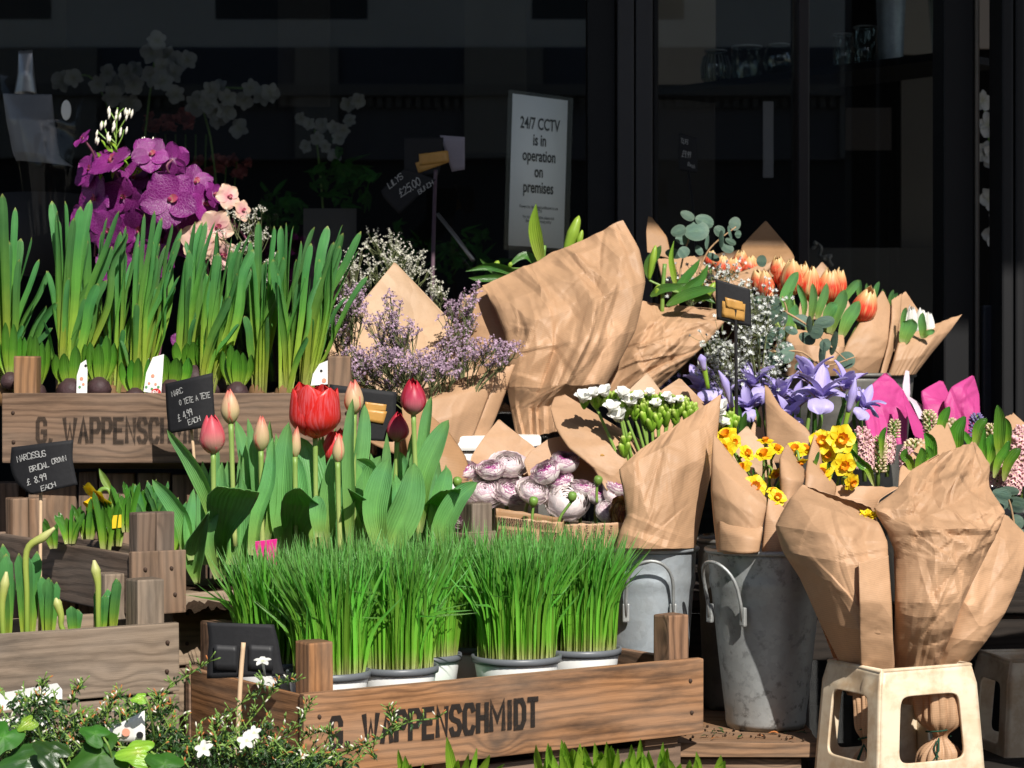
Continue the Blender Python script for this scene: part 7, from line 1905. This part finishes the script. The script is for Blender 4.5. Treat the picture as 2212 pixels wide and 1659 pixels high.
RN = [(245,410,125,(-.1,-.5,.85),1,'at the far left behind the tulip leaf',.8), (480,395,110,(-.1,-.5,.9),1,'dark edged at the left back',.7), (620,350,140,(.1,-.6,.8),.35,'pale and wide at the back',.9), (1080,335,112,(.05,-.45,.9),1,'standing highest',.35), (920,420,115,(-.35,-.5,.8),1,'left of the highest one',.5), (1045,500,100,(-.3,-.4,.85),1.3,'dark between the highest and the white one',.4),
      (430,570,150,(.05,-.75,.65),.45,'pale and wide in the left front',.9), (640,570,145,(.15,-.6,.75),.8,'wide with purple lines in the centre left',.85), (820,570,125,(.3,-.6,.7),.5,'pale spotted in the centre',.8), (1100,650,175,(-.05,-.8,.5),.0,'large pure white',.5), (1225,545,90,(.1,-.4,.8),1,'small behind the large white one',.5), (1360,600,98,(.15,-.7,.65),1,'dark ball right of the large white one',.2), (1500,525,112,(.35,-.5,.75),1.1,'dark edged at the far right',.5),
      (1420,740,90,(.2,-.8,.5),.5,'small white ball at the lower right',.2), (260,760,110,(-.5,-.7,.3),1,'half hidden at the lower left by the corner post',.8), (1480,610,90,(.5,-.5,.5),.3,'pale behind the right ones',.7)]
for a, b, r_, ax, w_, lb, op_ in RN:
    x, y = c3(a, b); ranunculus(('white ranunculus ' if w_ == 0 else 'purple edged ranunculus ') + lb, x, y, r_ * .26563, ax, w_, opn=op_, stem=(x + rnd.uniform(-8, 8), 1195))
x, y = c3(1545, 770); ranunculus('golden ranunculus with dark petal rims at the lower right', x, y, 34, (.75, -.5, .1), 1, opn=1.0, mat='ran_gold')
for a, b, lb, bx_, by_ in ((825,665,'closed ranunculus bud low in the centre',815,790), (1140,625,'closed green ranunculus bud in front of the large white one',1040,800), (1350,495,'closed green ranunculus bud at the right',1340,560), (205,505,'closed ranunculus bud at the far left',210,600)):
    x, y = c3(a, b); s0 = c3(bx_, by_); Y = 2.80 if a in (825, 1140) else 2.85
    t = thing('ranunculus_bud', lb, 'ranunculus bud', P(*s0, Y), 'closed ranunculus buds'); M = MB(); M.tube(catmull(pxpath([(s0[0], s0[1] + 30), s0, (x, y + 8)], Y), 8), .0019, 6); bud_body(M, P(x - 2, y + 10, Y), P(x + 2, y - 11, Y - .004), .0062, 10); M.build('stem', MT['stem'], t)

# ------------------------------------------------------------------ irises
def iris(label, x, y, s, Y, r0, root, ax=(0, -.3, 1)):
    t = thing('iris', label, 'iris', P(root[0], root[1], Y), 'blue irises'); c = P(x, y, Y); ax = V(ax).normalized(); L = toY(s * 1.14, Y)
    M = MB(); M.tube(catmull([P(root[0], root[1], Y), c - UP * .03, c], 8), .003, 7); M.build('stem', MT['stem'], t)
    M, F = MB(), MB()
    for k in range(3):
        o = ring(ax, r0 + k * 2.094)
        petal(F, c, ax, o, L * 1.15, L * .74, cup=.75, curl=-2.0, nv=12, nu=8, prof=lambda i: (.35 if i < .35 else .35 + .65 * math.sin(min(1, (i - .35) / .35) * 1.57)) * (1 if i < .8 else math.sqrt(max(.02, 1 - ((i - .8) / .2) ** 2))), ruff=.05, side_cup=-.12)
        petal(M, c + ax * .002, ax, o, L * .62, L * .38, cup=.85, curl=-.7, nv=7, nu=4, ruff=.06)                # style arm over the fall
        o2 = ring(ax, r0 + 1.047 + k * 2.094)
        petal(M, c + ax * .004, ax, o2, L * 1.18, L * .46, cup=1.15, curl=-.15, nv=9, nu=5, ruff=.12, prof=prof_lance, side_cup=.4)
        petal(M, c + ax * .004, ax, ring(ax, r0 + 1.4 + k * 2.094), L * .85, L * .36, cup=1.05, curl=-.3, nv=7, nu=4, ruff=.15, prof=prof_lance)
    F.build('falls', MT['iris_fall'], t); M.build('standards', MT['iris_petal'], t)
    return t
for lb, x, y, s, Y, r0, ax in (('large blue iris with a yellow blotch hanging in front', 1772,868,66,3.02,1.62,(.05,-.35,1)), ('blue iris at the far left beside the freesia', 1515,850,52,3.10,.4,(-.2,-.3,1)), ('blue iris left of the black stick', 1555,845,50,3.12,1.2,(.1,-.2,1)), ('blue iris right of the black stick', 1625,840,50,3.10,.1,(0,-.4,1)), ('shaded blue iris low right of the black stick', 1618,885,44,3.08,2.0,(-.2,-.5,.8)), ('blue iris between the stick and the large iris', 1690,862,50,3.08,1.0,(-.1,-.2,1)),
      ('blue iris bending right towards the pink paper', 1856,885,46,3.06,.9,(.5,-.4,.8)), ('upright blue iris behind the large one', 1750,830,56,3.10,.6,(0,0,1)), ('blue iris at the upper right of the bunch', 1820,845,50,3.08,1.9,(.4,-.2,1)), ('blue iris crowded behind the left buds', 1535,878,44,3.12,1.5,(-.1,-.3,.9)), ('blue iris crowded right of the stick', 1655,868,46,3.11,.7,(.1,-.3,.9)), ('blue iris in the shade of the large one', 1725,880,46,3.09,1.7,(-.2,-.3,.9)), ('blue iris low between the buds and the stick', 1575,890,40,3.10,.2,(0,-.5,.8)), ('low blue iris behind the curled sheet', 1700,905,40,3.06,.3,(0,-.5,.8))):
    iris(lb, x, y, s, Y, r0, (lerp(1700, x, .7), 985), ax)
for lb, pth in (('blue and green iris bud standing left of the black stick', [(1590,935),(1582,880),(1568,830),(1552,800)]), ('blue and green iris bud right of the large iris', [(1822,935),(1832,890),(1842,850),(1848,815)]), ('slim iris bud tip above the left irises', [(1530,840),(1522,800),(1516,775),(1514,765)])):
    t = thing('iris_bud', lb, 'iris bud', P(*pth[0], 3.0), 'iris buds'); M = MB(); M.tube(catmull(pxpath(pth[:3], 3.0), 8), [.0028, .004, .0062], 8); M.build('sheath', MT['lily_bud'], t)
    M = MB(); M.tube(catmull(pxpath(pth[1:], 2.998), 8), [.003, .0066, .0008], 8); M.build('bud', MT['iris_petal'], t)
leafset('narrow green blades among the irises', 'iris_leaves', 3.05, [([(1560,960),(1575,900),(1590,860)],12,.2), ([(1610,960),(1606,920),(1612,890)],16,.2), ([(1635,950),(1640,910),(1632,880)],10,.1), ([(1755,970),(1760,920),(1758,870)],12,.1), ([(1800,960),(1815,900),(1830,850)],12,-.2), ([(1850,940),(1845,900),(1858,860)],9,.2), ([(1705,960),(1708,920),(1715,890)],9,.2), ([(1590,950),(1598,900),(1592,870)],12,.1)], 'lily_leaf', 'iris leaves', 'leaves')

# ------------------------------------------------------------------ cut daffodils
dz = lambda a, b: (1468.9 + a * .33594, 864.1 + b * .33594)
DF = [(1035,250,78,(.15,-1,.1),2.86,'largest yellow daffodil facing the street'), (915,270,70,(-.2,-.8,.35),2.87,'yellow daffodil left of the largest one'), (950,345,46,(-.1,-.9,-.2),2.87,'yellow daffodil below the two largest ones'), (1052,415,64,(.1,-.95,-.1),2.85,'yellow daffodil under the largest one'), (920,470,56,(-.3,-.7,.3),2.83,'yellow daffodil leaning from the right cone'), (1100,525,48,(.5,-.7,-.3),2.83,'lowest yellow daffodil hanging at the right'),
      (300,235,62,(-.3,-.5,.6),2.86,'yellow daffodil at the upper left'), (345,270,42,(.3,-.9,.1),2.84,'yellow daffodil with a bright orange cup at the left'), (285,320,66,(-.3,-.9,.2),2.83,'yellow daffodil at the left wrap edge'), (425,345,48,(.4,-.6,.4),2.85,'yellow daffodil in profile left of the middle'), (410,440,50,(-.5,-.5,.5),2.82,'yellow daffodil low left of the middle'), (545,355,56,(-.2,-.5,.7),2.85,'yellow daffodil in the middle of the wrap'), (620,320,48,(.3,-.5,.7),2.87,'yellow daffodil right of the middle'), (550,270,44,(0,-.3,.9),2.89,'yellow daffodil tip at the back of the middle'), (740,325,56,(-.1,-.6,.6),2.86,'yellow daffodil behind the rolled cone'), (800,320,46,(.3,-.5,.6),2.87,'yellow daffodil between the rolled cones'), (480,560,64,(.1,-.9,.3),2.75,'yellow daffodil with an orange eye low in front'), (625,630,50,(.2,-.8,.5),2.74,'lowest yellow daffodil at the wrap corner'), (600,590,36,(0,-.5,.7),2.77,'small yellow daffodil above the lowest one'), (770,395,40,(.2,-.3,-.8),2.83,'yellow daffodil hanging inside the rolled cone'), (610,470,40,(.4,-.5,-.5),2.82,'yellow daffodil hanging in the middle')]
for a, b, r_, ax, Y, lb in DF:
    x, y = dz(a, b); t = thing('cut_daffodil', lb, 'daffodil', P(x, y + 60, Y + .02), 'yellow cut daffodils'); ax = V(ax)
    A, B = MB(), MB(); daffodil_flower(A, B, P(x, y, Y), ax, toY(r_ * .45, Y), rnd.random() * 2, .42); A.build('petals', MT['yellow_petal'], t); B.build('cup', MT['orange_petal'], t)
    M = MB(); c = P(x, y, Y); axn = ax.normalized(); M.tube(catmull([c - axn * .001, c - axn * .016 + V((0, .004, -.002)), P(lerp(x, 1640 if x < 1740 else 1775, .3), y + 45, Y + .025), P(1650 if x < 1740 else 1775, 1110, Y + .02 if Y > 2.8 else 2.79)], 12), .0018, 6); M.build('stem', MT['stem'], t)
leafset('blue green leaf tips among the yellow daffodils', 'daffodil_leaves', 2.83, [(list(map(lambda q: dz(*q), [(860,440),(880,380),(895,330)])),10,.2), (list(map(lambda q: dz(*q), [(635,620),(640,580),(625,540)])),9,.2), (list(map(lambda q: dz(*q), [(335,470),(345,430),(342,395)])),8,.1), (list(map(lambda q: dz(*q), [(470,520),(475,480),(470,440)])),7,.2), (list(map(lambda q: dz(*q), [(950,470),(955,430),(950,400)])),8,.1)], 'daff_leaf', 'daffodil leaves')
M = MB(); C_ = MB()
t = thing('cut_daffodil', 'double yellow daffodil peeping over the left bouquet wrap in the tub', 'daffodil', P(1872, 1140, 2.63), 'double daffodils')
for k in range(26):
    ax = V((.1, -.5, .8)); petal(M, P(1874 + rnd.uniform(-12, 12), 1116 + rnd.uniform(-3, 6), 2.63), ax, ring(ax, k * 2.4), toY(17, 2.63), toY(13, 2.63), cup=.3 + .04 * k, ruff=.15, nv=4, nu=3)
M.build('petals', MT['yellow_petal'], t); M = MB(); M.tube([P(1876, 1122, 2.635), P(1890, 1260, 2.65)], .002, 6); M.build('stem', MT['stem'], t)

# ------------------------------------------------------------------ hyacinths
def hyacinth(label, x, y0, y1, w_, Y, mat, lean=0, leaves=(), opn=.5):
    t = thing('hyacinth', label, 'hyacinth', P(x, y1, Y), 'cut hyacinths'); M = MB(); M.tube(pxpath([(x, y1 + 30), (x + lean, y0 + 5)], Y), .0032, 7); M.m = 1; n = int((y1 - y0) / 5.2)
    for k in range(n):
        f = k / n
        yy = lerp(y1, y0, f); rad = w_ / 2 * (1 if f < .6 else 1 - .75 * ((f - .6) / .4) ** 1.5)
        for q in range(7):
            an = q * .8976 + k * .5 + rnd.uniform(-.15, .15); o = V((math.cos(an), math.sin(an), 0)); xx = x + lean * f
            c = P(xx, yy, Y); tip = c + o * toY(rad, Y) + UP * toY(rad * lerp(.15, .7, f), Y)
            b = c + o * toY(rad * .35, Y); d = (tip - b); op_ = opn * (1 - f * .6) * rnd.uniform(.6, 1.3)
            r = rnd.random(); L = d.length; dn = d.normalized()
            if op_ < .4:
                M.tube([b, b.lerp(tip, .5), b.lerp(tip, .82), tip], [L * .10, L * .17, L * .20, L * .06], 7, r=r)
            else:
                M.tube([b, b.lerp(tip, .6)], [L * .10, L * .16], 6, cap=False, r=r)
                for z in range(6): petal(M, b.lerp(tip, .55), dn, ring(dn, z * 1.047), L * .52, L * .22, cup=.7, curl=-1.5 * op_, nv=5, nu=2, r=r, prof=prof_lance)
    M.build('flower_spike', [MT['stem'], MT[mat]], t)
    for p, wd, rl in leaves:
        p = [(p[0][0] + (p[0][0] - p[1][0]) * .8, p[0][1] + 38)] + list(p)
        M = MB(); ribbon(M, pxpath(p, Y - .03), toY(wd, Y), prof_oval, rl, .6, 10, 5); M.build('leaf', MT['bulb_leaf'], t)
h6 = lambda *L: [(1434.4 + a * .35157, 432 + b * .35157) for a, b in L]
hyacinth('pink hyacinth in bud beside the right daffodils', 1868, 922, 1010, 50, 2.97, 'hyac_pink', -6, [(h6((1175,1500),(1165,1460),(1180,1430)),16,.3), (h6((1260,1650),(1220,1620),(1170,1570),(1140,1520)),22,.4)], .75)
hyacinth('greenish pink hyacinth behind the first bud', 1896, 940, 1020, 40, 2.98, 'hyac_green', 4, [], .2)
hyacinth('pink hyacinth half behind the brown sheet', 1916, 940, 1000, 38, 2.99, 'hyac_pink', 6, [(h6((1340,1480),(1345,1440),(1365,1395)),14,.2)], .85)
hyacinth('small dark bud hyacinth against the pink paper', 1930, 905, 945, 30, 3.05, 'hyac_green', 3, [], 0)
hyacinth('pale hyacinth left of the tall green leaves', 2012, 885, 940, 36, 3.02, 'hyac_green', -8, [], .2)
hyacinth('greenish hyacinth in bud before the right pink paper', 2046, 905, 975, 56, 3.0, 'hyac_green', 2, [(h6((1710,1370),(1730,1320),(1755,1270)),22,.2), (h6((1800,1500),(1805,1420),(1850,1330)),34,.2), (h6((1740,1560),(1735,1500),(1755,1445)),16,.3), (h6((1880,1500),(1850,1450),(1845,1420)),16,-.3)], .1)
hyacinth('blue hyacinth tip in front of the right pink paper', 2108, 892, 945, 34, 3.06, 'hyac_blue', 2, [], .2)
hyacinth('pink hyacinth low behind the crumpled bouquet', 1962, 965, 1040, 38, 2.93, 'hyac_pink', -4, [(h6((1510,1600),(1480,1570),(1490,1530)),20,.3), (h6((1650,1570),(1640,1480),(1600,1430)),26,.2), (h6((1570,1620),(1590,1560),(1580,1520)),20,.1), (h6((1620,1610),(1640,1560),(1610,1510)),16,-.2)], .2)
hyacinth('pinkish bud hyacinth among the green leaves', 1972, 950, 1000, 50, 2.95, 'hyac_green', 6, [], 0)
hyacinth('bright pink open hyacinth at the right picture edge', 2205, 920, 1050, 66, 2.92, 'hyac_pink', 2, [(h6((2120,1620),(2160,1560),(2190,1530)),24,.3), (h6((2060,1600),(2100,1540),(2120,1480)),20,.2)], 1.0)
hyacinth('pink open hyacinth between the crumpled wrap and the right edge', 2156, 960, 1050, 48, 2.93, 'hyac_pink', 4, [(h6((1960,1560),(1955,1490),(1970,1400)),20,.1), (h6((2010,1560),(2000,1500),(2015,1440)),24,.2), (h6((2060,1480),(2065,1350),(2050,1260)),26,.1), (h6((2110,1460),(2110,1390),(2095,1340)),20,.1), (h6((1930,1430),(1950,1380),(1985,1345)),24,.3)], .9)
hyacinth('cream hyacinth behind the tall green leaves', 2140, 915, 975, 40, 2.99, 'hyac_green', 2, [], .4)
hyacinth('lower pink open hyacinth at the right edge', 2185, 1000, 1065, 50, 2.91, 'hyac_pink', 4, [], .9)
M = MB(); sheet(M, [(2140,1045,2260,1052,2.86,2.86,0),(2150,1110,2270,1110,2.85,2.85,.02),(2170,1230,2270,1230,2.85,2.85,.02)], cr=.012, seed=303)
t = thing('cellophane_wrap', 'clear cellophane round the eucalyptus at the right edge', 'cellophane', P(2200, 1230, 2.86)); M.build('film', MT.setdefault('film', bpy.data.materials['cellophane']), t)

# ------------------------------------------------------------------ jasmine, ivy and lily shoots along the bottom edge
def small_leaves(M, cx_, cy_, rx, ry, n, Y, ln, wd, dY=.05, prof=prof_lance):
    for k in range(n):
        an, q = rnd.uniform(0, 6.28), math.sqrt(rnd.random()); x, y = cx_ + rx * q * math.cos(an), cy_ + ry * q * math.sin(an); a2 = rnd.uniform(0, 6.28); L = ln * rnd.uniform(.6, 1.3)
        Yk = Y + rnd.uniform(-dY, dY)
        p0 = P(x, y, Yk); d = V((math.cos(a2), rnd.uniform(-.6, .3), math.sin(a2) * .6)).normalized() * toY(L, Y)
        ribbon(M, [p0, p0 + d * .5 + UP * .001, p0 + d - UP * .002], toY(wd * rnd.uniform(.7, 1.2), Y), prof, rnd.uniform(-1.2, 1.2), .3, 5, 2)
def jasmine(label, blobs, Y, tend, base, seed):
    t = thing('jasmine_plant', label, 'jasmine', P(base[0], base[1], Y), 'jasmine plants along the front')
    M = MB()
    def kind(): M.m = rnd.choices((0, 2, 3), (.74, .12, .14))[0]
    for (cx_, cy_, rx, ry, n) in blobs:
        M.m = 1; small_leaves(M, cx_, cy_, rx, ry, int(n * 2.0), Y, 14, 7)
        for k in range(n // 4):
            x, y = cx_ + rnd.uniform(-rx, rx), cy_ + rnd.uniform(-ry, ry) * .9; a = rnd.uniform(-2.6, -.5); L = rnd.uniform(18, 52); Yk = Y + rnd.uniform(-.05, .02)
            e = (x + L * math.cos(a), y + L * math.sin(a)); M.m = 0; M.tube(catmull(pxpath([(x, y), (lerp(x, e[0], .5) + rnd.uniform(-5, 5), lerp(y, e[1], .5)), e], Yk), 6), .0006, 4, cap=False)
            for q in range(4):
                f = rnd.uniform(.3, 1); bx_, by_ = lerp(x, e[0], f), lerp(y, e[1], f); aa = a + rnd.uniform(-.8, .8); l2 = rnd.uniform(7, 15); kind()
                M.tube(pxpath([(bx_, by_), (bx_ + l2 * .6 * math.cos(aa), by_ + l2 * .6 * math.sin(aa)), (bx_ + l2 * math.cos(aa), by_ + l2 * math.sin(aa))], Yk), [.0003, .0008 if not M.m else .0010, .0004], 5)
    for path in tend:
        M.m = 0; M.tube(catmull(pxpath(path, Y - .04), 12), .0009, 5)
        for q in catmull([V((*p, 0)) for p in path], 9)[2:]:
            for s in range(3):
                a = rnd.uniform(-2.8, -.3); l2 = rnd.uniform(8, 24); M.m = 0; M.tube(pxpath([(q.x, q.y), (q.x + l2 * math.cos(a), q.y + l2 * math.sin(a))], Y - .04, Y - .05), .0005, 4)
                kind(); M.ball(P(q.x + l2 * math.cos(a), q.y + l2 * math.sin(a), Y - .05), .0008, .0008, .0024, 5, V((math.cos(a), 0, -math.sin(a))))
            M.m = 1; small_leaves(M, q.x, q.y, 9, 9, 2, Y - .04, 12, 6, .01)
    M.build('foliage', [MT['stem'], MT['dark_leaf'], MT['bud_white'], MT['withered']], t)
    return t
jasmine('dense dark jasmine with tiny buds before the grey weathered crate', [(110,1600,130,60,330),(260,1595,120,60,330),(60,1630,90,50,220),(200,1640,150,40,300),(320,1530,60,24,50),(80,1530,70,26,70),(360,1625,60,50,160)], 2.22, [[(300,1560),(360,1490),(400,1462),(450,1430)],[(70,1540),(88,1500),(92,1470)],[(150,1540),(160,1500),(175,1480)],[(230,1560),(240,1520),(262,1500)],[(330,1560),(345,1530),(340,1500)]], (190, 1700), 1)
jasmine('jasmine with white blooms around the pale stick of the front card', [(480,1620,80,36,120),(560,1605,60,45,90),(430,1645,110,30,160),(580,1640,70,30,110),(650,1650,60,20,70)], 2.24, [[(520,1580),(570,1520),(600,1480),(640,1470)],[(600,1600),(650,1560),(668,1520)],[(480,1600),(500,1540),(560,1490),(570,1470)],[(470,1620),(466,1570),(480,1550)]], (500, 1700), 2)
jasmine('thin jasmine tendrils trailing over the stencilled lettering', [(640,1645,50,22,60),(705,1650,60,18,60)], 2.27, [[(660,1640),(760,1620),(830,1590),(880,1560),(945,1552)],[(830,1592),(850,1560),(838,1530)],[(720,1640),(790,1610),(810,1640)],[(650,1600),(690,1580),(720,1590)]], (680, 1700), 3)
for lb, x, y, s, Y in (('white jasmine bloom seen from the side before the black card', 567, 1428, 20, 2.21), ('white jasmine bloom low beside the pale card stick', 532, 1600, 22, 2.17), ('white jasmine bloom above the lowest pair', 548, 1583, 18, 2.18), ('wilted white jasmine bloom low in the middle', 440, 1618, 22, 2.17)):
    t = thing('jasmine_bloom', lb, 'jasmine bloom', P(x, y, Y), 'open jasmine blooms'); M = MB(); ax = V((rnd.uniform(-.4, .2), -.4, .9)) if y < 1500 else V((-.2, -.8, .5)); c = P(x, y, Y)
    for k in range(5): petal(M, c, ax, ring(ax, k * 1.257), toY(s, Y), toY(s * .62, Y), cup=.1, curl=-.3, nv=6, nu=4)
    M.tube([c, c - ax.normalized() * .018 + V((.002, 0, 0))], [.0014, .001], 6); M.build('petals', MT['white_petal'], t)
def ivy(label, x, y, s, Y, an, mat='ivy_leaf', tilt=(.1, -.75, .6)):
    t = thing('ivy_leaf', label, 'ivy leaf', P(x, y, Y), 'big ivy leaves at the bottom edge'); M = MB(); ax = V(tilt).normalized(); c = P(x, y, Y); r_ = toY(s, Y); up = ring(ax, an); sd = ax.cross(up)
    n = 30; r = rnd.random()
    def fn(i, j):
        a = 2 * math.pi * j - math.pi; lob = 1 + .20 * math.cos(3 * a) + .10 * math.cos(5 * a) - .25 * math.exp(-((abs(a) - math.pi) / .35) ** 2)
        q = r_ * lob * i; return (c + up * (math.cos(a) * q * 1.15) + sd * (math.sin(a) * q) - ax * (q * q / r_ * .22) + ax * (.05 * r_ * math.cos(5 * a) * i), (i, .5 + .5 * math.sin(a) * i, r, 0))
    M.grid(5, n, fn, wrap=True); M.build('blade', MT[mat], t); M = MB(); M.tube(catmull([c - up * r_ * .8, c - up * r_ * 1.4 - UP * .01, c - up * r_ * 1.6 - UP * .05 + V((0, .03, 0))], 8), .0011, 5); M.build('leaf_stalk', MT['stem'], t)
for lb, x, y, s, an, mt in (('large bright ivy leaf at the bottom between dark leaves', 215, 1630, 52, .6, 'ivy_leaf'), ('yellow green ivy leaf right of the large bright one', 298, 1625, 34, .2, 'bright_leaf'), ('ivy leaf cut by the bottom edge below the white label', 355, 1650, 34, -.4, 'ivy_leaf'), ('ivy leaf at the left picture edge', 8, 1592, 36, 1.2, 'ivy_leaf'), ('ivy leaf low at the left corner', 60, 1640, 44, .3, 'dark_leaf'), ('bright ivy leaf behind the white plant label', 205, 1585, 26, -.3, 'ivy_leaf'), ('small bright ivy leaf beside the left edge', 60, 1562, 18, .8, 'bright_leaf'), ('dark ivy leaf right of the left corner', 110, 1625, 34, -.5, 'dark_leaf'), ('small bright leaf under the grey crate corner', 302, 1508, 14, .3, 'bright_leaf')): ivy(lb, x, y, s, 2.14 + rnd.uniform(-.02, .02), an, mt)
t = thing('plant_label', 'white folded label standing in the jasmine', 'plant label', P(260, 1600, 2.16)); M = MB()
q4 = [(205,1590),(312,1535),(314,1605),(212,1600)]; M.grid(4, 4, lambda i, j: (P(lerp(lerp(q4[0][0], q4[1][0], j), lerp(q4[3][0], q4[2][0], j), i), lerp(lerp(q4[0][1], q4[1][1], j), lerp(q4[3][1], q4[2][1], j), i), 2.185 - .02 * j), (i, j, .5, 0))); M.build('card', MT['white'], t, solid=.0005)
M = MB(); M.grid(1, 10, lambda i, j: (P(302 + 8 * i * math.cos(6.2832 * j), 1588 + 8 * i * math.sin(6.2832 * j), 2.163), (i, j, .5, 0))); M.build('printed_dot', MT['ink'], t)
M = MB(); M.grid(1, 10, lambda i, j: (P(272 + 9 * i * math.cos(6.2832 * j), 1582 + 9 * i * math.sin(6.2832 * j), 2.169), (i, j, .5, 0))); M.build('printed_dot', MT['label_peach'], t)
t = thing('white_planter', 'white planter rim half hidden by jasmine at the left', 'planter', P(60, 1560, 2.23)); M = MB(); M.box(P(-40, 1545, 2.235), V((.83, .28, .12)).normalized(), V((-.3, .95, 0)).normalized(), UP, toY(175, 2.23), .05, .012, .002); M.build('rim', MT['white'], t, smooth=False); M = MB(); M.box(P(-36, 1620, 2.24), V((.94, .33, 0)).normalized(), V((-.33, .94, 0)), UP, toY(150, 2.23), .05, .03, .002); M.build('body', MT['white'], t, smooth=False)
for x in (190, 500, 680, 1000, 1220, 1320, 1440):
    t = thing('nursery_pot', {190: 'black nursery pot under the dense jasmine', 500: 'black nursery pot under the jasmine with white blooms', 680: 'black nursery pot under the trailing jasmine', 1000: 'black nursery pot under the left lily shoots', 1220: 'black nursery pot under the middle lily shoots', 1320: 'black nursery pot under the tallest lily shoots', 1440: 'black nursery pot under the right lily shoots'}[x], 'plant pot', V((px(x, 2.08 if x > 900 else 2.06), 2.08, .50)), 'black nursery pots')
    M = MB(); o = V((px(x, 2.1), 2.08, .50)); M.lathe(o, [(.001, 0), (.04, 0), (.052, .095), (.056, .1), (.05, .1), (.04, .08), (.001, .085)], 24); M.build('pot', MT['dark'], t)
def shoots(label, tips, Y, base, mat='bright_leaf'):
    t = thing('lily_shoots', label, 'lily shoots', P(base, 1720, Y), 'young lily shoots along the bottom edge'); M = MB()
    for (x, y, w_, x0) in tips: ribbon(M, pxpath([(x0, 1730), (lerp(x0, x, .35), 1680), (lerp(x0, x, .75), lerp(1680, y, .6)), (x, y)], Y + rnd.uniform(-.02, .02), Y - .03), toY(w_ * 1.25, Y), prof_lance, rnd.uniform(-.6, .6), .45, 10, 4)
    M.build('leaves', MT[mat], t)
shoots('bright lily shoots with one tall blade at the bottom centre', [(965,1592,20,985),(1012,1628,14,990),(1058,1630,16,1020),(1030,1616,12,1010),(990,1640,16,985),(860,1618,14,880),(875,1632,16,880),(888,1650,14,885),(915,1648,8,905),(1090,1650,10,1040)], 2.20, 1000)
for lb, cx_, n in (('bright lily shoots below the stencilled crate at the right', 1225, 16), ('dense bright lily shoots right of the bottom centre', 1310, 18), ('bright lily shoots near the plank bench end', 1395, 14), ('small lily shoots at the bottom under the mottled bucket', 1500, 9)):
    tp = []
    for k in range(n):
        x = cx_ + rnd.uniform(-52, 52); tp.append((x + rnd.uniform(-22, 22), rnd.uniform(1592, 1640) + (18 if cx_ > 1450 else 0) + abs(x - cx_) * .25, rnd.uniform(13, 21), x))
    shoots(lb, tp, 2.22, cx_)
# fallen petals, leaf scraps and soil crumbs on the bench in front of the buckets
t = thing('plant_litter', 'scraps of leaves, petals and soil fallen on the plank bench', 'litter', V((.25, 2.7, .664)))
t['kind'] = 'stuff'
for nm, mt, n in (('leaf_scraps', 'dark_leaf', 26), ('petal_scraps', 'withered', 14), ('soil_crumbs', 'soil', 60)):
    M = MB()
    for k in range(n):
        c = V((rnd.uniform(.13, .37), rnd.uniform(2.672, 2.78), .6645)); a = rnd.uniform(0, 6.28)
        if nm == 'soil_crumbs': M.ball(c, rnd.uniform(.0006, .002), n=5)
        else: ribbon(M, [c, c + V((math.cos(a) * .006, math.sin(a) * .006, .002)), c + V((math.cos(a) * .013, math.sin(a) * .013, .0008))], .004, prof_lance, rnd.uniform(-.4, .4), .3, 5, 2, facing=UP)
    M.build(nm, MT[mt], t)
print('objects', len(bpy.data.objects), 'verts', sum(len(m.vertices) for m in bpy.data.meshes))
